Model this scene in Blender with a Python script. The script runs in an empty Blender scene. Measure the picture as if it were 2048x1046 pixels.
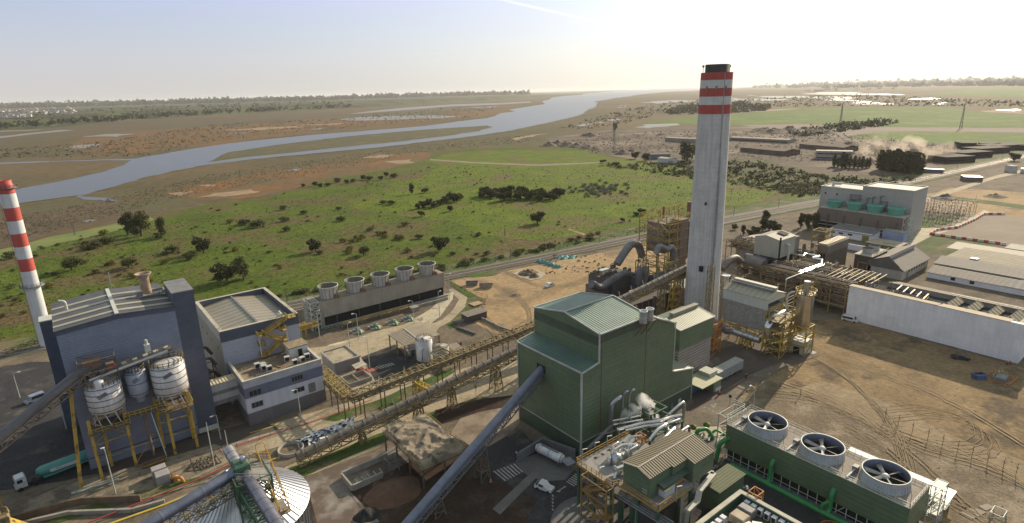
import bpy, math, random
from mathutils import Vector, Matrix, noise
from mathutils.geometry import tessellate_polygon
# ------------------------------------------------------------------ camera, sky, sun, exposure
SC = bpy.context.scene
COL = SC.collection
R = math.radians
FPX, CAMH, PITCH, ROLL, YAW = 1173.7, 85.0, R(16.18), R(1.49), R(37.85)
SUN_AZ, SUN_EL = R(11.8), R(24.5)
def yawed(a, b, c):
    ct, st = math.cos(YAW), math.sin(YAW)
    return Vector((a*ct+b*st, -a*st+b*ct, c))
_r0, _u0, _f0 = Vector((1,0,0)), Vector((0,math.sin(PITCH),math.cos(PITCH))), Vector((0,math.cos(PITCH),-math.sin(PITCH)))
_cr = _r0*math.cos(ROLL)-_u0*math.sin(ROLL); _cu = _r0*math.sin(ROLL)+_u0*math.cos(ROLL)
CR, CU, CF = yawed(*_cr), yawed(*_cu), yawed(*_f0)
cam = bpy.data.cameras.new('camera'); camo = bpy.data.objects.new('camera', cam); COL.objects.link(camo)
cam.lens = FPX/2048*36; cam.sensor_width = 36; cam.clip_start = 1; cam.clip_end = 90000
camo.matrix_world = Matrix(((CR.x,CU.x,-CF.x,0),(CR.y,CU.y,-CF.y,0),(CR.z,CU.z,-CF.z,CAMH),(0,0,0,1)))
SC.camera = camo
# world: Nishita sky with thin high cloud
W = bpy.data.worlds.new('World'); SC.world = W; W.use_nodes = True
nt = W.node_tree; N = nt.nodes; L = nt.links; N.clear()
out = N.new('ShaderNodeOutputWorld'); bg = N.new('ShaderNodeBackground'); sky = N.new('ShaderNodeTexSky')
sky.sky_type = 'NISHITA'; sky.sun_disc = False; sky.sun_elevation = SUN_EL; sky.sun_rotation = math.pi/2-SUN_AZ
sky.altitude = 85; sky.air_density = 1.0; sky.dust_density = .8; sky.ozone_density = 1.0
bg.inputs[1].default_value = 0.075
tc = N.new('ShaderNodeTexCoord'); mp = N.new('ShaderNodeMapping'); mp.inputs['Scale'].default_value = (1.2, 2.2, 9)
mp.inputs['Rotation'].default_value = (0, 0, R(25))
n1 = N.new('ShaderNodeTexNoise'); n1.inputs['Scale'].default_value = 1.6; n1.inputs['Detail'].default_value = 9; n1.inputs['Roughness'].default_value = .62
cr = N.new('ShaderNodeValToRGB'); cr.color_ramp.elements[0].position = .36; cr.color_ramp.elements[1].position = .72
cr.color_ramp.elements[0].color = (.5,.5,.5,1); cr.color_ramp.elements[1].color = (.92,.92,.92,1)
mx = N.new('ShaderNodeMixRGB')
L.new(tc.outputs['Generated'], mp.inputs[0]); L.new(mp.outputs[0], n1.inputs[0]); L.new(n1.outputs[0], cr.inputs[0])
def math_node(op, a, b=None, c=None, clamp=False):
    m = N.new('ShaderNodeMath'); m.operation = op; m.use_clamp = clamp
    for i, v in enumerate((a, b, c)):
        if v is None: continue
        if isinstance(v, (int, float)): m.inputs[i].default_value = v
        else: L.new(v, m.inputs[i])
    return m.outputs[0]
def raydir(px, py):
    x, y = (px-1024)/FPX, -(py-523)/FPX
    return (CR*x+CU*y+CF)
def vdot(vec):
    d = N.new('ShaderNodeVectorMath'); d.operation = 'DOT_PRODUCT'; L.new(tc.outputs['Generated'], d.inputs[0]); d.inputs[1].default_value = vec
    return d.outputs['Value']
# two faint aircraft trails high in the sky, great-circle streaks on the sky itself
trail = None
for a, b, w in (((980,-6),(1290,66),.0030),((1225,-4),(1395,54),.0022)):
    A, B = raydir(*a).normalized(), raydir(*b).normalized()
    nn = A.cross(B).normalized(); mid = (A+B).normalized(); half = A.dot(mid)
    band = math_node('SUBTRACT', 1, math_node('DIVIDE', math_node('ABSOLUTE', vdot(nn)), w), clamp=True)
    lim = math_node('MULTIPLY', math_node('SUBTRACT', vdot(mid), half), 1/(1-half)*1.6, clamp=True)
    t = math_node('MULTIPLY', math_node('MULTIPLY', band, lim), .5)
    trail = t if trail is None else math_node('ADD', trail, t)
sv = N.new('ShaderNodeSeparateColor'); L.new(cr.outputs[0], sv.inputs[0])
low = math_node('SUBTRACT', 1, math_node('MULTIPLY', math_node('ABSOLUTE', vdot((0,0,1))), 3.6), clamp=True)
fac = math_node('ADD', math_node('MAXIMUM', sv.outputs[0], math_node('MULTIPLY', low, .97)), trail, clamp=True)
glow = math_node('POWER', math_node('MAXIMUM', vdot((math.cos(SUN_EL)*math.cos(SUN_AZ), math.cos(SUN_EL)*math.sin(SUN_AZ), math.sin(SUN_EL))), 0), 4)
glow = math_node('ADD', glow, math_node('MULTIPLY', trail, .5))
cc = N.new('ShaderNodeCombineColor')
hi_ = math_node('MULTIPLY', math_node('SUBTRACT', vdot((0,0,1)), .17), 4, clamp=True)
for i_, (a_, k_) in enumerate(((4.35, 6.7), (4.95, 6.5), (9.3, 4.6))): L.new(math_node('MULTIPLY_ADD', hi_, (0, -.1, -4.6)[i_], math_node('MULTIPLY_ADD', glow, k_, math_node('MULTIPLY_ADD', low, (5.35, 5.2, 4.95)[i_]-a_, a_))), cc.inputs[i_])
L.new(cc.outputs[0], mx.inputs[2])
L.new(fac, mx.inputs[0]); L.new(sky.outputs[0], mx.inputs[1]); L.new(mx.outputs[0], bg.inputs[0]); L.new(bg.outputs[0], out.inputs[0])
# sun
sl = bpy.data.lights.new('sun', 'SUN'); sl.energy = 3.85; sl.angle = R(.6); sl.color = (1, .84, .62)
so = bpy.data.objects.new('sun', sl); COL.objects.link(so); so.location = (0, 0, 300)
sdir = Vector((math.cos(SUN_EL)*math.cos(SUN_AZ), math.cos(SUN_EL)*math.sin(SUN_AZ), math.sin(SUN_EL)))
so.rotation_euler = sdir.to_track_quat('Z', 'Y').to_euler()
vs = SC.view_settings; SC.display_settings.display_device = 'sRGB'; vs.view_transform = 'Standard'; vs.look = 'None'; vs.gamma = 1; vs.use_curve_mapping = False
vs.exposure = 0.7
SC.cycles.volume_bounces = 3; SC.cycles.max_bounces = 8
# ------------------------------------------------------------------ measuring: where a sight line meets a level, or a wall plane
def g(px, py, z=0.0):
    d = raydir(px, py); t = (z-CAMH)/d.z; return (d.x*t, d.y*t)
def on_v(px, py, v):
    d = raydir(px, py); t = v/d.y; return (d.x*t, CAMH+d.z*t)
def on_u(px, py, u):
    d = raydir(px, py); t = u/d.x; return (d.y*t, CAMH+d.z*t)
# ------------------------------------------------------------------ materials
MT = {}
def mat(name, c1, c2=None, sc=.5, rough=.8, metal=0, bump=0, bsc=None, rib=None, streak=0, spec=.5, c3=None, s3=.05, t3=.55, w3=.12, det=8, amt=1, grain=.07, pan=None):
    m = bpy.data.materials.new(name); m.use_nodes = True; MT[name] = m
    t = m.node_tree; n = t.nodes; l = t.links; b = n['Principled BSDF']
    b.inputs['Roughness'].default_value = rough; b.inputs['Metallic'].default_value = metal; b.inputs['Specular IOR Level'].default_value = spec
    pos = n.new('ShaderNodeNewGeometry').outputs['Position']
    def noise_(scale, detail=det, vec=pos, rough_=.6):
        k = n.new('ShaderNodeTexNoise'); k.inputs['Scale'].default_value = scale; k.inputs['Detail'].default_value = detail; k.inputs['Roughness'].default_value = rough_
        l.new(vec, k.inputs['Vector']); return k.outputs[0]
    def mixc(f, a, bb, mode='MIX'):
        k = n.new('ShaderNodeMixRGB'); k.blend_type = mode
        for i, v in enumerate((f, a, bb)):
            if isinstance(v, (int, float)): k.inputs[i].default_value = v
            elif isinstance(v, tuple): k.inputs[i].default_value = (*v, 1)
            else: l.new(v, k.inputs[i])
        return k.outputs[0]
    def mr(x, a, bb, c=0., d=1.):
        k = n.new('ShaderNodeMapRange'); l.new(x, k.inputs[0])
        for i, v in enumerate((a, bb, c, d)): k.inputs[i+1].default_value = v
        return k.outputs[0]
    c2 = c2 or tuple(x*.72 for x in c1)
    col = mixc(mr(noise_(sc), .35, .65, 0, amt), c1, c2)
    if c3:
        f = mr(noise_(s3, 10, pos, .65), t3-w3/2, t3+w3/2); col = mixc(f, col, c3)
    if grain:
        gr = mr(noise_(sc*9, 6, pos, .7), .3, .7, 1-grain, 1+grain); k = n.new('ShaderNodeVectorMath'); k.operation = 'SCALE'; l.new(col, k.inputs[0]); l.new(gr, k.inputs['Scale']); col = k.outputs[0]
    if pan:
        k = n.new('ShaderNodeVectorMath'); k.operation = 'MULTIPLY'; l.new(pos, k.inputs[0]); k.inputs[1].default_value = tuple(1/x for x in pan[:3]); fl = n.new('ShaderNodeVectorMath'); fl.operation = 'FLOOR'; l.new(k.outputs[0], fl.inputs[0]); wn = n.new('ShaderNodeTexWhiteNoise'); l.new(fl.outputs[0], wn.inputs['Vector']); k = n.new('ShaderNodeVectorMath'); k.operation = 'SCALE'; l.new(col, k.inputs[0]); l.new(mr(wn.outputs['Value'], 0, 1, 1-pan[3], 1+pan[3]*.6), k.inputs['Scale']); col = k.outputs[0]
    if streak:
        k = n.new('ShaderNodeVectorMath'); k.operation = 'MULTIPLY'; l.new(pos, k.inputs[0]); k.inputs[1].default_value = (1.3, 1.3, .06)
        f = mr(noise_(1.0, 6, k.outputs[0]), .4, .8, 0, streak); col = mixc(f, col, tuple(x*.35 for x in c1))
    h = None
    if bump:
        h = noise_(bsc or sc*6, 8)
        bn = n.new('ShaderNodeBump'); bn.inputs['Strength'].default_value = 1; bn.inputs['Distance'].default_value = bump
        l.new(h, bn.inputs['Height']); last = bn.outputs[0]
    else: last = None
    if rib:
        ax, per, dep, dark = rib
        d = n.new('ShaderNodeVectorMath'); d.operation = 'DOT_PRODUCT'; l.new(pos, d.inputs[0]); d.inputs[1].default_value = tuple(a*2*math.pi/per for a in ax)
        s = n.new('ShaderNodeMath'); s.operation = 'SINE'; l.new(d.outputs['Value'], s.inputs[0])
        bn = n.new('ShaderNodeBump'); bn.inputs['Distance'].default_value = dep; l.new(s.outputs[0], bn.inputs['Height'])
        if last: l.new(last, bn.inputs['Normal'])
        last = bn.outputs[0]
        if dark: col = mixc(mr(s.outputs[0], -.2, .9, 0, dark), col, tuple(x*.4 for x in c1))
    if last: l.new(last, b.inputs['Normal'])
    l.new(col, b.inputs['Base Color'])
    return m
U_, V_, Z_ = (1,0,0), (0,1,0), (0,0,1)
GREEN = mat('green_cladding', (.132,.178,.104), (.106,.148,.088), .10, .5, 0, rib=(Z_, 1.1, .015, .04), streak=.22, grain=.1, pan=(4.1,4.1,1.1,.07))
GREEND = mat('dark_green_band', (.066,.10,.066), None, .2, .5)
GROOF = mat('green_ribbed_roof', (.115,.185,.150), (.09,.15,.125), .15, .45, .15, rib=(U_, .8, .05, .35), pan=(2.1,2.9,9,.10))
GROOFL = mat('pale_green_ribbed_roof', (.15,.165,.085), (.12,.13,.07), .3, .75, 0, rib=(V_, .62, .07, .6))
OROOF = mat('olive_ribbed_roof', (.165,.14,.088), (.13,.11,.07), .3, .75, 0, rib=(U_, .62, .07, .6))
TRIM = mat('white_trim', (.47,.49,.45), None, .5, .5)
BLUEG = mat('blue_grey_cladding', (.215,.245,.325), (.185,.215,.29), .15, .55, rib=(Z_, .6, .015, .08), streak=.15, pan=(4.1,4.1,1.1,.07))
DKBLUE = mat('dark_slate_cladding', (.085,.10,.145), (.07,.085,.12), .2, .55, rib=(Z_, .7, .015, .1), pan=(4.1,4.1,1.1,.07))
MIDBLUE = mat('mid_blue_band', (.13,.155,.225), None, .2, .6)
SLROOF = mat('slate_roof', (0.099,0.096,0.102), (0.074,0.071,0.077), .2, .55, rib=(V_, .9, .03, .12), pan=(2.1,2.9,9,.10))
SKYL = mat('translucent_roof_strip', (.38,.37,.27), (.30,.29,.22), .4, .5, rib=(V_, .9, .02, .08))
PALE = mat('pale_cladding', (0.546,0.559,0.494), (0.468,0.481,0.429), .25, .6, streak=.25)
PALEROOF = mat('pale_tan_roof', (.36,.33,.25), (.30,.27,.20), .3, .45, .1, rib=(V_, 1.9, .10, .30))
CONC = mat('concrete', (.33,.31,.275), (.24,.225,.20), .5, .9, bump=.02, streak=.3)
CONCL = mat('light_concrete', (.46,.43,.36), (.36,.33,.27), .35, .9, bump=.01, c3=(.20,.18,.15), s3=.25, t3=.62)
CHIM = mat('chimney_concrete', (.57,.56,.54), (.47,.465,.45), .25, .9, bump=.015, streak=.55, rib=(Z_, 1.6, .01, .05), grain=.12)
RED = mat('red_band_paint', (.42,.075,.06), (.34,.06,.05), .6, .7, streak=.3)
WBAND = mat('white_band_paint', (.60,.60,.58), (.50,.50,.48), .6, .7, streak=.4)
WHITE = mat('white_paint', (.64,.65,.66), (.55,.56,.57), .4, .6, streak=.25)
TANKW = mat('white_tank_paint', (0.690,0.701,0.713), (0.529,0.517,0.506), .5, .45, streak=.5)
WWALL = mat('whitewashed_wall', (.80,.79,.80), (.73,.73,.745), .05, .85, streak=.22, pan=(5.2,5.2,2.6,.06))
STEEL = mat('galvanised_steel', (.50,.51,.53), (.40,.41,.43), .8, .32, .85)
SHINY = mat('aluminium_lagging', (.72,.71,.70), (.60,.59,.58), 1.2, .27, .92)
GREYST = mat('grey_painted_steel', (.22,.225,.23), (.15,.15,.155), .6, .6, .2, streak=.3)
DUCT = mat('dull_grey_duct', (.24,.235,.235), (.17,.165,.16), .4, .55, .35, streak=.4)
YEL = mat('yellow_steel', (.50,.34,.045), (.36,.24,.05), .6, .6, c3=(.16,.10,.05), s3=.5, t3=.58)
YELD = mat('weathered_yellow_steel', (.34,.26,.10), (.22,.17,.09), .7, .7, c3=(.10,.075,.05), s3=.6, t3=.55)
ORANGE = mat('orange_steel', (.50,.22,.045), (.42,.15,.04), .8, .6)
RUST = mat('rusty_steel', (.20,.125,.08), (.13,.085,.06), .6, .85, bump=.01, streak=.3)
BROWN = mat('dirty_brown_steel', (.17,.135,.10), (.11,.09,.075), .5, .85, streak=.4)
DUCTB = mat('weathered_conveyor_cover', (.20,.17,.14), (.13,.11,.09), .7, .75, .1, c3=(.09,.07,.055), s3=.9, t3=.56)
CONVB = mat('blue_grey_conveyor_cover', (.19,.205,.26), (.14,.155,.20), .5, .5, .35)
DARK = mat('dark_opening', (.018,.018,.020), None, .5, .9)
GLASS = mat('dark_window_glass', (.03,.035,.045), None, 1, .12)
BEIGE = mat('beige_tower_panel', (0.345,0.319,0.267), (0.293,0.267,0.221), .2, .8, streak=.35, rib=(U_, 1.2, .01, .1), pan=(5.2,5.2,2.6,.06))
BEIGEV = mat('beige_tower_panel_side', (0.351,0.319,0.260), (0.293,0.267,0.221), .2, .8, streak=.35, rib=(V_, 1.2, .01, .1))
BEIGEROOF = mat('beige_flat_roof', (.36,.31,.22), (.27,.23,.17), .4, .9, c3=(.18,.15,.11), s3=.2, t3=.6)
TANROOF = mat('tan_roof_cover', (0.247,0.207,0.155), (0.207,0.172,0.132), .4, .8, rib=(U_, 1.0, .02, .15))
FRP = mat('weathered_white_fibreglass', (.47,.46,.43), (.36,.35,.32), .7, .6, streak=.45)
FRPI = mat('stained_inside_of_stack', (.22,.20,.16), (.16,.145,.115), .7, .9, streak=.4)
TURQ = mat('turquoise_fibreglass', (.135,.42,.32), (.11,.35,.27), .6, .5, streak=.2)
GPIPE = mat('bright_green_pipe', (.045,.26,.085), (.035,.20,.07), .5, .45)
GSTEEL = mat('green_steel', (.06,.13,.08), None, .8, .6)
WOOD = mat('timber', (.25,.17,.10), None, .8, .85)
ASB = mat('corrugated_asbestos_roof', (.245,.21,.155), (.17,.145,.11), .35, .9, rib=(V_, 1.1, .06, .35), c3=(.13,.11,.085), s3=.3, t3=.56, pan=(2.1,2.9,9,.10))
ASBD = mat('dark_sheet_roof', (.105,.092,.08), (.08,.07,.06), .25, .75, rib=(U_, 1.1, .04, .2), c3=(.075,.07,.065), s3=.15, t3=.58, pan=(2.1,2.9,9,.10))
ASBT = mat('tan_sheet_roof', (.30,.26,.18), (.24,.20,.145), .3, .85, rib=(U_, 2.4, .06, .5), pan=(2.1,2.9,9,.10))
TARP = mat('sandy_tarpaulin', (.25,.205,.14), (.17,.135,.095), .5, .8, bump=.12, bsc=1.2, c3=(.085,.07,.055), s3=.28, t3=.56, w3=.06, grain=.2)
SOILP = mat('wood_chip_pile', (.125,.07,.042), (.085,.05,.032), .8, .95, bump=.12, bsc=3, grain=.35)
BRICKP = mat('pale_precast_lattice', (.36,.32,.28), (.28,.245,.215), .7, .9, rib=(Z_, .9, .1, .4))
TEAL = mat('teal_tarpaulin', (.08,.30,.27), (.06,.22,.2), .8, .6)
CAB = mat('vehicle_white', (.66,.66,.66), None, 1, .3)
TEALTR = mat('trailer_teal', (.085,.31,.27), (.07,.26,.23), .8, .4)
TYRE = mat('black_rubber', (.02,.02,.02), None, 1, .85)
BLUE = mat('blue_paint', (.06,.13,.32), (.05,.10,.25), .8, .5)
BTARP = mat('blue_sheeting', (.09,.19,.36), (.07,.15,.28), .7, .6, streak=.3, rib=(Z_, 3.2, .05, .5))
SKIN = mat('skin', (.42,.25,.18), None, 1, .6)
HIVIS = mat('orange_workwear', (.75,.22,.05), None, 1, .7)
HIVISG = mat('lime_workwear', (.50,.66,.10), None, 1, .7)
NAVY = mat('navy_workwear', (.035,.045,.09), None, 1, .8)
LENS_ = mat('lamp_lens', (.75,.75,.72), None, 1, .3)
SANDP = mat('sand_pile', (.17,.125,.085), (.12,.09,.065), .4, .95, bump=.15, bsc=1.5, grain=.35)
RUBBLE = mat('rubble', (.16,.12,.095), (.09,.07,.055), .4, .95, bump=.3, bsc=1.2, grain=.35)
GRAVEL = mat('ballast', (.17,.145,.115), (.11,.095,.08), .8, .95, bump=.05, bsc=5, grain=.35)
LEAF = mat('dark_foliage', (.12,.115,.045), (.04,.045,.02), .9, .8, spec=.2, grain=.3)
LEAFG = mat('mid_foliage', (.13,.135,.045), (.06,.068,.024), .9, .8, spec=.2)
LEAFO = mat('golden_bush_foliage', (.19,.15,.028), (.10,.095,.026), .8, .8, spec=.2)
LEAFS = mat('silvery_bush_foliage', (.20,.21,.15), (.13,.14,.09), .8, .8, spec=.2)
BARK = mat('bark', (.11,.085,.065), None, 1, .95)
# ------------------------------------------------------------------ mesh builder
class MB:
    def __init__(s): s.v = []; s.f = []; s.sm = []
    def add(s, vs, fs, smooth=False):
        o = len(s.v); s.v += [tuple(a) for a in vs]; s.f += [tuple(i+o for i in f) for f in fs]; s.sm += [smooth]*len(fs); return s
    def box(s, x0, x1, y0, y1, z0, z1):
        return s.add([(x0,y0,z0),(x1,y0,z0),(x1,y1,z0),(x0,y1,z0),(x0,y0,z1),(x1,y0,z1),(x1,y1,z1),(x0,y1,z1)],
                     [(0,3,2,1),(4,5,6,7),(0,1,5,4),(1,2,6,5),(2,3,7,6),(3,0,4,7)])
    def bev(s, x0, x1, y0, y1, z0, z1, b):
        return s.add([(x0,y0,z0),(x1,y0,z0),(x1,y1,z0),(x0,y1,z0),(x0,y0,z1-b),(x1,y0,z1-b),(x1,y1,z1-b),(x0,y1,z1-b),(x0+b,y0+b,z1),(x1-b,y0+b,z1),(x1-b,y1-b,z1),(x0+b,y1-b,z1)],
                     [(0,3,2,1),(0,1,5,4),(1,2,6,5),(2,3,7,6),(3,0,4,7),(4,5,9,8),(5,6,10,9),(6,7,11,10),(7,4,8,11),(8,9,10,11)])
    def quad(s, *p): return s.add(p, [tuple(range(len(p)))])
    def slab(s, p, t):
        n = len(p); q = [(a[0],a[1],a[2]-t) for a in p]
        return s.add(list(p)+q, [tuple(range(n)), tuple(reversed(range(n,2*n)))]+[(i,i+n,(i+1)%n+n,(i+1)%n) for i in range(n)])
    def ext_u(s, prof, u0, u1):   # profile in (v, z)
        n = len(prof); return s.add([(u0,a,b) for a,b in prof]+[(u1,a,b) for a,b in prof], [tuple(range(n)), tuple(reversed(range(n,2*n)))]+[(i,i+n,(i+1)%n+n,(i+1)%n) for i in range(n)])
    def ext_v(s, prof, v0, v1):   # profile in (u, z)
        n = len(prof); return s.add([(a,v0,b) for a,b in prof]+[(a,v1,b) for a,b in prof], [tuple(range(n)), tuple(reversed(range(n,2*n)))]+[(i,i+n,(i+1)%n+n,(i+1)%n) for i in range(n)])
    def prism(s, poly, z0, z1):
        n = len(poly); return s.add([(a,b,z0) for a,b in poly]+[(a,b,z1) for a,b in poly], [tuple(range(n)), tuple(reversed(range(n,2*n)))]+[(i,i+n,(i+1)%n+n,(i+1)%n) for i in range(n)])
    def bar(s, p, q, w=.15, h=None):
        p, q = Vector(p), Vector(q); h = h or w; d = q-p
        if d.length < 1e-6: return s
        d.normalize(); up = Vector((0,0,1)) if abs(d.z) < .95 else Vector((1,0,0))
        a = d.cross(up).normalized()*w/2; b = a.cross(d).normalized()*h/2
        return s.add([p-a-b,p+a-b,p+a+b,p-a+b,q-a-b,q+a-b,q+a+b,q-a+b], [(0,3,2,1),(4,5,6,7),(0,1,5,4),(1,2,6,5),(2,3,7,6),(3,0,4,7)])
    def lathe(s, c, prof, n=24, cap=True, smooth=True):   # prof [(r, z)]
        vs = []; fs = []; k = len(prof)
        for r, z in prof:
            for i in range(n): a = 2*math.pi*i/n; vs.append((c[0]+r*math.cos(a), c[1]+r*math.sin(a), z))
        for j in range(k-1):
            for i in range(n): fs.append((j*n+i, j*n+(i+1)%n, (j+1)*n+(i+1)%n, (j+1)*n+i))
        s.add(vs, fs, smooth)
        if cap:
            if prof[0][0] > .01: s.add(vs[:n], [tuple(reversed(range(n)))])
            if prof[-1][0] > .01: s.add(vs[-n:], [tuple(range(n))])
        return s
    def tube(s, pts, r, n=10, rad=0, cap=True, rr=None):
        P = [Vector(p) for p in pts]
        if rad: P = fillet(P, rad)
        T = []
        for i in range(len(P)):
            a = P[max(i-1,0)]; b = P[min(i+1,len(P)-1)]; T.append((b-a).normalized())
        up = Vector((0,0,1)) if abs(T[0].z) < .9 else Vector((1,0,0))
        x = T[0].cross(up).normalized(); vs = []
        for i, p in enumerate(P):
            x = (x - T[i]*x.dot(T[i])).normalized(); y = T[i].cross(x); q = r if rr is None else rr[i] if isinstance(rr, list) else r
            for k in range(n): a = 2*math.pi*k/n; vs.append(p+x*q*math.cos(a)+y*q*math.sin(a))
        fs = [(j*n+k, j*n+(k+1)%n, (j+1)*n+(k+1)%n, (j+1)*n+k) for j in range(len(P)-1) for k in range(n)]
        s.add(vs, fs, True)
        if cap: s.add(vs[:n], [tuple(reversed(range(n)))]); s.add(vs[-n:], [tuple(range(n))])
        return s
    def rail(s, pts, h=1.1, step=1.6, w=.07):
        for a, b in zip(pts, pts[1:]):
            a, b = Vector(a), Vector(b); n = max(1, int((b-a).length/step))
            for i in range(n+1): p = a.lerp(b, i/n); s.bar(p, p+Vector((0,0,h)), w)
            for k in (.5, 1): s.bar(a+Vector((0,0,h*k)), b+Vector((0,0,h*k)), w)
        return s
    def truss(s, a, b, w, h, n, t=.14):   # box girder from a to b (centre of its bottom), width w, height h
        a, b = Vector(a), Vector(b); d = (b-a).normalized(); x = d.cross(Vector((0,0,1))).normalized()*w/2; z = Vector((0,0,h))
        for sx in (-1, 1):
            for zz in (0, 1): s.bar(a+x*sx+z*zz, b+x*sx+z*zz, t*1.3)
            for i in range(n+1):
                p = a.lerp(b, i/n)+x*sx; s.bar(p, p+z, t)
                if i < n:
                    q = a.lerp(b, (i+1)/n)+x*sx
                    if i % 2: s.bar(p, q+z, t)
                    else: s.bar(p+z, q, t)
        for i in range(n+1):
            p = a.lerp(b, i/n); s.bar(p-x, p+x, t); s.bar(p-x+z, p+x+z, t)
            if i < n: q = a.lerp(b, (i+1)/n); s.bar(p-x, q+x, t*.8); s.bar(p-x+z, q+x+z, t*.8)
        return s
    def tower(s, x0, x1, y0, y1, z0, z1, n, t=.2, top=1.0, brace=True):
        cx, cy = (x0+x1)/2, (y0+y1)/2
        def c(i, f): k = 1+(top-1)*f; X, Y = ((x0,y0),(x1,y0),(x1,y1),(x0,y1))[i]; return Vector((cx+(X-cx)*k, cy+(Y-cy)*k, z0+(z1-z0)*f))
        for i in range(4): s.bar(c(i,0), c(i,1), t*1.4)
        for j in range(n):
            for i in range(4):
                k = (i+1) % 4; s.bar(c(i,(j+1)/n), c(k,(j+1)/n), t)
                if brace:
                    s.bar(c(i,j/n), c(k,(j+1)/n), t*.8)
                    if brace == 2: s.bar(c(k,j/n), c(i,(j+1)/n), t*.8)
        return s
    def parts(s, name, m, parent):
        up = list(range(len(s.v)))
        def fd(i):
            while up[i] != i: up[i] = up[up[i]]; i = up[i]
            return i
        for f in s.f:
            for j in f[1:]: up[fd(j)] = fd(f[0])
        grp = {}
        for f, q in zip(s.f, s.sm): grp.setdefault(fd(f[0]), []).append((f, q))
        for fs in grp.values():
            b = MB(); ix = sorted({i for f, _ in fs for i in f}); mp_ = {i: k for k, i in enumerate(ix)}; b.v = [s.v[i] for i in ix]; b.f = [tuple(mp_[i] for i in f) for f, _ in fs]; b.sm = [q for _, q in fs]; b.build(name, m, parent)
    def build(s, name, m, parent=None, **kw):
        me = bpy.data.meshes.new(name); o = ORG.get(parent, Vector((0,0,0))) if parent else Vector(kw.get('at', (0,0,0)))
        me.from_pydata([(v[0]-o.x, v[1]-o.y, v[2]-o.z) for v in s.v], [], s.f)
        if any(s.sm): me.polygons.foreach_set('use_smooth', s.sm)
        for mm in (m if isinstance(m, (list, tuple)) else [m]): me.materials.append(mm)
        me.update(); ob = bpy.data.objects.new(name, me); COL.objects.link(ob)
        if parent: ob.parent = parent; ORG[ob] = o
        else: ob.location = o; ORG[ob] = o
        if 'label' in kw: ob['label'] = kw['label']
        if 'cat' in kw: ob['category'] = kw['cat']
        if 'group' in kw: ob['group'] = kw['group']
        if 'kind' in kw: ob['kind'] = kw['kind']
        return ob
ORG = {}
def fillet(P, rad):
    out_ = [P[0]]
    for i in range(1, len(P)-1):
        a, b, c = P[i-1], P[i], P[i+1]; d1 = (a-b); d2 = (c-b); r = min(rad, d1.length*.48, d2.length*.48)
        p, q = b+d1.normalized()*r, b+d2.normalized()*r
        for k in range(6): t = k/5; out_.append(p*(1-t)**2+b*2*t*(1-t)+q*t*t)
    return out_+[P[-1]]
def thing(name, label, cat, loc=(0,0,0), group=None, rz=0):
    o = bpy.data.objects.new(name, None); COL.objects.link(o); o.location = loc; o.rotation_euler = (0,0,rz); o.empty_display_size = .5
    o['label'] = label; o['category'] = cat
    if group: o['group'] = group
    ORG[o] = Vector((0,0,0)) if rz or group == 'local' else Vector(loc)
    return o
def proto(name, label, cat, group=None):      # parts modelled round the origin, moved afterwards
    o = thing(name, label, cat, (0,0,0), group); ORG[o] = Vector((0,0,0)); return o
def dup(root, loc, rz=0, label=None, group=None, sc=None):
    def cp(o, par):
        c = o.copy(); COL.objects.link(c)
        if par: c.parent = par
        for ch in KIDS(o): cp(ch, c)
        return c
    r = cp(root, None); r.location = loc; r.rotation_euler = (0,0,rz)
    if sc: r.scale = sc if isinstance(sc, tuple) else (sc,sc,sc)
    if label: r['label'] = label
    if group: r['group'] = group
    return r
def KIDS(o): return [c for c in o.children]
def place(root, loc, rz=0, sc=None):
    root.location = loc; root.rotation_euler = (0,0,rz)
    if sc: root.scale = sc if isinstance(sc, tuple) else (sc,sc,sc)
    return root
# ------------------------------------------------------------------ land
rnd = random.Random(7)
GRASS = mat('field_grass', (.090,.122,.015), (.060,.088,.013), .03, .95, bump=.5, bsc=.45, c3=(.115,.085,.042), s3=.022, t3=.54, w3=.14, spec=.1, grain=.42)
GRASSN = mat('rough_grass', (.075,.115,.028), (.055,.08,.025), .12, .95, bump=.2, bsc=1.2, c3=(.15,.125,.075), s3=.09, t3=.55, w3=.1, spec=.15, grain=.28)
MARSH = mat('salt_marsh', (.112,.094,.050), (.082,.074,.038), .008, .95, bump=.3, bsc=.12, c3=(.13,.095,.052), s3=.0016, t3=.52, w3=.1, spec=.1, grain=.28)
MARSHD = mat('salt_marsh_brown', (.125,.092,.060), (.09,.07,.046), .02, .95, bump=.3, bsc=.2, c3=(.10,.098,.05), s3=.01, t3=.55, spec=.1, grain=.28)
MARSHO = mat('olive_marsh', (.105,.098,.052), (.08,.076,.042), .02, .95, bump=.3, bsc=.25, c3=(.145,.115,.06), s3=.02, t3=.56, spec=.1, grain=.28)
RUSTM = mat('rust_marsh', (.19,.10,.042), (.125,.085,.042), .012, .95, bump=.2, bsc=.2, c3=(.12,.095,.055), s3=.02, t3=.54, spec=.1, grain=.28)
SANDM = mat('pale_sand_flat', (.32,.24,.16), (.25,.18,.12), .02, .95, spec=.1, grain=.28)
WATER = mat('estuary_water', (.052,.056,.048), (.042,.046,.040), .004, .28, bump=.3, bsc=.12, spec=.34, grain=.28)
POOL = mat('shallow_pool', (.20,.19,.175), (.15,.145,.135), .02, .45, spec=.3, grain=.28)
CROP = mat('crop_green', (.085,.135,.022), (.07,.115,.02), .004, .95, bump=.1, bsc=.3, c3=(.11,.16,.04), s3=.01, t3=.56, spec=.1, grain=.28)
SCRUB = mat('scrub_ground', (.075,.085,.035), (.11,.09,.055), .03, .95, bump=.5, bsc=.3, c3=(.05,.06,.026), s3=.05, t3=.55, spec=.1, grain=.28)
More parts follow.
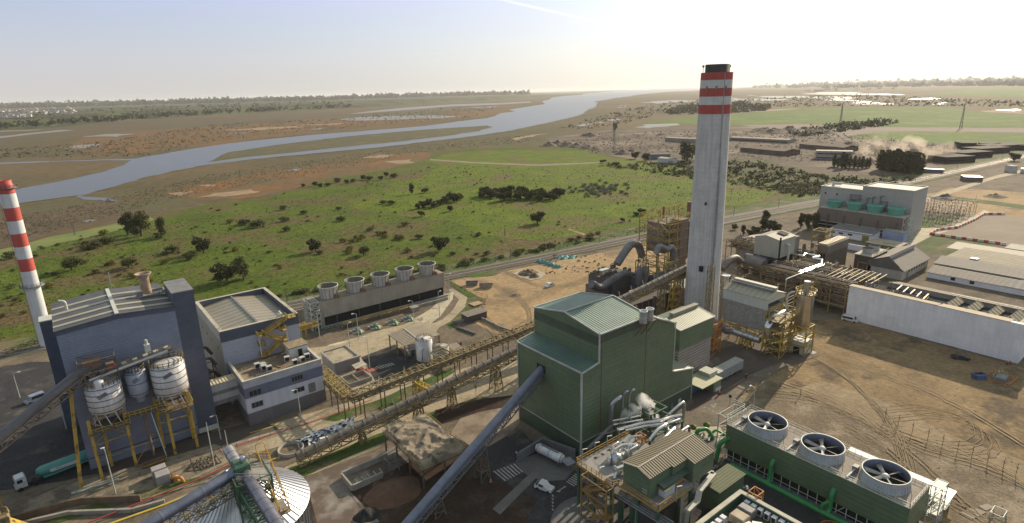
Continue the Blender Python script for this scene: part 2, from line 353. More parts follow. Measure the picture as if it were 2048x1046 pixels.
WASTE = mat('waste_ground', (.125,.098,.075), (.085,.068,.054), .015, .95, bump=.4, bsc=.2, c3=(.21,.165,.125), s3=.01, t3=.56, spec=.1, grain=.28)
SANDY = mat('sandy_yard', (.37,.262,.145), (.30,.212,.12), .06, .95, bump=.12, bsc=1.0, c3=(.20,.15,.10), s3=.05, t3=.58, spec=.1, grain=.28)
EARTH = mat('bare_earth', (.27,.195,.11), (.19,.135,.078), .09, .95, bump=.16, bsc=1.1, c3=(.115,.088,.062), s3=.055, t3=.57, w3=.09, spec=.1, grain=.28)
EARTHF = mat('plant_ground', (.185,.15,.11), (.13,.105,.08), .08, .95, bump=.08, bsc=1.3, c3=(.10,.085,.068), s3=.07, t3=.56, spec=.1, grain=.28)
ASPH = mat('asphalt', (.048,.047,.050), (.036,.036,.039), .15, .9, bump=.01, bsc=8, c3=(.095,.085,.075), s3=.12, t3=.6, spec=.2, grain=.28)
ASPHB = mat('dusty_asphalt', (0.155,0.132,0.101), (0.121,0.103,0.082), .12, .9, c3=(.19,.155,.115), s3=.08, t3=.56, spec=.2, grain=.28)
ROADC = mat('tan_concrete_road', (0.375,0.312,0.220), (0.306,0.256,0.178), .12, .9, c3=(.19,.155,.115), s3=.1, t3=.6, spec=.2, grain=.28)
PADC = mat('pale_concrete_paving', (0.480,0.432,0.319), (0.384,0.342,0.257), .15, .9, c3=(.22,.19,.15), s3=.2, t3=.6, spec=.2, grain=.28)
REDP = mat('red_painted_path', (.33,.10,.08), (.26,.09,.075), .5, .8, grain=.28)
LINE = mat('road_marking_white', (.36,.36,.34), (.22,.22,.21), 1.2, .8, grain=.28)
YLINE = mat('kerb_yellow', (.52,.38,.06), (.40,.30,.07), .8, .7, grain=.28)
CHIPG = mat('red_brown_spillage', (.058,.038,.028), (.042,.031,.025), .2, .95, bump=.06, bsc=2, c3=(.07,.055,.045), s3=.15, t3=.57, spec=.1, grain=.28)
def jag(P, amt, rs):
    def sub(a, b, k):
        if k == 0: return [a]
        dx, dy = b[0]-a[0], b[1]-a[1]; o = rs.uniform(-1,1)*amt
        m = ((a[0]+b[0])/2-dy*o, (a[1]+b[1])/2+dx*o); return sub(a, m, k-1)+sub(m, b, k-1)
    r = []
    for i in range(len(P)): r += sub(P[i], P[(i+1) % len(P)], 4 if amt else 0)
    return r
def sheet(name, P, z, m, amt=0, seed=1, px=True, parent=None, **kw):
    if px: P = [g(*p) for p in P]
    P = jag(P, amt, random.Random(seed)) if amt else list(P)
    z = z*.25
    tri = tessellate_polygon([[Vector((a, b, 0)) for a, b in P]])
    b = MB(); fs = []
    for t in tri:
        a_, b_, c_ = (P[i] for i in t)
        cr_ = (b_[0]-a_[0])*(c_[1]-a_[1])-(b_[1]-a_[1])*(c_[0]-a_[0]); fs.append(tuple(t) if cr_ > 0 else (t[0],t[2],t[1]))
    b.add([(x, y, z) for x, y in P], fs)
    if 'label' not in kw and 'kind' not in kw and not parent: kw['kind'] = 'structure'
    return b.build(name, m, parent, **kw)
S_ = 24000
MB().quad((-S_,-S_,0),(S_,-S_,0),(S_,S_,0),(-S_,S_,0)).build('ground', MARSH, kind='structure')
# water
WZ = .30
nearb = [(-60,425),(0,412),(60,404),(110,397),(150,392),(168,399),(245,403),(215,396),(160,393),(215,378),(260,364),(310,350),(415,330),(500,319),(650,305),(800,290),(950,272),(1024,261),(1060,253),(1099,245),(1140,236),(1169,227),(1176,220),(1194,210),(1189,203),(1230,196),(1274,190),(1330,184),(1440,178.5),(1560,173)]
farb = [(1380,175.5),(1300,178.5),(1200,185),(1120,193),(1084,203),(1088,208.5),(1070,211),(1000,222),(990,232),(975,236),(930,241),(850,252),(700,264),(620,270),(550,277),(460,286),(400,295),(350,303),(310,310),(270,317),(200,319),(100,322),(-20,326),(-20,329),(100,324),(200,321),(262,321),(240,331),(200,345),(140,358),(75,370),(0,385),(-60,396)]
sheet('river', nearb+farb, WZ, WATER, .02, 3)
sheet('marsh_land', [(413,324),(440,312),(470,302),(550,290),(700,272),(825,261),(930,254),(976,251),(986,254),(960,262),(900,271),(800,283),(650,298),(500,313),(430,323)], .6, MARSHO, .05, 4)
sheet('creek_water', [(470,303),(560,289),(700,271),(705,268),(690,269),(560,284),(480,298)], .8, WATER, .02, 5)
sheet('creek_water', [(690,229),(800,216),(900,209),(1000,206),(1060,203),(1064,205),(1000,209),(900,213),(800,221)], WZ, POOL, .03, 6)
sheet('creek_water', [(-20,275),(60,266),(120,260),(150,260),(60,269),(-20,279)], .6, POOL, .04, 8)
SHM = mat('pale_mud_bank', (.26,.22,.16), (.13,.10,.065), .03, .95); r_ = random.Random(6)
def bank(P, w, nm, off=0):
    Q = [Vector((*g(*p),0)) for p in P if 0 <= p[0] < 1300]; b = MB(); S = []
    for a_, c_ in zip(Q, Q[1:]): n_ = max(2, int((c_-a_).length/9)); S += [a_.lerp(c_, i/n_) for i in range(n_)]
    vs = []
    for i, q in enumerate(S):
        d = (S[min(i+1,len(S)-1)]-S[max(i-1,0)]).normalized(); x = Vector((-d.y,d.x,0)); e = w*(.15+1.3*abs(noise.noise(q*.02))); f_ = w*1.1*noise.noise(q*.035+Vector((0,0,3))); vs += [(q.x+x.x*(f_-e),q.y+x.y*(f_-e),.17),(q.x+x.x*(f_+e),q.y+x.y*(f_+e),.17)]
    b.add(vs, [(2*i,2*i+1,2*i+3,2*i+2) for i in range(len(S)-1)]); b.build('shore', nm, kind='structure')
nb_ = [p for p in nearb[1:] if not 155 < p[0] < 250 or p[1] < 385]
bank(nb_, 4.5, SHM); bank(nb_, 2.2, mat('pale_tide_line', (.42,.38,.31), (.22,.18,.13), .03, .9)); bank(farb, 4, mat('dark_mud_bank', (.075,.06,.038), (.11,.085,.05), .03, .95)); bank([(413,324),(500,314),(650,299),(800,284),(900,272),(960,263),(986,255)], 3.2, SHM)
# marsh colour patches
sheet('marsh_land', [(125,290),(180,272),(260,262),(430,252),(600,254),(640,264),(540,275),(420,292),(280,306),(165,305)], .35, RUSTM, .12, 9)
sheet('marsh_land', [(430,262),(520,247),(700,240),(860,233),(980,219),(1040,215),(900,240),(760,252),(560,262)], .33, RUSTM, .14, 10)
sheet('marsh_land', [(330,386),(520,345),(620,332),(720,322),(750,310),(840,304),(880,310),(850,325),(740,345),(610,372),(520,394),(420,400)], .35, RUSTM, .12, 11)
sheet('marsh_land', [(-60,440),(60,412),(150,402),(320,398),(420,402),(330,424),(180,448),(60,482),(-60,500)], .34, MARSHD, .08, 12)
sheet('marsh_land', [(0,262),(120,253),(280,243),(480,232),(650,226),(740,232),(560,240),(420,248),(200,262),(60,282),(-40,300),(-40,270)], .30, MARSHD, .08, 13)
for i, P in enumerate([[(330,388),(390,382),(360,392)],[(395,395),(430,386),(500,379),(520,384),(450,393)],[(395,371),(430,369),(424,373)],[(724,316),(760,309),(790,310),(770,316)],[(770,323),(820,319),(832,326),(790,327)],[(432,262),(520,255),(590,252),(610,254),(520,260)],[(1500,222),(1560,218),(1660,216),(1640,228),(1580,231),(1530,227)],[(1024,277),(1080,268),(1108,266),(1060,274),(1030,281)],[(1960,222),(2060,228),(2060,222),(1990,219)],[(550,252),(690,246),(680,249)]]):
    sheet('sandy_ground', P, .42+i*.01, SANDM, .12, 20+i)
for i, P in enumerate([[(680,238),(720,234),(880,231),(920,233),(820,238),(720,241)],[(127,297),(150,291),(190,288),(205,290),(170,296)],[(165,273),(240,267),(270,268),(230,274)],[(165,443),(180,439),(195,440),(175,445)],[(570,341),(600,337),(595,342)],[(1155,250),(1200,243),(1207,245),(1165,253)],[(1215,240),(1235,237),(1244,239),(1222,242)],[(1264,255),(1290,249),(1355,247),(1360,250),(1300,256)],[(1235,215),(1262,209),(1250,216)],[(1440,196),(1560,198),(1570,201),(1450,202)],[(1500,190),(1700,202),(1790,209),(1700,208)],[(1702,206),(1720,203),(1790,207),(1715,210)],[(1810,199),(1872,195),(1850,200)],[(1862,209),(1890,204),(1888,209)],[(1990,220),(2040,218),(2030,222)],[(1090,351),(1115,348),(1112,352),(1080,354)],[(1320,341),(1350,339),(1358,346),(1330,347)],[(455,267),(500,263),(490,266)],[(620,259),(650,256),(648,259)],[(1280,205),(1350,200),(1400,201),(1300,208)],[(1600,184),(1720,187),(1800,190),(1700,190)],[(930,215),(1000,212),(990,215)],[(845,238),(905,233),(900,236)]]):
    sheet('pool_water', P, .5+i*.01, POOL, .15, 50+i)
# green crop fields beyond
sheet('crop_field', [(1270,246),(1340,238),(1460,228),(1620,216),(1760,215),(1900,216),(1960,224),(2120,234),(2120,252),(1900,256),(1760,253),(1600,247),(1480,250)], .5, CROP, .02, 80)
sheet('crop_field', [(1690,276),(1770,264),(1900,264),(2120,268),(2120,292),(2000,290),(1870,287),(1770,280)], .66, CROP, .03, 81)
sheet('crop_field', [(1850,187),(1960,177),(2140,174),(2140,193),(1960,193)], .5, CROP, .03, 82)
sheet('crop_field', [(1450,176),(1600,172),(1560,178)], .5, CROP, .03, 83)
# waste ground and scrub between the crops and the plant
sheet('waste_ground', [(1090,276),(1200,262),(1290,256),(1480,252),(1700,256),(2140,258),(2140,330),(1900,345),(1700,352),(1560,348),(1440,330),(1300,325),(1180,312),(1080,298)], .55, WASTE, .05, 84)
sheet('brown_field', [(1480,250),(1600,248),(1760,254),(2140,257),(2140,266),(1900,263),(1770,263),(1680,275),(1560,262)], .6, mat('brown_plough', (.13,.095,.07), (.10,.075,.055), .01, .95), .04, 85)
sheet('scrub_land', [(1180,330),(1320,325),(1440,318),(1520,318),(1620,345),(1760,356),(1860,352),(1760,378),(1600,398),(1520,392),(1440,366),(1330,352),(1250,352)], .62, SCRUB, .06, 86)
# the big green field
FIELD = [(-80,524),(0,505),(110,478),(230,452),(300,433),(425,407),(530,398),(625,366),(750,343),(850,320),(870,304),(950,296),(1050,292),(1160,296),(1225,312),(1330,330),(1420,345),(1500,352),(1580,384),(1640,390),(1500,413),(1400,434),(1180,482),(1000,514),(900,536),(700,572),(560,596),(420,640),(300,660),(90,672),(-80,706)]
sheet('grass_field', FIELD, .65, GRASS, .02, 87)
YFL = mat('yellow_flowering_strip', (.19,.185,.035), (.12,.14,.03), .15, .95, grain=.28)
sheet('grass_field', [(-80,540),(0,500),(100,474),(230,448),(300,434),(310,440),(240,460),(120,486),(0,524)], .70, mat('lime_grass', (.15,.175,.035), (.10,.135,.028), .05, .95), .05, 88)
sheet('grass_field', [(850,322),(900,306),(1160,302),(1225,316),(1400,346),(1560,384),(1500,408),(1300,440),(1180,462),(1060,480),(960,470),(900,440),(760,430),(700,400),(780,366),(860,345)], .67, mat('bright_grass', (.118,.152,.014), (.075,.11,.013), .05, .95, bump=.5, bsc=.45, c3=(.12,.10,.04), s3=.02, t3=.57, w3=.12, spec=.1, grain=.4), .16, 187)
PATHM = mat('dirt_path', (.21,.16,.10), (.15,.125,.07), .1, .95, grain=.28)
sheet('dirt_path', [(1140,458),(1186,474),(1183,476),(1136,460)], .75, SANDM, 0)
sheet('dirt_path', [(860,318),(950,324),(1080,329),(1210,324),(1210,326),(1080,332),(950,327),(860,321)], .75, PATHM, .02, 97)
# railway corridor
sheet('grass_ground', [(-80,700),(90,668),(300,652),(560,590),(900,530),(1180,476),(1400,428),(1640,388),(1800,352),(2140,278),(2140,300),(1860,362),(1660,408),(1440,452),(1190,500),(900,560),(620,612),(300,690),(90,712),(-80,745)], .66, GRASSN, .02, 98)
sheet('ballast_ground', [(-80,716),(90,688),(560,606),(900,545),(1180,489),(1400,441),(1640,398),(1820,356),(2140,288),(2140,296),(1850,362),(1650,408),(1430,452),(1190,500),(900,558),(600,616),(90,704),(-80,734)], .70, GRAVEL, 0, 99)
RAILM = mat('rail_steel', (.25,.20,.17), None, 1, .5, .5, grain=.28)
trk = [(-80,724),(90,695),(580,610),(900,551),(1185,494),(1415,446),(1645,403),(1835,359),(2140,292)]
def offset_line(P, d):
    r = []
    for i, p in enumerate(P):
        a, b = P[max(i-1,0)], P[min(i+1,len(P)-1)]; t = Vector((b[0]-a[0], b[1]-a[1])).normalized(); r.append((p[0]-t.y*d, p[1]+t.x*d))
    return r
TR = [g(*p) for p in trk]
for k, off in enumerate((-3.2, 1.0)):
    b = MB()
    for d in (-.72, .72):
        q = offset_line(TR, off+d)
        for a, c in zip(q, q[1:]): b.bar((a[0],a[1],.27), (c[0],c[1],.27), .16, .18)
    b.build('railway_track', RAILM, label=('nearer' if k == 0 else 'farther')+' railway track crossing behind the plant on brown ballast', cat='railway track')
# plant ground
sheet('plant_ground', [(-120,740),(90,706),(300,684),(600,618),(900,561),(1190,503),(1430,456),(1650,412),(1860,364),(2200,296),(2300,700),(2300,1300),(-120,1300)], .72, EARTHF, .006, 100)
BZ = .74
def near(name, P, m, amt=0, seed=1, **kw):
    global BZ
    BZ += .016; return sheet(name, P, BZ, m, amt, seed, **kw)
# ------------------------------------------------------------------ yards, roads, paving inside the plant
near('sandy_ground', [(900,562),(1000,545),(1130,520),(1240,498),(1330,480),(1420,470),(1420,560),(1300,600),(1180,590),(1070,612),(1068,660),(1000,675),(940,640),(915,620),(950,590),(925,575)], SANDY, .02, 1)
near('earth_ground', [(1625,640),(1700,640),(2040,735),(2200,800),(2300,1300),(1850,1150),(1850,960),(1470,800),(1560,740),(1615,706)], EARTH, 0, 2)
near('earth_ground', [(1470,800),(1530,760),(1700,820),(1860,880),(2100,990),(2200,1200),(1950,1100),(1860,970),(1650,890)], mat('dark_stony_earth', (.165,.122,.075), (.115,.086,.053), .2, .95, bump=.25, bsc=1.5, c3=(.24,.19,.13), s3=.09, t3=.55, grain=.4), .10, 3)
near('dusty_path', [(1560,780),(1640,765),(1860,850),(2100,950),(2100,985),(1850,885),(1640,800)], mat('pale_dust_track', (.27,.20,.115), (.19,.138,.08), .09, .95, bump=.12, grain=.35), .12, 4)
near('bare_ground', [(1830,392),(1870,386),(1900,376),(2140,392),(2140,470),(1985,430),(1900,427),(1830,420)], SANDY, .02, 5)
near('bare_ground', [(1815,462),(1860,440),(1930,428),(1990,430),(2140,448),(2140,520),(2030,492),(1930,486),(1820,466)], mat('grey_brown_lot', (.22,.175,.13), (.17,.135,.10), .05, .95, bump=.1), .03, 6)
near('grass_ground', [(1828,400),(1870,388),(1882,390),(2140,422),(2140,432),(2000,412),(1900,400)], GRASSN, .03, 7)
near('grass_ground', [(1822,436),(1880,432),(1935,428),(1900,448),(1850,458),(1826,456)], GRASSN, .03, 8)
near('grass_ground', [(1862,470),(1985,488),(1960,498),(1900,510),(1850,505),(1830,486)], GRASSN, .04, 9)
near('concrete_road', [(1826,457),(1890,457),(1930,442),(1968,421),(1980,424),(1950,440),(1900,462),(1868,470),(1826,492),(1800,500)], PADC, 0)
near('concrete_road', [(1830,402),(1990,352),(2140,318),(2140,323),(1990,358),(1840,408)], ROADC, 0)
near('grass_ground', [(940,548),(985,540),(1006,543),(990,552),(945,556),(930,552)], GRASSN, .04, 10)
near('grass_ground', [(895,560),(940,585),(970,600),(950,625),(925,640),(900,660),(895,650),(915,630),(938,600),(900,570)], GRASSN, .02, 11)
near('concrete_road', [(896,580),(905,578),(935,596),(930,615),(900,645),(870,660),(850,656),(885,640),(905,622),(918,600)], ROADC, 0)
near('pavement', [(640,700),(660,690),(800,655),(860,620),(895,588),(908,584),(905,600),(880,635),(850,655),(800,668),(740,690),(660,712)], PADC, 0)
near('pavement', [(600,700),(680,690),(745,665),(830,645),(885,648),(860,680),(800,700),(870,760),(700,790),(640,760)], ROADC, 0)
near('asphalt_ground', [(722,716),(790,690),(812,712),(870,730),(790,758),(750,762)], ASPH, 0)
near('concrete_road', [(380,895),(640,822),(1040,705),(1040,745),(860,810),(660,865),(420,935)], ROADC, 0)
near('asphalt_road', [(540,950),(760,850),(1040,740),(1040,830),(900,835),(800,880),(600,960)], ROADC, 0)
near('grass_ground', [(640,840),(760,800),(850,760),(900,735),(910,745),(850,785),(760,822),(670,845)], GRASSN, .03, 12)
near('grass_ground', [(560,945),(760,868),(880,820),(960,795),(1035,800),(1035,822),(900,835),(760,890),(610,955)], GRASSN, .03, 13)
near('asphalt_ground', [(-120,760),(60,725),(160,725),(450,880),(330,920),(120,965),(-120,1000)], ASPH, 0)
near('asphalt_ground', [(200,930),(420,868),(520,840),(560,860),(440,895),(240,960)], mat('brown_wet_asphalt', (.085,.07,.058), (.065,.055,.047), .2, .85), 0)
near('concrete_pavement', [(120,975),(430,890),(540,930),(440,960),(250,1010),(60,1046),(40,1010)], mat('worn_strip_paving', (.25,.21,.15), (.18,.15,.11), .2, .9, c3=(.10,.08,.06), s3=.2, t3=.55, grain=.25), 0)
near('grass_ground', [(60,1046),(260,990),(400,955),(405,962),(280,1000),(120,1046)], GRASSN, 0)
near('brown_ground', [(600,990),(700,950),(870,890),(1010,870),(1090,960),(1050,1120),(600,1120),(620,1020)], CHIPG, .03, 14)
near('concrete_pavement', [(610,955),(830,880),(870,900),(700,985),(760,1046),(640,1070)], mat('stained_apron', (.24,.215,.19), (.15,.13,.115), .15, .9, c3=(.10,.072,.055), s3=.12, t3=.50), 0)
near('concrete_pavement', [(930,825),(1035,800),(1040,850),(1020,870),(960,905),(900,870)], mat('brown_apron', (.26,.215,.16), (.20,.15,.11), .15, .9, c3=(.14,.095,.07), s3=.12, t3=.55), 0)
near('dark_ground', [(870,822),(960,800),(1038,790),(1038,812),(960,826),(880,850)], CHIPG, .02, 15)
near('asphalt_road', [(960,905),(1040,862),(1090,905),(1170,955),(1160,1150),(1000,1150),(1075,1000),(990,960)], ASPH, 0)
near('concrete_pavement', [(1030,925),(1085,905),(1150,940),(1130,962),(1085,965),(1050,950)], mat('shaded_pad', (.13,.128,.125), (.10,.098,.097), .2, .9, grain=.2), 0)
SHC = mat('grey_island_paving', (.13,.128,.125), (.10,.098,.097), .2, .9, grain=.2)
c_ = g(1190, 1050)
near('concrete_pavement', [(c_[0]+9*math.cos(a*math.pi/16), c_[1]+9*math.sin(a*math.pi/16)) for a in range(32)], SHC, 0, px=False)
near('kerb', [(985,1020),(1075,935),(1088,942),(1000,1032)], mat('ramp_concrete', (.15,.14,.135), (.11,.105,.10), .3, .9), 0)
near('asphalt_road', [(1310,870),(1380,822),(1500,752),(1600,705),(1640,712),(1560,740),(1470,800),(1480,840),(1440,850),(1420,900),(1340,900)], ASPHB, 0)
near('concrete_pavement', [(1350,868),(1385,856),(1440,855),(1452,880),(1420,905),(1380,890)], PADC, 0)
near('asphalt_ground', [(1380,760),(1440,700),(1620,650),(1630,700),(1500,750),(1390,815)], mat('stained_yard', (.095,.073,.058), (.07,.056,.046), .15, .9, c3=(.16,.125,.095), s3=.1, t3=.58), 0)
near('asphalt_ground', [(1400,930),(1450,915),(1850,1120),(1700,1300),(1200,1300),(1250,1010),(1330,960)], ASPH, 0)
near('concrete_ground', [(1150,960),(1240,1000),(1400,930),(1450,900),(1440,880),(1300,870),(1200,900)], mat('oily_slab', (.12,.115,.105), (.085,.082,.078), .2, .85), 0)
near('red_path', [(1330,860),(1384,822),(1500,755),(1502,756.5),(1388,823.5),(1338,860)], mat('purple_red_path', (.12,.05,.06), (.09,.04,.05), .4, .8), 0)
near('red_path', [(440,902),(640,839),(745,800),(745,801.5),(640,841.5),(440,906)], REDP, 0)
near('red_path', [(705,752),(752,736),(758,740),(712,757)], REDP, 0)
RUT = mat('wheel_rut', (.185,.135,.078), (.235,.172,.10), .4, .95, bump=.1, bsc=2, grain=.3); RUTL = mat('dusty_rut', (.30,.22,.13), (.25,.185,.11), .4, .95, grain=.3)
def ruts(P, n, gap, m, seed, w=.14):
    r3 = random.Random(seed); b = MB(); Q = [Vector((*g(*p),0)) for p in P]
    for k in range(n):
        off = (k-(n-1)/2)*gap+r3.uniform(-.5,.5)
        for t_ in (-.85,.85):
            R_ = fillet([q+Vector((off*.6+t_*(1 if abs((Q[-1]-Q[0]).y) > abs((Q[-1]-Q[0]).x) else .2), off*.8+t_*(.2 if abs((Q[-1]-Q[0]).y) > abs((Q[-1]-Q[0]).x) else 1),0)) for q in Q], 30); S = []
            for a_, c_ in zip(R_, R_[1:]): S += [a_.lerp(c_, j/6) for j in range(6)]
            z = BZ*.25+.006+k*.0008; vs = []
            for i, q in enumerate(S):
                d = (S[min(i+1,len(S)-1)]-S[max(i-1,0)]).normalized(); x = Vector((-d.y,d.x,0)); q = q+x*.5*noise.noise(Vector((i*.15,k*3.1,seed))); ww = w*(.5+.9*abs(noise.noise(Vector((i*.4,k,seed+9)))))
                vs += [(q.x-x.x*ww,q.y-x.y*ww,z),(q.x+x.x*ww,q.y+x.y*ww,z)]
            b.add(vs, [(2*i,2*i+1,2*i+3,2*i+2) for i in range(len(S)-1)])
    b.build('wheel_ruts_ground', m, kind='structure')
BZ += .03
ruts([(1560,770),(1680,810),(1800,880),(1980,930),(2100,1000)], 5, 1.6, RUTL, 1); ruts([(1540,790),(1640,800),(1760,860),(1850,930),(1960,1040)], 3, 2.4, RUT, 2)
ruts([(1620,710),(1700,760),(1790,850),(1820,960)], 4, 1.5, RUT, 3); ruts([(1760,830),(1860,820),(1960,850),(1980,900),(1880,900),(1780,860)], 3, 2.6, RUT, 4); 
ruts([(1630,700),(1740,740),(1900,800),(2060,900)], 4, 1.8, RUTL, 6); ruts([(1700,860),(1780,900),(1850,980),(1980,1046)], 3, 2.2, RUT, 7)
ruts([(960,600),(1040,610),(1100,580),(1180,560),(1240,530)], 5, 1.6, RUTL, 8); ruts([(950,560),(1020,580),(1060,620),(1060,650)], 4, 1.5, RUT, 9); ruts([(1010,545),(1080,575),(1150,570),(1200,545)], 3, 1.8, RUT, 10)
# crossings, arrows and lane marks
BZ += .016
def marks(P, m=LINE, name='road_marking', w=None):
    b = MB()
    for q in P: b.add([(*g(*p), BZ*.25+.004) for p in q], [tuple(range(len(q)))])
    return b.build(name, m, kind='structure')
def stripes(a, b_, c, d, n):      # zebra between edge a-b and edge c-d
    r = []
    for i in range(n):
        t0, t1 = (i+.0)/n, (i+.5)/n; L_ = lambda p, q, t: (p[0]+(q[0]-p[0])*t, p[1]+(q[1]-p[1])*t)
        r.append([L_(a,b_,t0), L_(a,b_,t1), L_(c,d,t1), L_(c,d,t0)])
    return r
marks(stripes((986,945),(1032,928),(1010,965),(1050,945),7)+stripes((1132,966),(1152,948),(1148,976),(1172,958),6))
marks([[(1112,986),(1130,975),(1118,983)],[(1130,974),(1133,976),(1114,987)],[(1112,986),(1114,984),(1122,984),(1119,987)]])
marks([[(1103,992+i*7),(1106,992+i*7),(1108,996+i*7),(1105,996+i*7)] for i in range(5)])
marks(stripes((1328,846),(1362,860),(1348,838),(1368,850),5)+[[(1408+i*8,815+i*4),(1413+i*8,817.5+i*4),(1412+i*8,818.5+i*4),(1407+i*8,816+i*4)] for i in range(6)])
marks([[(1420,812),(1434,808),(1432,810)],[(1432,808),(1434,808),(1428,818),(1426,818)],[(1420,812),(1423,812),(1429,817),(1426,818)]])
marks(stripes((740,765),(765,757),(748,772),(775,763),5)+stripes((752,735),(786,727),(762,740),(792,731),6)+stripes((440,900),(470,890),(448,912),(476,902),6))
marks([[(x,885-(x-440)*.29),(x+60,885-(x+60-440)*.29),(x+60,886.6-(x+60-440)*.29),(x,886.6-(x-440)*.29)] for x in (500,)], YLINE)
# ------------------------------------------------------------------ green boiler hall in the middle
def frame_rect(b, x0, x1, y, z0, z1, w=.3, d=.12):   # window-like frame on a wall facing -v
    b.box(x0-w, x1+w, y-d, y+.05, z1, z1+w); b.box(x0-w, x1+w, y-d, y+.05, z0-w, z0); b.box(x0-w, x0, y-d, y+.05, z0, z1); b.box(x1, x1+w, y-d, y+.05, z0, z1)
T = thing('boiler_hall', 'tall dark green clad hall with stepped white-edged roof at the centre of the plant', 'industrial building', (86.7, 86.7, 0))
b = MB(); GA, GB_ = 86.7, 110.0
b.ext_v([(86.7,0),(92.4,0),(92.4,23.5),(86.7,22.5)], GA, GB_)
b.ext_u([(GA,0),(GB_,0),(GB_,30.6),(98.4,32.5),(GA,30.6)], 92.4, 109.6)
b.ext_v([(109.6,0),(120.8,0),(120.8,25.6),(109.6,30.4)], GA, GB_)
b.ext_v([(120.8,0),(129.9,0),(129.9,9.7),(120.8,11.6)], GA, GB_)
b.build('wall', GREEN, T)
b = MB()
b.slab([(92.2,GA-.25,30.68),(109.7,GA-.25,30.68),(109.7,98.4,32.75),(92.2,98.4,32.75)], .1)
b.slab([(92.2,98.4,32.75),(109.7,98.4,32.75),(109.7,GB_+.25,30.68),(92.2,GB_+.25,30.68)], .1)
b.slab([(86.5,GA-.2,22.68),(92.38,GA-.2,23.72),(92.38,GB_+.2,23.72),(86.5,GB_+.2,22.68)], .1)
b.build('roof', GROOF, T)
b = MB()
b.slab([(109.8,GA-.2,30.5),(121,GA-.2,25.7),(121,GB_+.2,25.7),(109.8,GB_+.2,30.5)], .1)
b.slab([(120.85,GA-.2,11.75),(130.1,GA-.2,9.8),(130.1,GB_+.2,9.8),(120.85,GB_+.2,11.75)], .1)
b.parts('rear_roof', mat('pale_green_rear_roof', (0.300,0.315,0.247), (0.255,0.270,0.210), .3, .5, rib=(V_,.8,.04,.2)), T)
b = MB(); w = .32
for y in (GA-.28, GB_+.28):
    b.bar((92.3,y,30.72),(109.7,y,30.72),w); b.bar((109.7,y,30.6),(121,y,25.7),w); b.bar((120.9,y,11.8),(130,y,9.85),w)
    b.bar((86.6,y,22.72),(92.3,y,23.75),w)
b.bar((92.2,GA,30.8),(92.2,98.4,32.9),w); b.bar((92.2,GB_,30.8),(92.2,98.4,32.9),w); b.bar((92.2,98.4,32.95),(109.8,98.4,32.95),.22)
b.bar((109.8,GA,30.8),(109.8,98.4,32.9),.25); b.bar((109.8,GB_,30.8),(109.8,98.4,32.9),.25)
b.bar((86.5,GA,22.75),(86.5,GB_,22.75),w); b.bar((86.62,GA-.06,0),(86.62,GA-.06,22.7),.38); b.bar((86.62,GB_,0),(86.62,GB_,22.7),.25)
b.bar((92.3,GA-.1,23.6),(92.3,GA-.1,30.7),.3); b.bar((121,GA-.1,11.7),(121,GA-.1,25.7),.2); b.bar((130,GA-.06,0),(130,GA-.06,9.8),.22); b.bar((130.05,GA,9.85),(130.05,GB_,9.85),.2); b.bar((121.05,GA,25.75),(121.05,GB_,25.75),.2)
b.build('edge_trim', TRIM, T)
b = MB(); b.box(86.64,86.7,GA,GB_,4.3,4.5); b.box(86.7,129.9,GA-.06,GA,4.3,4.5); b.build('white_line', TRIM, T)
b = MB(); b.box(92.34,92.4,GA,GB_,27.7,29.9); b.box(92.4,109.6,GA-.05,GA,28.3,30.2); b.box(86.65,86.7,GA,GB_,0,4.3); b.box(86.7,129.9,GA-.05,GA,0,4.3); b.parts('dark_band', GREEND, T)
b = MB(); b.box(93.1,93.35,GA-.07,GA,4.6,30.2); b.box(109.2,109.4,GA-.07,GA,4.6,30.3); b.parts('downpipe', RUST, T)
b = MB(); b.box(86.6,86.75,99.3,102.4,17.6,19.6); b.build('conveyor_opening', DARK, T)
b = MB(); b.box(124.2,125.3,GA-.12,GA,0,2.2); b.build('door', PALE, T)
b = MB(); b.box(121,121.8,GA-.12,GA,0,1.9); b.build('door', GREYST, T)
for x in (106.2, 108.6):
    b = MB(); b.lathe((x,85.4),[(.95,30.2),(.95,33.0),(1.02,33.0),(1.02,33.3),(.8,33.3),(.8,32.2)],16,cap=False); b.build('roof_exhaust', WBAND, T)
b = MB()
for x in (105,107.4,109.8): b.bar((x,86.7,26.5),(x,84.4,30.1),.15); b.bar((x,86.7,30.1),(x,84.3,30.1),.18)
b.slab([(104.8,84.3,30.3),(110,84.3,30.3),(110,86.6,30.3),(104.8,86.6,30.3)],.12); b.rail([(104.9,86.5,30.3),(104.9,84.4,30.3),(109.9,84.4,30.3),(109.9,86.5,30.3)],1.0,1.3,.06)
b.build('bracket_platform', RUST, T)
# pipework along the hall's wall
T = thing('steam_vent_pipes', 'cluster of silver bent vent pipes rising beside the green hall wall', 'pipes', (97, 85, 0))
for u, h, r, du in ((94.6,13,.55,1.9),(98.6,13.6,.28,.5),(101.0,13.2,.28,.5)):
    b = MB(); b.tube([(u,84.6,4),(u,84.6,h),(u+du,84.0,h+1.1),(u+du+.6,84.0,h+1.0)], r, 10, .9); b.build('vent_pipe', STEEL, T)
def vent(): pass
T = thing('pipe_support_frame', 'open green steel frame carrying silver pipes and a steaming silencer by the green hall', 'steel frame', (104, 81, 0))
b = MB(); b.tower(102,108,78.5,83.5,0,9.5,2,.28,1,False); b.bar((105,78.5,9.5),(105,83.5,9.5),.25); b.build('frame', GSTEEL, T)
b = MB(); b.lathe((103.6,81.5),[(.3,7),(.9,7.6),(.9,9.8),(.5,10.4)],14); b.build('silencer', DUCT, T)
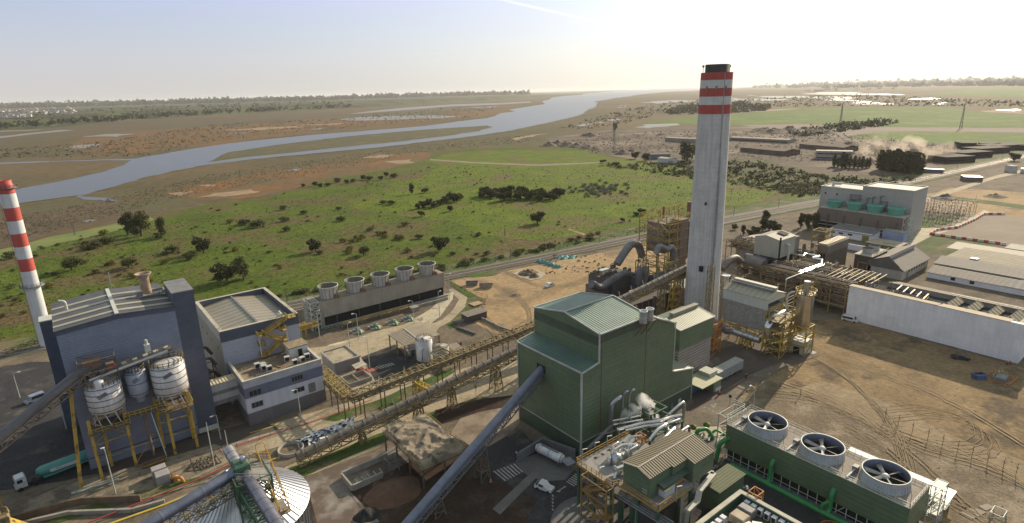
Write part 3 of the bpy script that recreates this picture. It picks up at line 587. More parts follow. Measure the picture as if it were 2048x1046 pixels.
# annexe behind with pale lattice base
T = thing('green_annexe', 'green shed with ribbed ridge roof on a pale lattice-block base behind the boiler hall', 'industrial building', (130, 88, 0))
b = MB(); x0,x1,y0,y1 = 130.3,146.6,91.6,102.8
b.box(x0,x1,y0+.01,y1,13.2,19.3); b.build('wall', GREEN, T)
b = MB(); b.box(x0+.2,x1-.2,y0+.35,y1-.2,3.2,13.2); b.build('lattice_wall', BRICKP, T)
b = MB(); b.box(x0+.5,x1-.6,y0+.5,y1-.4,0,3.2); b.build('plinth', GREYST, T)
b = MB(); ym = (y0+y1)/2+.6
b.slab([(x0-.2,y0-.2,19.4),(x1+.2,y0-.2,19.4),(x1+.2,ym,20.9),(x0-.2,ym,20.9)],.1); b.slab([(x0-.2,ym,20.9),(x1+.2,ym,20.9),(x1+.2,y1+.2,19.4),(x0-.2,y1+.2,19.4)],.1)
b.build('roof', mat('olive_annexe_roof', (0.156,0.180,0.120), (0.126,0.150,0.102), .3, .5, rib=(U_,.8,.05,.35)), T)
b = MB(); b.box(x0+4,x1,ym-.7,ym+.7,20.6,21.8); b.build('ridge_vent', PALEROOF, T)
b = MB(); b.bar((x0-.2,y0-.25,19.4),(x1+.2,y0-.25,19.4),.22); b.bar((x1+.2,y0-.2,19.4),(x1+.2,ym,20.9),.2); b.bar((x0-.2,y0-.2,19.4),(x0-.2,ym,20.9),.2); b.build('edge_trim', TRIM, T)
# ------------------------------------------------------------------ tall chimney
T = thing('tall_chimney', 'tall grey concrete chimney with red and white bands at its top', 'chimney', (182.7, 120, 0))
c = (182.7, 120); H1 = 89.3; rr = lambda z: 6.25-(6.25-5.15)*z/H1
b = MB(); b.lathe(c, [(rr(0),0),(rr(30),30),(rr(60),60),(rr(75.9),75.9)], 48, cap=False); b.build('shaft', CHIM, T)
zs = [75.9,78.9,81.6,84.3,86.9,89.3]; b = MB(); b2 = MB()
for i in range(5): (b if i % 2 == 0 else b2).lathe(c, [(rr(zs[i])+.02,zs[i]),(rr(zs[i+1])+.02,zs[i+1])], 48, cap=False)
b.parts('red_band', RED, T); b2.parts('white_band', WBAND, T)
b = MB(); b.lathe(c, [(5.1,89.3),(3.9,89.32),(3.9,91.9),(3.6,91.9),(3.6,89.4),(.01,89.4)], 40, cap=False); b.build('inner_liner', mat('sooty_liner', (.055,.05,.048), None, .6, .9), T)
b = MB(); dd = Vector((-.84,-.55,0)).normalized()
for z, w in ((22,1.0),(45.6,.5)):
    p = Vector((c[0],c[1],z))+Vector((-.9,-.44,0)).normalized()*rr(z)*.985; b.bar(p-Vector((0,0,w)), p+Vector((0,0,w)), w*1.3)
b.build('inspection_opening', DARK, T)
b = MB()
for a in (200, 235, 270):
    a = R(a-20); p = (c[0]+5.2*math.cos(a), c[1]+5.2*math.sin(a)); b.bar((p[0],p[1],83.6),(p[0],p[1],85.0),.5)
b.build('warning_lamp', GREYST, T)
b = MB()
for a in (150, 340): a = R(a); p = (c[0]+5.0*math.cos(a), c[1]+5.0*math.sin(a)); b.bar((p[0],p[1],89.2),(p[0],p[1],91.6),.12); b.lathe(p, [(.0,90.8),(.45,91.2),(.3,91.7),(0,91.8)],10)
b.build('lightning_mast', GREYST, T)
b = MB(); a = R(243); x, y = c[0]+math.cos(a)*rr(0), c[1]+math.sin(a)*rr(0); x2, y2 = c[0]+math.cos(a)*(rr(H1)+.05), c[1]+math.sin(a)*(rr(H1)+.05)
[b.bar((x+o_*.25,y-o_*.12,z_),(x2+o_*.22,y2-o_*.1,89.2-abs(o_)*9),.12+.06*(o_ == 0)) for o_, z_ in ((-3,20),(-1,4),(0,0),(1,12),(2,30))]; b.build('stain_streak', mat('soot_streak', (.36,.355,.345), (.27,.265,.26), .5, .9), T)
# ------------------------------------------------------------------ left striped chimney
T = thing('striped_chimney', 'slim red and white banded chimney at the left edge with a railed gallery', 'chimney', (-13, 236, 0))
lc = (-12.6, 262.0); zl = [ (p, None) for p in ()]
def zat(px, py): d = raydir(px, py); t = (lc[0]*d.x+lc[1]*d.y)/(d.x*d.x+d.y*d.y); return CAMH+d.z*t
zz = [zat(20,386.5),zat(28,414),zat(35,440),zat(40,465.7),zat(46,491.5),zat(53,515.6),zat(62,539.7)]
T.location = (lc[0], lc[1], 0); ORG[T] = Vector((lc[0], lc[1], 0))
zt = zat(12,360); zp = zat(70,570); r0 = 2.2
b = MB(); b.lathe(lc, [(r0+.05,0),(r0+.05,zp),(r0,zp+.4),(r0,zz[6])], 28, cap=False); b.build('lower_shaft', WHITE, T)
b = MB(); b.lathe(lc,[(r0,zz[1]),(r0,zz[0])],28,cap=False); b.lathe(lc,[(r0,zz[3]),(r0,zz[2])],28,cap=False); b.lathe(lc,[(r0+.03,zz[5]),(r0+.02,zz[4])],28,cap=False); b.parts('white_band', WHITE, T)
b = MB(); b.lathe(lc,[(r0,zz[2]),(r0,zz[1])],28,cap=False); b.lathe(lc,[(r0,zz[4]),(r0,zz[3])],28,cap=False); b.lathe(lc,[(r0+.03,zz[6]),(r0+.02,zz[5])],28,cap=False)
b.lathe(lc,[(r0,zz[0]),(r0,zt-1.6),(r0*.86,zt-1.2),(r0*.86,zt),(r0*.7,zt),(r0*.7,zt-3)],28,cap=False); b.parts('red_band', mat('bright_red_paint', (.50,.085,.065), (.42,.07,.055), .6, .6, streak=.2), T)
for z, w in ((zp, 1.5), (zt-2.6, .9)):
    b = MB(); b.lathe(lc, [(r0,z-.15),(r0+w,z-.15),(r0+w,z),(r0,z)], 24, cap=False)
    q = [(lc[0]+(r0+w-.1)*math.cos(a*math.pi/8), lc[1]+(r0+w-.1)*math.sin(a*math.pi/8), z) for a in range(17)]; b.rail(q, 1.1, 1.5, .09); b.build('gallery', GREYST, T)
b = MB()
for s in (-.35,.35): b.bar((lc[0]-r0-.3,lc[1]-1+s,0),(lc[0]-r0-.3,lc[1]-1+s,zt-2),.1)
for i in range(60): z = zt*i/62; b.bar((lc[0]-r0-.3,lc[1]-1.35,z),(lc[0]-r0-.3,lc[1]-.65,z),.07)
b.build('ladder', GREYST, T)
# ------------------------------------------------------------------ blue-grey silo hall on the left
T = thing('grey_silo_hall', 'big blue-grey clad hall with striped slate gable roof behind the twin white silos', 'industrial building', (-5.9, 159.3, 0))
F0, F1 = 159.3, 183.0
b = MB(); b.ext_v([(-5.9,0),(17.8,0),(17.8,35.9),(6,36.9),(-5.9,35.9)], F0, F1); b.build('wall', BLUEG, T)
b = MB(); b.ext_v([(-5.9,34.9),(6,35.9),(17.8,34.9),(17.8,36.0),(6,37.0),(-5.9,36.0)], F0-.12, F0); b.build('fascia', DKBLUE, T)
b = MB()
for x0, x1, z0, z1 in ((-6.2,6,36.1,37.2),(6,17.9,37.2,36.2)):
    b.slab([(x0,F0-.3,z0),(x1,F0-.3,z1),(x1,F1+.3,z1),(x0,F1+.3,z0)], .15)
b.build('roof', SLROOF, T)
for x0, x1, z0, z1 in ((-6.15,5.6,36.13,37.2),(6.4,17.8,37.2,36.25)):
    for k, (v0, v1) in enumerate(((161.6,163.0),(166.2,167.6),(171.4,173.2),(176.6,178.0))):
        b = MB(); b.slab([(x0,v0,z0+.06),(x1,v0,z1+.06),(x1,v1,z1+.06),(x0,v1,z0+.06)], .05); b.build('skylight_strip', SKYL, T)
b = MB(); b.box(5.6,6.4,F0-.3,F1+.3,37.1,37.4); b.build('ridge_cap', PALE, T)
b = MB(); b.box(17.8,22.5,159.3,171.5,0,39.2); tw = b.build('stair_tower', DKBLUE, T)
b = MB(); b.box(17.7,22.6,159.2,171.6,39.2,39.5); b.build('tower_cap', mat('tower_cap', (.20,.20,.21)), T); 
b = MB(); b.box(17.9,22.6,159.2,159.3,0,1.6); b.build('tower_plinth', PALE, T)
b = MB(); b.box(12,13.2,159.2,159.3,12.2,13.0); b.build('wall_sign', WHITE, T)
b = MB(); b.box(-5.9,17.8,159.15,159.3,3.0,3.25); b.build('base_ledge', DKBLUE, T)
b = MB(); x = g(293, 585, 37.8)
xe = g(*(60+1190/5.12, 540+215/5.12), 37)
b.lathe(xe, [(1.25,36.5),(1.15,40.5),(1.9,41.7),(2.0,41.9),(1.7,41.9),(1.0,40.4),(1.0,38)], 22, cap=False); b.build('roof_stack', mat('rust_stained_stack', (.42,.33,.25), (.30,.19,.12), .8, .7, streak=.6), T)
b = MB(); b.rail([(xe[0]-4,xe[1]-4.4,36.8),(xe[0]+5,xe[1]-4.4,36.6),(xe[0]+5,xe[1]-1,36.6)],1.1,1.2,.08); b.box(xe[0]-2.5,xe[0]-1.2,xe[1]-4,xe[1]-2.4,36.8,38.2); b.box(xe[0]-3.8,xe[0]+4.8,xe[1]-4.4,xe[1]-3.6,36.7,36.95)
b.tube([(xe[0]+1.2,xe[1]-1.2,37.2),(xe[0]+3.6,xe[1]-1.2,37.4),(xe[0]+3.6,xe[1]-3,36.8)], .35, 8, .5); b.build('roof_walkway', GREYST, T)
p = g(*(60+375/5.12, 540+400/5.12), 36.6); b = MB(); b.tube([(p[0],p[1],36.2),(p[0],p[1],38.6),(p[0]-1.2,p[1]+.2,38.9)], .32, 10, .6); b.build('roof_vent_pipe', PALE, T)
p = g(*(60+835/5.12, 540+170/5.12), 36.5); b = MB(); b.bar((p[0],p[1],35),(p[0],p[1],40.5),.22,.22); b.bar((p[0]-.6,p[1],38),(p[0]+.6,p[1],36.5),.12); b.build('roof_mast', PALE, T)
# narrow tower beyond the hall with blue sheeting
T = thing('conveyor_tower', 'narrow dark slate tower with pale cap beside the striped chimney', 'tower', (-12, 176, 0))
tl = (-9.4, 186); b = MB(); bx = g(*(60+85/5.12, 540+490/5.12), 31)
x0, y0 = g(*(60+95/5.12, 540+540/5.12), 31); x1, y1_ = g(*(60+185/5.12, 540+540/5.12), 31)
T.location = (x0, y0, 0); ORG[T] = Vector((x0, y0, 0))
b.box(x0,x0+3.0,y0,y0+4.5,0,31); b.build('wall', DKBLUE, T); b = MB(); b.box(x0-.1,x0+3.1,y0-.1,y0+4.6,31,31.3); b.build('roof_cap', PALE, T)
b = MB(); b.box(x0-.4,x0-.1,y0-.2,y0+.2,0,16); b.build('corner_trim', TRIM, T)
T = thing('blue_sheeted_lift', 'lift shaft wrapped in blue sheeting between the slate tower and the grey hall', 'lift shaft', (x0+3.2, y0-1, 0))
b = MB(); b.box(x0+3.1,-6.1,y0-3.5,y0+1.2,0,29.5); b.build('sheeting', BTARP, T); b = MB(); b.box(x0+3.1,-6.1,y0-3.5,y0+1.2,29.5,31.5); b.build('white_head', WHITE, T)
# ------------------------------------------------------------------ pale-roofed hall and office block
T = thing('pale_roof_hall', 'pale-walled hall with slate parapet and shiny ribbed tan roof left of the office block', 'industrial building', (28.6, 170, 0))
X0,X1,Y0,Y1,Zt = 28.6,50.3,170.2,203.0,22.6
b = MB(); b.box(X0,X1,Y0,Y1,0,20.2); b.build('wall', mat('light_panel_wall', (0.385,0.414,0.494), (0.345,0.374,0.448), .2, .6, rib=(Z_,1.2,.01,.06), streak=.1), T)
b = MB(); b.box(X0-.05,X1+.05,Y0-.05,Y0+.8,19.4,Zt); b.box(X0-.05,X1+.05,Y1-.8,Y1+.05,19.4,Zt); b.box(X1-.8,X1+.05,Y0+.8,Y1-.8,19.4,Zt); b.build('slate_parapet', DKBLUE, T)
b = MB(); b.box(X0-.06,X0+.8,Y0+.8,Y1-.8,19.4,Zt); b.build('pale_parapet', PALE, T)
b = MB(); b.box(X0-.04,X0,Y0,Y1,0,19.4); b.build('cream_side_wall', mat('cream_side', (.44,.42,.35), (.38,.36,.30), .3, .7, streak=.4), T)
b = MB()
for p in (((X0-.1,Y0-.1),(X1+.1,Y0+.9)),((X0-.1,Y1-.9),(X1+.1,Y1+.1)),((X0-.1,Y0+.9),(X0+.9,Y1-.9)),((X1-.9,Y0+.9),(X1+.1,Y1-.9))): b.box(p[0][0],p[1][0],p[0][1],p[1][1],Zt,Zt+.12)
b.build('coping', CONCL, T)
xm = (X0+X1)/2-.3; b = MB()
b.slab([(X0+.85,Y0+.85,20.6),(xm,Y0+.85,22.1),(xm,Y1-.85,22.1),(X0+.85,Y1-.85,20.6)],.1); b.slab([(xm,Y0+.85,22.1),(X1-.85,Y0+.85,20.6),(X1-.85,Y1-.85,20.6),(xm,Y1-.85,22.1)],.1); 
pr = mat('tan_standing_seam_roof', (0.357,0.315,0.230), (0.306,0.272,0.204), .3, .42, .25, rib=(V_,2.9,.12,.45)); b.build('roof', pr, T)
b = MB(); b.box(xm-.3,xm+.3,Y0+.85,Y1-.85,22.1,22.35); b.build('ridge_cap', GREYST, T)
b = MB()
for y in (176,184,190,197): b.box(X0-.15,X0-.04,y,y+.7,15.5,16.2)
b.build('side_vent', GREYST, T)
T = thing('zigzag_stair', 'yellow steel zigzag escape stair on the front of the pale-roofed hall', 'stairs', (43, 169.5, 13))
xs = [(39.2,45.2)]; lev = [13.1,16.3,19.4,22.8]; b = MB(); rl = MB(); lg = MB()
for i in range(3):
    a, c = (39.4,44.2) if i % 2 == 0 else (44.2,39.4); z0, z1 = lev[i], lev[i+1]
    if i == 2: a, c = 39.4, 46.5
    for y in (167.6,168.9): b.bar((a,y,z0),(c,y,z1),.12,.4); rl.bar((a,y,z0+1.1),(c,y,z1+1.1),.12); rl.bar((a,y,z0+.6),(c,y,z1+.6),.1)
    for k in range(14): f = k/13; x = a+(c-a)*f; b.box(x-.15,x+.15,167.6,168.9,z0+(z1-z0)*f,z0+(z1-z0)*f+.06)
for i, z in enumerate(lev):
    for x0_, x1_ in ((37.8,39.4),(44.2,45.8)) if i < 3 else ((46.5,49.0),): b.box(x0_,x1_,167.5,170.1,z-.12,z); rl.rail([(x0_,170,z),(x0_,167.5,z),(x1_,167.5,z),(x1_,170,z)],1.15,.9,.11)
b.build('stair_flight', YEL, T); rl.build('railing', YEL, T)
lg.bar((37.9,167.5,13),(37.9,167.5,20),.15); lg.bar((45.8,167.5,13),(45.8,167.5,20),.15); lg.build('post', WHITE, T)
T = thing('roof_plant_box', 'small grey machine box at the top landing of the yellow stair', 'machine', (45.5, 171.5, 22)); b = MB(); b.bev(44.6,46.2,170.9,172.1,21.6,23.6,.2); b.lathe((45.4,171.5),[(.4,23.6),(.4,24.1),(.2,24.3)],10); b.build('housing', PALE, T)
O_ = thing('office_block', 'white and blue banded three-storey block with parapet roof and ribbon windows', 'office building', (29.2, 154.2, 0))
A0,A1,B0,B1 = 29.2,50.3,154.2,170.0
b = MB(); b.box(A0,A1,B0,B1,0,3.9); b.build('base_storey', mat('grey_base_storey', (.155,.15,.16), (.12,.115,.12), .3, .8, streak=.3), O_)
b = MB(); b.box(A0,A1,B0,B1,3.9,8.3); b.build('white_storey', mat('white_office_panel', (0.504,0.528,0.588), (0.444,0.468,0.528), .3, .6, rib=(U_,2.2,.01,.12), streak=.1), O_)
b = MB(); b.box(A0-.03,A1+.03,B0-.03,B1,8.3,11.3); b.build('blue_storey', MIDBLUE, O_)
b = MB(); b.box(A0,A1,B0,B0+.55,11.3,13.3); b.box(A0,A0+.55,B0+.55,B1,11.3,13.3); b.box(A1-.55,A1,B0+.55,B1,11.3,13.3); b.box(A0+.55,A1-.55,B0+.55,B1,11.3,11.9); b.build('parapet', mat('white_parapet', (.40,.42,.47), None, .3, .6), O_)
b = MB(); b.box(A0-.1,A1+.1,B0-.1,B0+.65,13.3,13.45); b.box(A0-.1,A0+.65,B0+.65,B1,13.3,13.45); b.box(A1-.65,A1+.1,B0+.65,B1,13.3,13.45); b.build('coping', mat('cream_coping', (.52,.48,.38)), O_)
b = MB(); b.box(A0+.56,A1-.56,B0+.56,B1-.01,11.9,11.95); b.build('roof_deck', mat('brown_gravel_roof', (.19,.15,.11), (.13,.10,.08), .4, .95, c3=(.26,.215,.15), s3=.2, t3=.55), O_)
def win(par, x0, x1, y, z0, z1, n=1, open_=False):
    b = MB(); b.box(x0,x1,y-.05,y+.02,z0,z1); w_ = b.build('window', GLASS, par)
    b = MB(); frame_rect(b, x0, x1, y-.02, z0, z1, .09, .06)
    for i in range(1, n): x = x0+(x1-x0)*i/n; b.box(x-.05,x+.05,y-.09,y-.03,z0,z1)
    b.build('frame', GREYST, w_); return w_
win(O_,30.4,33.3,B0-.03,8.7,10.2,3); win(O_,41.6,44.6,B0-.03,9.2,10.6,4); win(O_,30.5,33.3,B0,5.2,6.6,3); win(O_,41.7,44.6,B0,5.6,6.9,3)
b = MB(); b.box(45.8,47.8,B0-.06,B0,4.3,7.1); b.build('grey_door', GREYST, O_)
P_ = thing('rooftop_cabin', 'white rooftop cabin with flat brown roof and open dark door on the office block', 'cabin', (46, 164, 12))
b = MB(); b.box(44.6,50.0,163.6,168.6,11.96,14.9); b.build('wall', WHITE, P_); b = MB(); b.box(44.4,50.2,163.4,168.8,14.9,15.15); b.build('roof', mat('cabin_brown_roof', (.30,.24,.15), (.20,.16,.11), .8, .9), P_)
b = MB(); b.box(46.9,48.2,163.52,163.6,12.0,14.1); b.build('doorway', DARK, P_); b = MB(); b.box(46.3,46.9,163.3,163.4,12.0,14.1); b.box(48.2,48.8,163.3,163.4,12.0,14.1); b.build('door', PALE, P_)
acp = proto('air_conditioner', 'x', 'air conditioner', 'air conditioning units on the office roof')
b = MB(); b.bev(-.75,.75,-.6,.6,.3,1.7,.05); b.box(-.7,-.5,-.5,.5,0,.3); b.box(.5,.7,-.5,.5,0,.3); b.build('casing', mat('ac_casing', (.55,.55,.53), None, 1, .5), acp)
b = MB(); b.box(-.55,.55,-.66,-.6,.5,1.5); b.build('fan_grille', DARK, acp)
acs = [((43.2,162.0),'air conditioner with a bent duct left of the rooftop cabin'),((44.2,158.4),'air conditioner nearest the front parapet, left of three'),((46.4,158.8),'air conditioner in the middle of three near the parapet'),((48.3,160.0),'air conditioner nearest the right parapet corner'),((35.3,163.2),'air conditioner at the back of the left cluster'),((36.6,162.1),'air conditioner second from the back of the left cluster'),((36.4,160.6),'air conditioner third from the back of the left cluster'),((37.4,159.2),'air conditioner at the front of the left cluster')]
for i, (p, lb) in enumerate(acs):
    o = acp if i == 0 else dup(acp, (0,0,0)); place(o, (p[0],p[1],11.96), R(12*((i*7) % 3-1))); o['label'] = lb
T = thing('pallet_rack', 'row of grey slatted condenser fins near the left end of the office roof', 'rack', (35, 156.8, 12)); b = MB()
for i in range(9): b.box(33.4+i*.6,33.55+i*.6,156.2,157.4,11.96,13.1)
b.bar((33.3,156.8,13),(38.5,156.8,13),.12); b.build('fins', STEEL, T)
T = thing('rooftop_timbers', 'brown L-shaped kerb and boards lying on the office roof', 'boards', (40, 161, 12)); b = MB(); b.bar((38.9,164.2,12.1),(40.4,159.4,12.1),.35,.25); b.bar((40.4,159.4,12.1),(45.8,162.6,12.1),.3,.2); b.build('boards', WOOD, T)
T = thing('link_bridge', 'white and grey covered link bridge between the slate tower and the office block', 'bridge', (25.5, 158.5, 0))
b = MB(); b.box(22.6,29.2,160.2,163.4,7.2,12.2); b.build('wall', mat('bridge_panel', (.40,.41,.42), (.35,.36,.37), .4, .6, rib=(U_,1.1,.015,.15)), T); b = MB(); b.box(22.6,29.15,160.1,160.2,9.1,10.1); b.box(22.6,29.15,160.1,160.2,6.2,7.4); b.build('grey_band', GREYST, T)
b = MB(); b.box(22.6,29.1,159.9,163.7,12.2,12.4); b.build('roof', mat('bridge_cream_roof', (.48,.42,.28), (.40,.35,.24), .5, .6, rib=(U_,.8,.06,.4)), T)
T = thing('duct_manifold', 'tangle of rusty curved ducts between the grey hall and the pale-roofed hall', 'ducts', (25.5, 172, 0)); 
for i, (v, z) in enumerate(((172,5),(175,8),(178,11),(182,13))): b = MB(); b.tube([(23,v,z-2),(24.2,v,z+1.5),(26.2,v+.5,z+1.8),(27.6,v+.5,z-1)], .45, 8, 1); b.build('duct', RUST if i % 2 else GREYST, T)
b = MB(); b.tower(23.5,27.5,170,184,0,9,3,.2,1,1); b.build('frame', BROWN, T)
# ------------------------------------------------------------------ twin white silos on yellow legs
def silo(name, label, cx, cy, r, z0, z1, bands, m=TANKW):
    T = thing(name, label, 'silo', (cx, cy, z0))
    b = MB(); b.lathe((cx,cy), [(.9,z0-2.2),(r*.55,z0-1.0),(r,z0-.1),(r,z1),(r*.5,z1+.35),(.01,z1+.5)], 36); b.build('shell', m, T)
    b = MB()
    for k in range(bands): z = z0+.3+(z1-z0-.5)*k/(bands-1); b.lathe((cx,cy), [(r+.02,z-.09),(r+.12,z-.06),(r+.12,z+.06),(r+.02,z+.09)], 36, cap=False)
    b.build('hoop', RUST, T)
    b = MB(); q = [(cx+(r-.1)*math.cos(a*math.pi/10), cy+(r-.1)*math.sin(a*math.pi/10), z1+.1) for a in range(21)]; b.rail(q, 1.2, 1.2, .12); b.build('roof_railing', YELD, T)
    b = MB(); b.bar((cx-r*.4,cy-r*.95,z1-2.2),(cx+r*.1,cy-r*1.03,z1-1.3),.08,.9); b.build('name_plate', GREYST, T)
    return T
silo('ash_silo', 'white hooped silo on the left, under the end of the dark covered conveyor', .2, 155.2, 3.6, 16.7, 22.9, 5)
silo('ash_silo', 'white hooped silo on the right, beside the slate stair tower', 13.4, 155.2, 3.75, 16.6, 23.6, 5)
T = silo('day_silo', 'slim grey-blue silo between the two white hooped silos', 6.8, 156.4, 2.2, 17.6, 23.4, 3, mat('grey_silo_paint', (.38,.42,.50), (.30,.33,.40), .5, .5, streak=.3))
T = thing('silo_support', 'yellow steel legs and platforms carrying the three silos', 'steel frame', (-4, 152, 0))
for (x, y), ht in (((-4.0,152.2),16),((-1.7,157.5),15),((2.9,153.4),15.5),((11.2,153.2),15.5),((16.2,153.0),16),((16.2,158),15),((9.5,158),15)):
    b = MB(); b.bar((x,y,0),(x,y,ht),.62); b.build('leg', YEL, T)
b = MB(); b.bar((-8.2,152.4,0),(-5.4,155.5,26),.75); b.build('leaning_leg', YEL, T)
b = MB()
for z in (9.5,15.6):
    for a, c in (((-4,152.2),(2.9,153.4)),((9.5,153.3),(16.2,153)),((16.2,153),(16.2,158)),((-4,152.2),(-1.7,157.5))): b.bar((*a,z),(*c,z),.3)
b.bar((-4,152.2,9.5),(2.9,153.4,15.6),.2); b.bar((2.9,153.4,9.5),(-4,152.2,15.6),.2); b.bar((11.2,153.2,9.5),(16.2,153,15.6),.2); b.bar((16.2,153,9.5),(11.2,153.2,15.6),.2)
b.bar((-4,152.2,5.5),(2.9,153.4,5.5),.14); b.bar((2.9,153.4,5.5),(16.2,153,5.5),.12); b.bar((2.9,153.4,1),(11.2,153.2,12),.16); b.build('bracing', YELD, T)
b = MB()
for i in range(10): a = i*math.pi/5; b.bar((.2+3.2*math.cos(a),155.2+3.2*math.sin(a),16.7),(.2+3.2*math.cos(a+.3),155.2+3.2*math.sin(a+.3),13.2),.16); b.bar((13.4+3.3*math.cos(a),155.2+3.3*math.sin(a),16.6),(13.4+3.3*math.cos(a+.3),155.2+3.3*math.sin(a+.3),13.2),.16)
b.parts('white_strut', WHITE, T)
b = MB(); b.box(2.6,11.6,152.2,155,13.6,13.8); b.box(-4.4,3.6,151.4,158,12.4,12.6); b.box(9.4,17,151.4,158,12.4,12.6); b.build('platform', BROWN, T)
b = MB(); b.rail([(2.6,152.2,13.8),(11.6,152.2,13.8)],1.3,1.1,.12); b.rail([(-4.4,151.4,12.6),(3.6,151.4,12.6)],1.2,1.3,.1); b.rail([(9.4,151.4,12.6),(17,151.4,12.6),(17,158,12.6)],1.2,1.3,.1); b.build('railing', YEL, T)
b = MB(); b.tube([(6.6,153.2,13.6),(6.8,153.0,2)], .28, 8); b.build('drop_pipe', RUST, T); b = MB(); b.tube([(8.0,153,13.6),(9.2,152.4,1)], .12, 8); b.build('thin_pipe', PALE, T)
T = thing('transfer_conveyor', 'short covered conveyor linking the tops of the two white silos', 'conveyor', (6, 155, 24))
b = MB(); b.bar((-2.5,154.6,24.8),(15,154.6,27.4),2.0,.5); b.build('belt_deck', BROWN, T); b = MB()
for k in range(8): f = (k+.5)/8; b.bar((-2.5+17.5*f-.5,155,25.2+2.6*f),(-2.5+17.5*f+.5,155,25.35+2.6*f),1.2,.35)
b.build('cover_panel', PALE, T); b = MB(); b.tube([(-2,153.4,24.9),(14,153.4,27.3)], .45, 8); b.build('dust_pipe', STEEL, T)
b = MB(); b.rail([(-2.5,153.6,25),(15,153.6,27.6)],1.2,1.6,.09); b.rail([(12,157,24.2),(17,157,24.2),(17,153,24.2)],1.3,1.2,.1); b.build('railing', YELD, T)
b = MB(); b.box(9.7,10.9,155.5,156.7,25.8,29.2); b.tube([(10.3,156.1,29.2),(10.3,156.1,30.4)], .3, 8); b.build('filter_head', PALE, T)
T = thing('head_house', 'open steel head house where the dark conveyor ends over the left silo', 'machine house', (0, 155, 24))
b = MB(); b.tower(-3.4,3.6,153,157.5,24,29.5,2,.16,1,1); b.build('frame', BROWN, T); b = MB(); b.box(-2.6,.8,153.8,156.6,27.2,29.0); b.box(1.6,3.2,153.6,155.6,24.4,27.6); b.build('drive_box', RUST, T)
b = MB(); b.box(1.5,3.4,153.5,155.7,25.2,25.7); b.box(1.5,3.4,153.5,155.7,26.4,26.9); b.build('red_band', RED, T); b = MB(); b.lathe((-.4,152.6),[(1,22.7),(1,24.6),(.6,24.8)],14); b.build('dust_bin', WHITE, T)
# dark covered conveyor coming in from the left
def conveyor(name, label, a, b_, w, h, cm, fm, sup=(), gap=None, rnd_=True, pylon=None, rings=0, postz=None):
    T = thing(name, label, 'conveyor', ((a[0]+b_[0])/2, (a[1]+b_[1])/2, 0)); A, B = Vector(a), Vector(b_); d = (B-A).normalized(); x = d.cross(Vector((0,0,1))).normalized(); z = x.cross(d)
    b = MB(); n = 9; vs = []
    if rnd_: prof = [(-w/2,0)]+[(-w/2*math.cos(math.pi*k/n), h*.35+h*.65*math.sin(math.pi*k/n)) for k in range(n+1)]+[(w/2,0)]
    else: prof = [(-w/2,0),(-w/2,h*.75),(0,h),(w/2,h*.75),(w/2,0)]
    vs = [A+x*p+z*q for p, q in prof]+[B+x*p+z*q for p, q in prof]; m = len(prof)
    b.add(vs, [(i,(i+1)%m,(i+1)%m+m,i+m) for i in range(m)], False); b.add(vs[:m], [tuple(reversed(range(m)))]); b.add(vs[m:], [tuple(range(m))]); b.build('cover', cm, T)
    b = MB(); L_ = (B-A).length; b.truss(A-z*1.5, B-z*1.5, w*1.15, 1.5, int(L_/2.6), .16); b.build('truss', fm, T)
    if rings:
        b = MB()
        for k in range(rings):
            p = A.lerp(B, (k+.5)/rings)
            for j in range(n): q0 = p+x*(-w/2*1.04*math.cos(math.pi*j/n))+z*(h*.35+h*.68*math.sin(math.pi*j/n)); q1 = p+x*(-w/2*1.04*math.cos(math.pi*(j+1)/n))+z*(h*.35+h*.68*math.sin(math.pi*(j+1)/n)); b.bar(q0, q1, .2, .1)
        b.build('cover_ring', GREYST, T)
    for f, wd in sup:
        p = A.lerp(B, f)-z*1.5; b = MB(); b.tower(p.x-wd/2, p.x+wd/2, p.y-wd/2, p.y+wd/2, 0, p.z, max(2,int(p.z/2.2)), .16, .6, 2); b.build('trestle', YELD, T)
    return T
e0 = g(-70, 870, 9); 
conveyor('covered_conveyor', 'dark slatted conveyor rising from the left edge to the left white silo', (-44,140,6.5), (-1.5,155,27.4), 2.6, 1.3, mat('dark_conveyor_cover', (.10,.10,.11), (.075,.075,.08), .5, .6), BROWN, ((.5,3.0),), rnd_=False)
# long weathered conveyor running through the plant
T = conveyor('long_conveyor', 'long weathered half-round covered conveyor running behind the tarpaulin canopy to the chimney', (33,127.2,2.6), (196,127.8,19.6), 2.1, 1.9, DUCTB, YELD, ((.10,1.8),(.20,2.6),(.265,2.2),(.36,3.0),(.43,2.6),(.83,2.6),(.9,2.6),(.96,2.6)), rings=52)
b = MB()
for k in range(26):
    f = (k+.3)/26; p = Vector((33,127.2,2.6)).lerp(Vector((196,127.8,19.6)), f); b.bar((p.x-.5,p.y+1.3,p.z+1.2),(p.x-.9,p.y+1.5,p.z+2.9),.2)
b.parts('lamp_arm', TRIM, T); b = MB(); b.rail([(33,125.6,2.5),(196,126.2,19.5)],1.1,2.2,.09); b.build('walkway_railing', YELD, T)
# blue-grey inclined conveyor into the green hall
T = conveyor('inclined_conveyor', 'blue-grey round-topped conveyor climbing from the bottom edge into the green hall', (34,88.5,-.1), (87.2,101.0,17.9), 2.0, 1.5, CONVB, GREYST, (), rings=0)
for (x, y) in ((64.2,95.6),(50.2,92.3)):
    p = (x-34)/53.2*18-1.5; b = MB(); b.tower(x-1.3,x+1.3,y-1.3,y+1.3,0,p,3,.18,.55,1); b.build('trestle', BROWN, T)
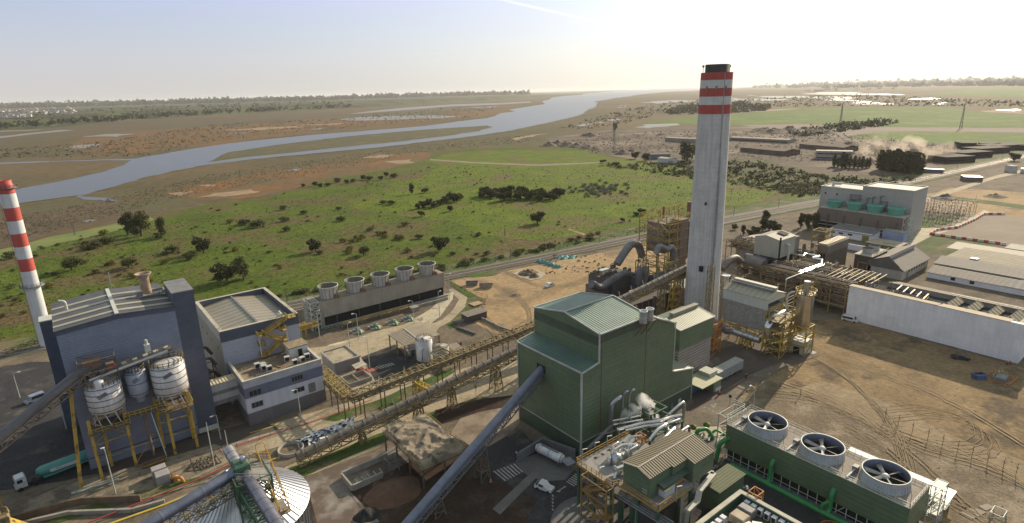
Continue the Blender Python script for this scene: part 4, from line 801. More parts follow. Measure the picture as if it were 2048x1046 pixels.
# ------------------------------------------------------------------ grey five-stack cooling tower
def cooling(name, label, T, u0, u1, v0, v1, z0, z1, m): pass
T = thing('cooling_tower', 'long beige cooling tower with five white fan stacks in a row on its roof', 'cooling tower', (71, 207, 0))
b = MB(); b.box(70.9,124.4,208.0,215.6,4.6,10.9); b.build('upper_casing', BEIGE, T)
b = MB(); b.box(71.2,124.1,208.6,215.2,.9,4.6); b.build('louvre_opening', DARK, T)
b = MB()
for i in range(6): x = 76+i*9; b.box(x,x+.2,208.4,208.6,.9,4.6)
b.build('column', BROWN, T)
b = MB(); b.box(70.5,125.6,207.4,216.2,0,.95); b.build('basin', CONC, T)
b = MB(); b.box(70.8,124.5,207.9,215.7,10.9,11.05); b.build('roof_deck', mat('brown_deck', (.24,.205,.15), (.17,.145,.11), .5, .9), T)
b = MB(); b.box(70.0,71.0,207.9,209,0,10.9); b.build('end_pier', CONC, T)
for u in (75.1,85.9,96.8,107.8,118.5):
    b = MB(); b.lathe((u,211.8), [(3.25,11.05),(3.2,12.2),(3.35,13.6),(3.75,15.5)], 32, cap=False); f_ = b.build('fan_stack', FRP, T)
    b = MB(); b.lathe((u,211.8), [(3.15,11.1),(3.1,12.2),(3.25,13.6),(3.66,15.45)], 32, cap=False); b.build('inner_wall', FRPI, f_)
    b = MB(); b.lathe((u,211.8), [(3.66,15.35),(3.86,15.4),(3.86,15.6),(3.66,15.6)], 32, cap=False); b.build('rim', WBAND, f_)
    b = MB()
    for k in range(14):
        a = k*math.pi/7; c_, s_ = math.cos(a), math.sin(a)
        for (r1, z1_), (r2, z2_) in (((3.28,11.1),(3.26,12.2)),((3.26,12.2),(3.4,13.6)),((3.4,13.6),(3.8,15.5))): b.bar((u+r1*c_,211.8+r1*s_,z1_),(u+r2*c_,211.8+r2*s_,z2_),.13)
    b.build('rib', GREYST, f_)
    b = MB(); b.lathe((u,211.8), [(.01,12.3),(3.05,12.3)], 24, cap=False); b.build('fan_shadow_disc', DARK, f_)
    b = MB(); b.box(u+.6,u+2.6,207.7,208.6,11.05,12.0); b.box(u+1.2,u+1.8,207.5,208.8,12.0,12.6); b.build('fan_motor', RUST, T)
T = thing('open_pipe_tower', 'grey tower of open pipe decks at the left end of the beige cooling tower', 'steel tower', (68, 210, 0))
b = MB(); b.tower(66.4,69.8,208.5,216,0,11,5,.22,1,2); b.build('frame', PALE, T); b = MB()
for z in (2.5,4.8,7,9.2): b.box(66.6,69.6,208.7,215.8,z,z+.12)
b.box(67.5,69.7,210,216,0,11); b.build('deck', CONC, T)
T = thing('concrete_wall', 'grey concrete boundary wall between the pale-roofed hall and the beige cooling tower', 'wall', (60, 222, 0)); b = MB(); b.box(52,68,221,221.4,0,5.2); b.build('panel', CONC, T)
b = MB(); [b.bar((53+i*3,220.9,4),(53+i*3,220.7,5.9),.12) for i in range(5)]; b.build('post', PALE, T)
# yellow pipe bridge
T = thing('yellow_pipe_bridge', 'yellow pipe bridge between the pale-roofed hall and the open pipe tower', 'pipe bridge', (61, 203, 0))
b = MB(); b.truss((52,203.5,4.2),(66.5,203.5,4.2),2,1.5,7,.18); b.build('truss', YEL, T)
for x in (60.5,62.2): b = MB(); b.bar((x,203.5,0),(x,203.5,4.2),.4); b.build('leg', YEL, T)
# pumps
pp = proto('water_pump', 'x', 'pump', 'pumps beside the beige cooling tower')
b = MB(); b.tube([(0,3.2,.9),(0,0,.9),(0,-1.6,.9),(0,-2.4,.2)], .42, 10, .7); b.build('green_pipe', GPIPE, pp); b = MB(); b.tube([(-1.8,1.2,1.0),(1.2,1.2,1.0)], .55, 10); b.lathe((-.2,1.2),[(.8,.2),(.8,1.7)],12); b.build('pump_body', STEEL, pp)
b = MB(); b.box(-2.2,2,-.9,3.4,0,.25); b.build('plinth', CONCL, pp)
for i, (x, lb) in enumerate(((79,'pump with green outlet bend, nearest the tan canopy roof'),(86,'pump with green outlet bend, second in the row'),(93,'pump with green outlet bend, third in the row'),(99.5,'pump with green outlet bend, farthest in the row'))):
    o = pp if i == 0 else dup(pp, (0,0,0)); q = g(*[(765,672),(808,655),(845,643),(852,640)][i]) if False else (x, 196-.15*i*4); place(o, (q[0],q[1],0)); o['label'] = lb
T = thing('pump_yard_walkway', 'yellow railed walkway along the foot of the beige cooling tower', 'walkway', (88, 203, 0)); b = MB(); b.box(76,104,203,204,1.6,1.75); [b.bar((76+i*4,203.5,0),(76+i*4,203.5,1.6),.2) for i in range(8)]; b.build('deck', YELD, T); b = MB(); b.rail([(76,203,1.75),(104,203,1.75)],1.1,1.5,.12); b.build('railing', YEL, T)
T = thing('valve_row', 'row of grey-green valves and stub pipes left of the pump yard', 'valves', (73, 203, 0)); b = MB()
for i in range(7): x = 66+i*1.5; b.tube([(x,204,0),(x,204,1.6),(x,205.5,1.6)], .22, 8, .4)
b.build('stub_pipe', GSTEEL, T); b = MB(); b.rail([(64,203,0),(77,203,0)],1.1,1.5,.1); b.build('railing', GREYST, T)
b = MB(); b.box(104.2,107.6,200.6,203.6,0,1.9); b.build('concrete_pit', CONC, at=(105,200,0), label='square roofless concrete pit at the end of the yellow walkway', cat='pit')
b = MB(); b.box(107.6,123,203.4,204,0,1.5); b.build('low_concrete_wall', CONC, at=(115,203,0), label='low brown concrete wall in front of the beige tower right end', cat='wall')
# flat-roof electrical cabin
T = thing('flat_roof_cabin', 'grey cabin with beige flat roof and raised kerb beside the yellow pipe rack', 'cabin', (58.5, 168, 0))
b = MB(); b.box(58.6,67.0,167.6,178.6,0,4.0); b.build('wall', mat('cabin_grey_wall', (.24,.235,.245), (.20,.195,.205), .3, .8, streak=.2), T)
b = MB(); b.box(58.3,67.3,167.3,168,4.0,4.5); b.box(58.3,67.3,178.2,178.9,4.0,4.5); b.box(58.3,59,168,178.2,4.0,4.5); b.box(66.6,67.3,168,178.2,4.0,4.5); b.build('kerb', CONC, T)
b = MB(); b.box(59,66.6,168,178.2,4.0,4.1); b.build('roof_deck', BEIGEROOF, T)
T = thing('tool_shelter', 'small cream lean-to roof over red and yellow gear beside the grey cabin', 'shelter', (62, 163, 0)); b = MB(); b.slab([(63.6,163.2,2.5),(67.6,163.4,2.7),(67.4,166.6,2.9),(63.6,166.4,2.7)],.12); b.build('roof', CONCL, T)
b = MB(); [b.bar((x,y,0),(x,y,2.5),.12) for x, y in ((63.7,163.3),(67.5,163.5),(67.3,166.4),(63.7,166.3))]; b.build('post', PALE, T); b = MB(); b.bev(64.4,66.6,163.8,165.6,0,1.6,.2); b.tube([(66.9,164,.4),(68,164.4,.8),(68.2,165.6,.4)],.2,8,.4); b.build('red_machine', RED, T)
T = thing('concrete_bund', 'roofless concrete bund with dividing walls in front of the grey cabin', 'bund', (60, 160, 0)); b = MB(); [b.box(*q) for q in ((58.4,66,156.8,157.1,0,1.6),(58.4,58.7,157.1,163,0,1.6),(65.7,66,157.1,163,0,1.6),(58.7,65.7,162.7,163,0,1.6),(62,62.25,157.1,162.7,0,1.4))]; b.build('wall', CONC, T)
# tan canopy over tanker bay with the two white tanks
T = thing('loading_canopy', 'tan double-pitch canopy on yellow posts behind the two white tanks', 'canopy', (81, 162, 0))
b = MB(); b.slab([(80.6,162.4,5.4),(86.0,162.6,5.9),(87.2,175.0,5.9),(80.9,174.8,5.4)],.2); b.slab([(86.0,162.6,5.9),(94.9,163.2,5.2),(94.6,175.2,5.2),(87.2,175,5.9)],.2); b.build('roof', TANROOF, T)
b = MB(); b.bar((86,162.4,6.0),(87.2,175.1,6.0),.25,.1); b.build('ridge_strip', PALE, T)
for x, y in ((80.9,163),(80.9,168.6),(81.1,174.4),(87,163),(94.4,163.6),(94.2,174.8)): b = MB(); b.bar((x,y,0),(x,y,5.3),.35); b.build('post', YELD, T)
b = MB(); b.box(83.6,94,166,166.4,0,3.4); b.build('back_wall', WHITE, T)
T = thing('dosing_skid', 'grey dosing pumps and pipes under the open side of the tan canopy', 'machine', (83, 164, 0)); b = MB(); b.lathe((83.4,165),[(.8,0),(.8,2.6),(.4,2.9)],12); b.tube([(82,163.5,.5),(82,163.5,2.8),(84.6,163.5,2.8),(84.6,165,1)],.2,8,.4); b.box(84.8,86.6,163.4,165,0,1.8); b.build('skid', STEEL, T)
def tank(label, c, r, h, m, cone=.6):
    T = thing('storage_tank', label, 'tank', (c[0],c[1],0)); b = MB(); b.lathe(c, [(r,0),(r,h),(.01,h+cone)], 32); b.build('shell', m, T)
    b = MB(); q = [(c[0]+(r-.05)*math.cos(a*math.pi/9), c[1]+(r-.05)*math.sin(a*math.pi/9), h) for a in range(19)]; b.rail(q, 1.0, 1.2, .09); b.build('roof_railing', YELD, T)
    b = MB(); b.lathe((c[0]-r*.3,c[1]-r*.3),[(.4,h+.3),(.4,h+.9),(.1,h+1)],10); b.bar((c[0]-r*.5,c[1]-r*.1,h+.6),(c[0]+r*.6,c[1]+r*.4,h+.7),.2); b.build('manhole', GREYST, T)
    b = MB(); b.tube([(c[0]-r*.75,c[1]-r*.72,.3),(c[0]-r*.75,c[1]-r*.72,h*.6),(c[0]-r*.5,c[1]-r*.9,h*.7)], .1, 6); b.build('side_pipe', GREYST, T)
tank('white storage tank, the taller of two beside the tan canopy', (86.3,159.6), 2.75, 7.2, TANKW); tank('grey-sided storage tank, the lower of two beside the tan canopy', (88.7,153.2), 2.75, 6.0, mat('grey_tank_side', (.36,.33,.29), (.28,.26,.23), .5, .6, streak=.5))
T = thing('small_canopy', 'small flat tan canopy on yellow posts right of the two tanks', 'canopy', (93, 150, 0)); b = MB(); b.slab([(92.4,155.6,4.6),(91.4,147.8,4.6),(95.0,147.8,4.6),(96.2,155.2,4.6)],.2); b.build('roof', TANROOF, T)
for x, y in ((92.6,155.2),(91.7,148.1),(94.8,148.2),(95.9,154.8)): b = MB(); b.bar((x,y,0),(x,y,4.5),.25); b.build('post', YEL, T)
# yellow pipe racks
T = thing('pipe_rack', 'yellow lattice pipe rack running from the office block along the long conveyor', 'pipe rack', (52, 140, 0))
b = MB(); b.truss((51.8,161,6.0),(51.8,139.2,6.0),3.4,1.7,10,.2); b.truss((51.8,139.2,6.0),(135,137.8,10.5),3.2,1.7,40,.2); b.build('truss', YELD, T)
b = MB()
for dx in (-1.2,-.6,0,.6,1.1): b.bar((51.8+dx,160.5,6.5),(51.8+dx,140-dx*.5,6.5),.22)
b.build('upper_pipe', YEL, T); b = MB()
for dy in (-1.1,-.5,.1,.7): b.tube([(51.8,139+dy,6.45),(135,138.2+dy,10.9)],.17,7)
b.build('pipe_run', mat('dark_lagged_pipe', (.13,.11,.085), (.09,.08,.065), .6, .7), T)
for i in range(5):
    for dx in (-1.5,1.5):
        y = 159-i*4.7; b = MB(); b.bar((51.8+dx,y,0),(51.8+dx,y,6),.24); b.build('leg', BROWN, T)
for i in range(12):
    x = 54.8+i*6.2; zt_ = 6+(x-51.8)/83*4.5
    for dy in (-1.4,1.4): b = MB(); b.bar((x,138.9+dy,0),(x,138.9+dy,zt_),.24); b.build('leg', BROWN, T)
b = MB()
for i in range(9): x = 60+i*8; z = 7.7+(x-51.8)/83*4.5; b.bar((x,139,z),(x+1.6,141.5,z+.9),.16); b.bar((x,140.3,z),(x+5,140.3,z+1.2),.14); b.bar((x+5,140.3,z+1.2),(x+5,137.4,z+1.2),.14)
b.parts('bracket', YELD, T)
T = thing('pipe_branch', 'short yellow lattice branch joining the pipe rack to the long conveyor', 'pipe rack', (69, 133, 0)); b = MB(); b.truss((70.5,137.4,5.2),(71.5,129.5,5.2),1.6,1.2,5,.2); b.tower(69.4,71.2,135.2,137,0,5.2,2,.16,1,1); b.build('truss', YEL, T)
T = thing('pipe_loop', 'square yellow pipe loop on the rack in front of the grey-sided tank', 'pipe loop', (82, 141, 8)); b = MB(); b.tube([(80,140.5,9.6),(80,144.5,9.6),(84.5,144.5,9.8),(84.5,140.5,9.8)],.22,8,.5); b.tube([(81,140.5,9.3),(81,143.5,9.3),(83.5,143.5,9.5),(83.5,140.5,9.5)],.15,8,.4); b.build('pipe', YELD, T)
# ------------------------------------------------------------------ corrugated steel silo and ducts at the bottom edge
SILOM = mat('corrugated_silo_steel', (.52,.54,.57), (.42,.44,.47), .5, .3, .9, rib=(Z_,1.1,.03,.15), streak=.2)
T = thing('grain_silo', 'big corrugated steel silo with conical ribbed roof at the bottom edge', 'silo', (15.9,104.6,0)); sc_ = (15.9,104.6); Rr = 12.3
b = MB(); b.lathe(sc_, [(Rr-.35,0),(Rr-.35,12)], 64, cap=False); b.build('wall', SILOM, T)
b = MB(); b.lathe(sc_, [(Rr,11.95),(1.2,19.9)], 64, cap=False, smooth=False); b.build('cone_roof', mat('silo_roof_steel', (.66,.67,.69), (.56,.57,.60), .4, .36, .95, streak=.0), T)
b = MB()
for i in range(64):
    a = 2*math.pi*i/64; b.bar((sc_[0]+Rr*math.cos(a),sc_[1]+Rr*math.sin(a),12.02),(sc_[0]+1.3*math.cos(a),sc_[1]+1.3*math.sin(a),19.93),.09,.16); b.bar((sc_[0]+(Rr-.3)*math.cos(a),sc_[1]+(Rr-.3)*math.sin(a),0),(sc_[0]+(Rr-.3)*math.cos(a),sc_[1]+(Rr-.3)*math.sin(a),11.9),.12)
b.build('seam_rib', STEEL, T)
b = MB()
for k in range(13): b.bar((8.2+k*.42,98.6-k*.05,15.0+.02*k),(8.5+k*.42,97.6,14.4),.28,.04)
b.build('rust_patch', RUST, T)
T = thing('transfer_tower', 'green lattice tower with grey platform and yellow stairs over the steel silo', 'tower', (17,99,0))
b = MB(); b.tower(14.6,20.2,96,101.5,9,22,5,.2,1,2); b.build('frame', GSTEEL, T)
b = MB(); b.truss((16.2,98,18.6),(17.2,62,18.6),2.6,2.2,16,.18); b.build('bridge_truss', GSTEEL, T)
b = MB(); b.slab([(15.1,98.4,22),(19.4,94.6,22),(21.4,100.6,22),(17,103.4,22)],.25); b.slab([(19.2,91.6,16.5),(21.4,91.6,16.5),(21.4,96,16.5),(19.2,96,16.5)],.2); b.slab([(19.6,84,16.5),(22.2,84,16.5),(22.2,87.6,16.5),(19.6,87.6,16.5)],.2); b.build('platform', CONC, T)
b = MB(); b.bev(15.2,17.8,99.3,102.2,21.6,23.6,.3); jb = b.build('junction_box', GSTEEL, T)
b = MB(); b.lathe((17.0,100.6),[(.5,23.6),(.5,24.3),(.3,24.6)],12); b.tube([(17,100.6,24.2),(17.9,100.2,24.3)],.25,8); b.build('drive_motor', STEEL, jb)
b = MB()
for k in range(14): f = k/13; y = 101.6-9.6*f; z = 22.3-5.4*f; b.box(19.9,21.3,y-.16,y+.16,z,z+.06)
b.build('stair_tread', CONCL, T)
b = MB()
for x in (19.8,21.4):
    b.bar((x,101.8,22.3),(x,92,16.8),.12,.4); b.bar((x,101.8,23.5),(x,92,18),.13)
    for k in range(6): f = k/5; y = 101.8-9.8*f; z = 22.3-5.5*f; b.bar((x,y,z),(x,y,z+1.2),.1)
b.rail([(18.6,103.2,22),(21.5,100.8,22)],1.2,1.2,.1); b.tube([(19.8,102,22.2),(19.8,103.2,24.4),(21.4,103.2,24.4),(21.4,102,22.2)],.09,6,.6); b.rail([(19.2,91.6,16.5),(21.4,91.6,16.5)],1.1,1,.1); b.build('stair_rail', mat('amber_rail', (.50,.30,.05), (.38,.22,.04)), T)
b = MB(); b.rail([(15.1,98.4,22),(19.4,94.6,22)],1.1,1.2,.08); b.rail([(17,103.4,22),(21,101,22)],1.1,1.2,.08); b.build('railing', GREYST, T)
def duct(name, label, pts, r, m, rings=8, cat='duct', rad=0):
    T = thing(name, label, cat, pts[0]); b = MB(); b.tube(pts, r, 20, rad); b.build('tube', m, T); b = MB(); P = [Vector(p) for p in pts]
    if rad: P = fillet(P, rad)
    L_ = sum((q-p).length for p, q in zip(P, P[1:])); k = 0
    for i in range(1, rings):
        t = L_*i/rings
        for p, q in zip(P, P[1:]):
            if t <= (q-p).length: c_ = p.lerp(q, t/(q-p).length); d = (q-p).normalized(); b.tube([c_-d*.06, c_+d*.06], r+.05, 20); break
            t -= (q-p).length
    b.parts('flange', GREYST, T); return T
duct('conveyor_duct', 'blue-grey round conveyor gallery running from the platform to the bottom left corner', [(16.2,100.6,22.2),(1.45,95.9,21.7),(-16,90.4,21)], .95, mat('blue_grey_gallery', (.17,.19,.25), (.12,.14,.19), .4, .4, .6, streak=.3), 5)
duct('conveyor_duct', 'shiny grey round conveyor gallery running from the platform to the bottom centre', [(16.8,99.2,21.6),(17.4,80,21),(17.8,62,20.6)], 1.05, mat('lilac_steel', (.33,.31,.34), (.25,.235,.26), .4, .33, .8, streak=.3), 12)
duct('conveyor_duct', 'short silver duct end stub pointing up from the green junction box', [(16.3,101.6,22.4),(15.9,106.4,23.4)], .95, mat('silver_lilac_duct', (.45,.42,.43), (.36,.33,.34), .5, .35, .75), 3)
T = thing('gallery_truss', 'brown lattice truss under the blue-grey conveyor gallery', 'truss', (1.5,94.6,18)); b = MB(); b.truss((15,99.4,19),(-16,89.6,18.4),1.6,2.0,15,.14); b.build('truss', YELD, T)
def pole(name, label, x, y, h, m=TRIM, arm=1.2, ang=0, cat='street lamp', group=None):
    T = thing(name, label, cat, (x,y,0), group); b = MB(); b.tube([(x,y,0),(x,y,h*.55),(x,y,h)], .12, 8, rr=[.16,.12,.07]); b.build('pole', m, T)
    if arm: b = MB(); ex, ey = x+math.cos(ang)*arm, y+math.sin(ang)*arm; b.tube([(x,y,h-.1),(x+.5*(ex-x),y+.5*(ey-y),h+.35),(ex,ey,h+.3)], .07, 6); b.build('arm', m, T); b = MB(); b.bev(ex-.4,ex+.4,ey-.2,ey+.2,h+.2,h+.4,.05); b.build('lamp_head', LENS_, T)
    return T
pole('lightning_pole', 'tall thin white pole standing behind the blue-grey gallery near the silver stub', 17.6, 141.5, 12, arm=0, cat='pole'); pole('lightning_pole', 'thin pole with a round head right beside the silver duct stub', 21.0, 140.5, 9, arm=0, cat='pole')
pole('tall_lamp', 'leaning tall bare lamp mast beside the lowest yellow silo leg', -2.2, 144.7, 11.6, arm=.6, ang=R(120))
for x, y, h, a, lb in ((21.6,152.7,7.3,R(200),'street lamp by the grey tower foot and office underpass'),(41,148.3,9.5,R(200),'street lamp in front of the office block middle'),(69.3,165.7,11,R(200),'slim lamp mast between the grey cabin and the tan canopy'),(70.8,184.9,9,R(20),'curved street lamp left of the pump yard beside the paving edge'),(76.2,189.4,10,R(160),'street lamp at the corner of the pump yard paving'),(98.6,189,9.5,R(160),'street lamp behind the tan canopy roof'),(109.5,188.1,10.6,R(20),'street lamp on the pale paving at the right end of the pump yard'),(65.7,199.8,10.4,R(30),'street lamp beside the yellow pipe bridge'),(124,204,11,0,'lamp mast at the right end of the beige cooling tower'),(-28.7,195,9,0,'lamp post at the left edge by the dirt lot'),(-20,217,8,0,'lamp post left of the slate tower near the track'),(133.5,70,9,R(90),'lamp post on the round paving beside the green pipework')):
    pole('street_lamp', lb, x, y, h, arm=1.3, ang=a, group='tall lamp posts around the plant')
# low walls, kerbs and kit in the strip at the lower left
def wall(label, pts, h, w, m, name='low_wall', cat='wall', z=0):
    b = MB()
    for p, q in zip(pts, pts[1:]): b.bar((*p,z+h/2),(*q,z+h/2),w,h)
    return b.build(name, m, at=(pts[0][0],pts[0][1],0), label=label, cat=cat)
wall('brown retaining wall of the sunken channel at the lower left', [(-26,148.5),(-11,146.1),(-8.2,145.2),(2,137.8)], 2.0, .5, mat('brown_retaining_wall', (.17,.125,.085), (.12,.09,.065), .5, .9, streak=.5))
wall('grey stepped parapet with white markers beside the sunken channel', [(-18.5,145.5),(-10.9,143.3),(0,135.2),(6,134)], 1.1, .6, CONC)
wall('yellow painted kerb along the lower left strip', [(-16,134.5),(-1,133.6),(6,133.2),(16,133.8)], .4, .6, YLINE, 'yellow_kerb', 'kerb')
wall('low yellow kerb beside the long conveyor start', [(24,135),(31,134.4)], .5, .4, YLINE, 'yellow_kerb', 'kerb')
T = thing('fire_main', 'dark red pipe running along the lower left grass strip', 'pipe', (0,137,0)); b = MB(); b.tube([(-12,136.2,.8),(1.5,136.7,.8),(14,137.4,.8),(22,139,.8)], .16, 8); b.build('pipe', RED, T)
b = MB(); [b.bar((x,136.9,0),(x,136.9,.6),.3) for x in (-8,-2,4,10,16)]; b.build('support', CONC, T)
T = thing('concrete_blocks', 'two stacked pale concrete boxes in the lower left strip', 'concrete box', (6.5,143.5,0)); b = MB(); b.bev(5.2,8.2,144.6,146.8,0,2.6,.1); b.bev(5.6,8.4,141.6,144.4,0,2.4,.1); b.build('box', mat('lilac_concrete', (.34,.32,.32), (.27,.255,.26), .5, .9), T)
T = thing('orange_pump', 'orange pump set with pipes beside the pale concrete boxes', 'pump', (9.5,140.5,0)); b = MB(); b.tube([(8.6,141.8,.4),(8.8,140.8,1.6),(10.4,139.6,1.4),(10.6,139.2,.3)], .35, 8, .6); b.lathe((9.4,141),[(.6,0),(.6,1.4),(.2,1.7)],10); b.build('pump', ORANGE, T)
T = thing('pipe_manifold', 'rusty manifold of pipes and valves in the lower strip near the silver duct stub', 'pipework', (16,143,0)); b = MB()
for k in range(7): b.tube([(13.6+k*.8,146-.3*k,.3),(13.8+k*.8,144.2,1.5+.3*(k%3)),(15+k*.7,141.5,.4)], .16, 6, .5)
b.tower(13.4,18,142,146,0,2.4,1,.12,1,1); b.build('pipes', BROWN, T)
T = thing('fence', 'thin wire fence along the upper edge of the lower left strip', 'fence', (-2,149,0)); b = MB(); b.rail([(-12,150.2,0),(3,148.6,0),(24,146.6,0),(40,144.5,0)],1.5,2.6,.08); b.build('wire', GREYST, T)
T = thing('steam_pipes_rack', 'white parallel pipes crossing the asphalt edge at the lower left', 'pipes', (-6,149.5,0)); b = MB(); [b.tube([(-10,150.6+k*.5,.5),(-1,150.2+k*.5,.5)], .14, 6) for k in range(3)]; b.build('pipe', PALE, T)
T = thing('debris_channel', 'concrete channel heaped with blue and white scrap sheeting below the office block', 'scrap heap', (46,137.5,0)); 
b = MB(); b.box(34,52,132.6,133,0,1.0); b.box(34,52,138.6,139,0,1.0); b.lathe((34,135.8),[(3.2,0),(3.2,1),(2.8,1),(2.8,.1)],20,cap=False); b.build('channel', CONC, T); rs = random.Random(5); b = MB(); b2 = MB()
for i in range(160):
    x, y = rs.uniform(38,51), rs.uniform(133.2,138.4); z = rs.uniform(.2,1.5); d = Vector((rs.uniform(-1,1),rs.uniform(-1,1),rs.uniform(-.3,.3))).normalized()*rs.uniform(.5,1.6); (b if rs.random() < .75 else b2).bar(Vector((x,y,z))-d, Vector((x,y,z))+d, rs.uniform(.3,.8), .06)
b.build('white_sheets', WHITE, T); b2.build('blue_sheets', mat('dark_blue_sheet',(.05,.06,.13)), T)
T = thing('rubble_skip', 'brown open skip with yellow edges beneath the right white silo', 'skip', (6.5,152,0)); b = MB(); b.add([(4.6,150.6,0),(8.2,150.8,0),(8.4,152.2,0),(4.8,152,0),(3.8,150.2,1.3),(9,150.4,1.3),(9.2,152.6,1.3),(4,152.4,1.3)],[(0,3,2,1),(0,1,5,4),(1,2,6,5),(2,3,7,6),(3,0,4,7)]); b.build('body', RUST, T); b = MB(); [b.bar(p,q,.12) for p,q in (((3.8,150.2,1.35),(9,150.4,1.35)),((9,150.4,1.35),(9.2,152.6,1.35)))]; b.build('rim', YEL, T)
# bottom left corner hopper, the steel itself is yellow
T = thing('corner_hopper', 'yellow steel hopper and concrete tower cut by the bottom left corner', 'hopper', (-22,142,0)); b = MB(); b.box(-30,-21.5,140.5,147.4,0,6); b.build('tower', CONC, T)
b = MB(); b.add([(-21.4,140.4,4.6),(-19.6,140.6,4.6),(-19.6,142.6,4.6),(-21.4,142.6,4.6),(-21.4,136,0),(-15.6,136,0),(-15.6,142.6,0),(-21.4,142.6,0)],[(0,1,2,3),(4,5,1,0),(5,6,2,1),(6,7,3,2),(7,4,0,3)]); b.build('chute', YEL, T)
b = MB(); b.bev(-21.4,-19.6,140.6,142.6,4.6,6.2,.2); b.tube([(-21,142.4,6.2),(-20.8,142.6,7.4),(-19.8,142.4,7.4),(-19.6,142,6.2)],.2,8,.6); b.build('machine_head', YELD, T)
# tarpaulin-covered canopy
T = thing('tarpaulin_canopy', 'flat canopy covered by wrinkled sandy tarpaulin over the fuel store', 'canopy', (58,111,0))
b = MB(); nx, ny = 44, 64; vs = []
for j in range(ny+1):
    for i in range(nx+1):
        x = 51.8+12.2*i/nx; y = 100.8+19.4*j/ny; q = Vector((x*.33,y*.33,1.7)); r = (1-abs(noise.noise(q*.7))*2.2)*1.0+(1-abs(noise.noise(q*1.6))*2)*.45+noise.noise(q*5)*.12
        e = min(i, nx-i, j, ny-j)/3; z = 5.7+min(1,e)*(.35+.75*r)-(.5 if e == 0 else 0); vs.append((x, y, z))
b.add(vs, [(j*(nx+1)+i, j*(nx+1)+i+1, (j+1)*(nx+1)+i+1, (j+1)*(nx+1)+i) for j in range(ny) for i in range(nx)], True); b.build('tarpaulin', TARP, T)
b = MB(); b.box(52,63.8,101,120,4.9,5.15); b.build('deck', DARK, T)
for x in (52.2,57.8,63.6):
    for y in (101.2,107.5,113.8,119.8): b = MB(); b.bar((x,y,0),(x,y,5.0),.3); b.build('post', BROWN, T)
b = MB(); b.rail([(63.9,101,5.4),(63.9,120,5.4)],1.3,2.2,.1); b.rail([(51.8,101,5.6),(51.8,119.8,5.6)],.9,2.6,.08); b.bar((57,100.8,6.8),(57.6,120,6.9),.08); b.build('edge_rail', YELD, T)
T = thing('scaffold_rack', 'open grey scaffold frame at the dark side of the tarpaulin canopy', 'scaffold', (49.6,112,0)); b = MB(); b.tower(48.6,51,110.5,113.5,0,3.4,1,.12,1,1); b.build('frame', GREYST, T)
T = thing('concrete_bin', 'roofless concrete storage bin with fins beside the tarpaulin canopy', 'bin', (45,114,0)); b = MB()
for q in ((39.2,39.6,110.8,116.6),(39.6,46.8,110.6,111),(39.6,51,116.6,117)): b.box(*q,0,1.8)
for k in range(5): b.box(41+k*1.5,41.2+k*1.5,111.2,113.2,0,1.3)
b.build('wall', CONC, T)
def mound(name, label, c, rx, ry, h, m, seed=1, cat='heap', n=26, rough_=.35, group=None):
    b = MB(); vs = [(c[0],c[1],h)]; fs = []; k = 12
    for j in range(1, k+1):
        f = j/k
        for i in range(n):
            a = 2*math.pi*i/n; q = Vector((math.cos(a)*f*2+seed*7.3, math.sin(a)*f*2, seed)); w = 1+.22*noise.noise(Vector((math.cos(a)*1.3+seed, math.sin(a)*1.3, seed)))
            z = max(0,h*(1-f)**.9*(1+rough_*noise.noise(q*1.6)*2)+h*rough_*noise.noise(q*4)*(1-f)); vs.append((c[0]+rx*f*w*math.cos(a), c[1]+ry*f*w*math.sin(a), z if j < k else 0))
    for i in range(n): fs.append((0,1+i,1+(i+1)%n))
    for j in range(k-1):
        for i in range(n): fs.append((1+j*n+i,1+(j+1)*n+i,1+(j+1)*n+(i+1)%n,1+j*n+(i+1)%n))
    b.add(vs, fs, True); return b.build(name, m, at=(c[0],c[1],0), label=label, cat=cat, **({'group':group} if group else {}))
mound('wood_chip_heap', 'wide low red-brown wood chip heap in shade below the tarpaulin canopy', (46.5,104.5), 7.5, 5.5, 2.2, SOILP, 3, rough_=.12)
mound('wood_chip_heap', 'small dark chip heap against the bottom frame edge right of the steel silo', (38.5,101.5), 3.4, 2.6, 1.8, DARK, 4, rough_=.2)
mound('soil_heap', 'small brown heap with debris at the foot of the canopy left corner', (44.6,109.6), 1.5, 1.0, 1.0, SOILP, 6)
wall('grey concrete retaining wall screening the white tank trailer by the green hall', [(74.3,95.4),(83,96.4),(85.8,87.6)], 2.6, .5, mat('blue_grey_concrete_wall', (.19,.19,.20), (.15,.15,.16), .4, .9, streak=.4))
# ------------------------------------------------------------------ turbine hall on its raised deck
T = thing('turbine_hall', 'green hall with olive ribbed roof standing on a railed raised deck', 'industrial building', (77,58.8,10.2)); zd = 10.2
b = MB(); b.ext_u([(58.8,zd),(65.3,zd),(65.3,15),(61.6,15.8),(58.8,15)],77,83.2); b.ext_u([(58.3,13),(65.3,13),(65.3,15),(61.6,15.8),(58.3,14.9)],83.2,87.4); b.ext_u([(56.6,zd),(65.3,zd),(65.3,15),(61.6,15.8),(56.6,14.6)],87.4,94.3); b.box(83.2,87.4,60.2,65.2,zd,13); b.build('wall', GREEN, T)
b = MB(); S = [(76.8,83.2,58.6,15.02),(83.2,87.4,58.1,14.92),(87.4,94.5,56.4,14.6)]
for x0,x1,y0,z0 in S: b.slab([(x0,y0,z0),(x1,y0,z0),(x1,61.6,15.95),(x0,61.6,15.95)],.08)
b.slab([(76.8,61.6,15.95),(94.5,61.6,15.95),(94.5,65.6,15.08),(76.8,65.6,15.08)],.08); b.build('roof', OROOF, T)
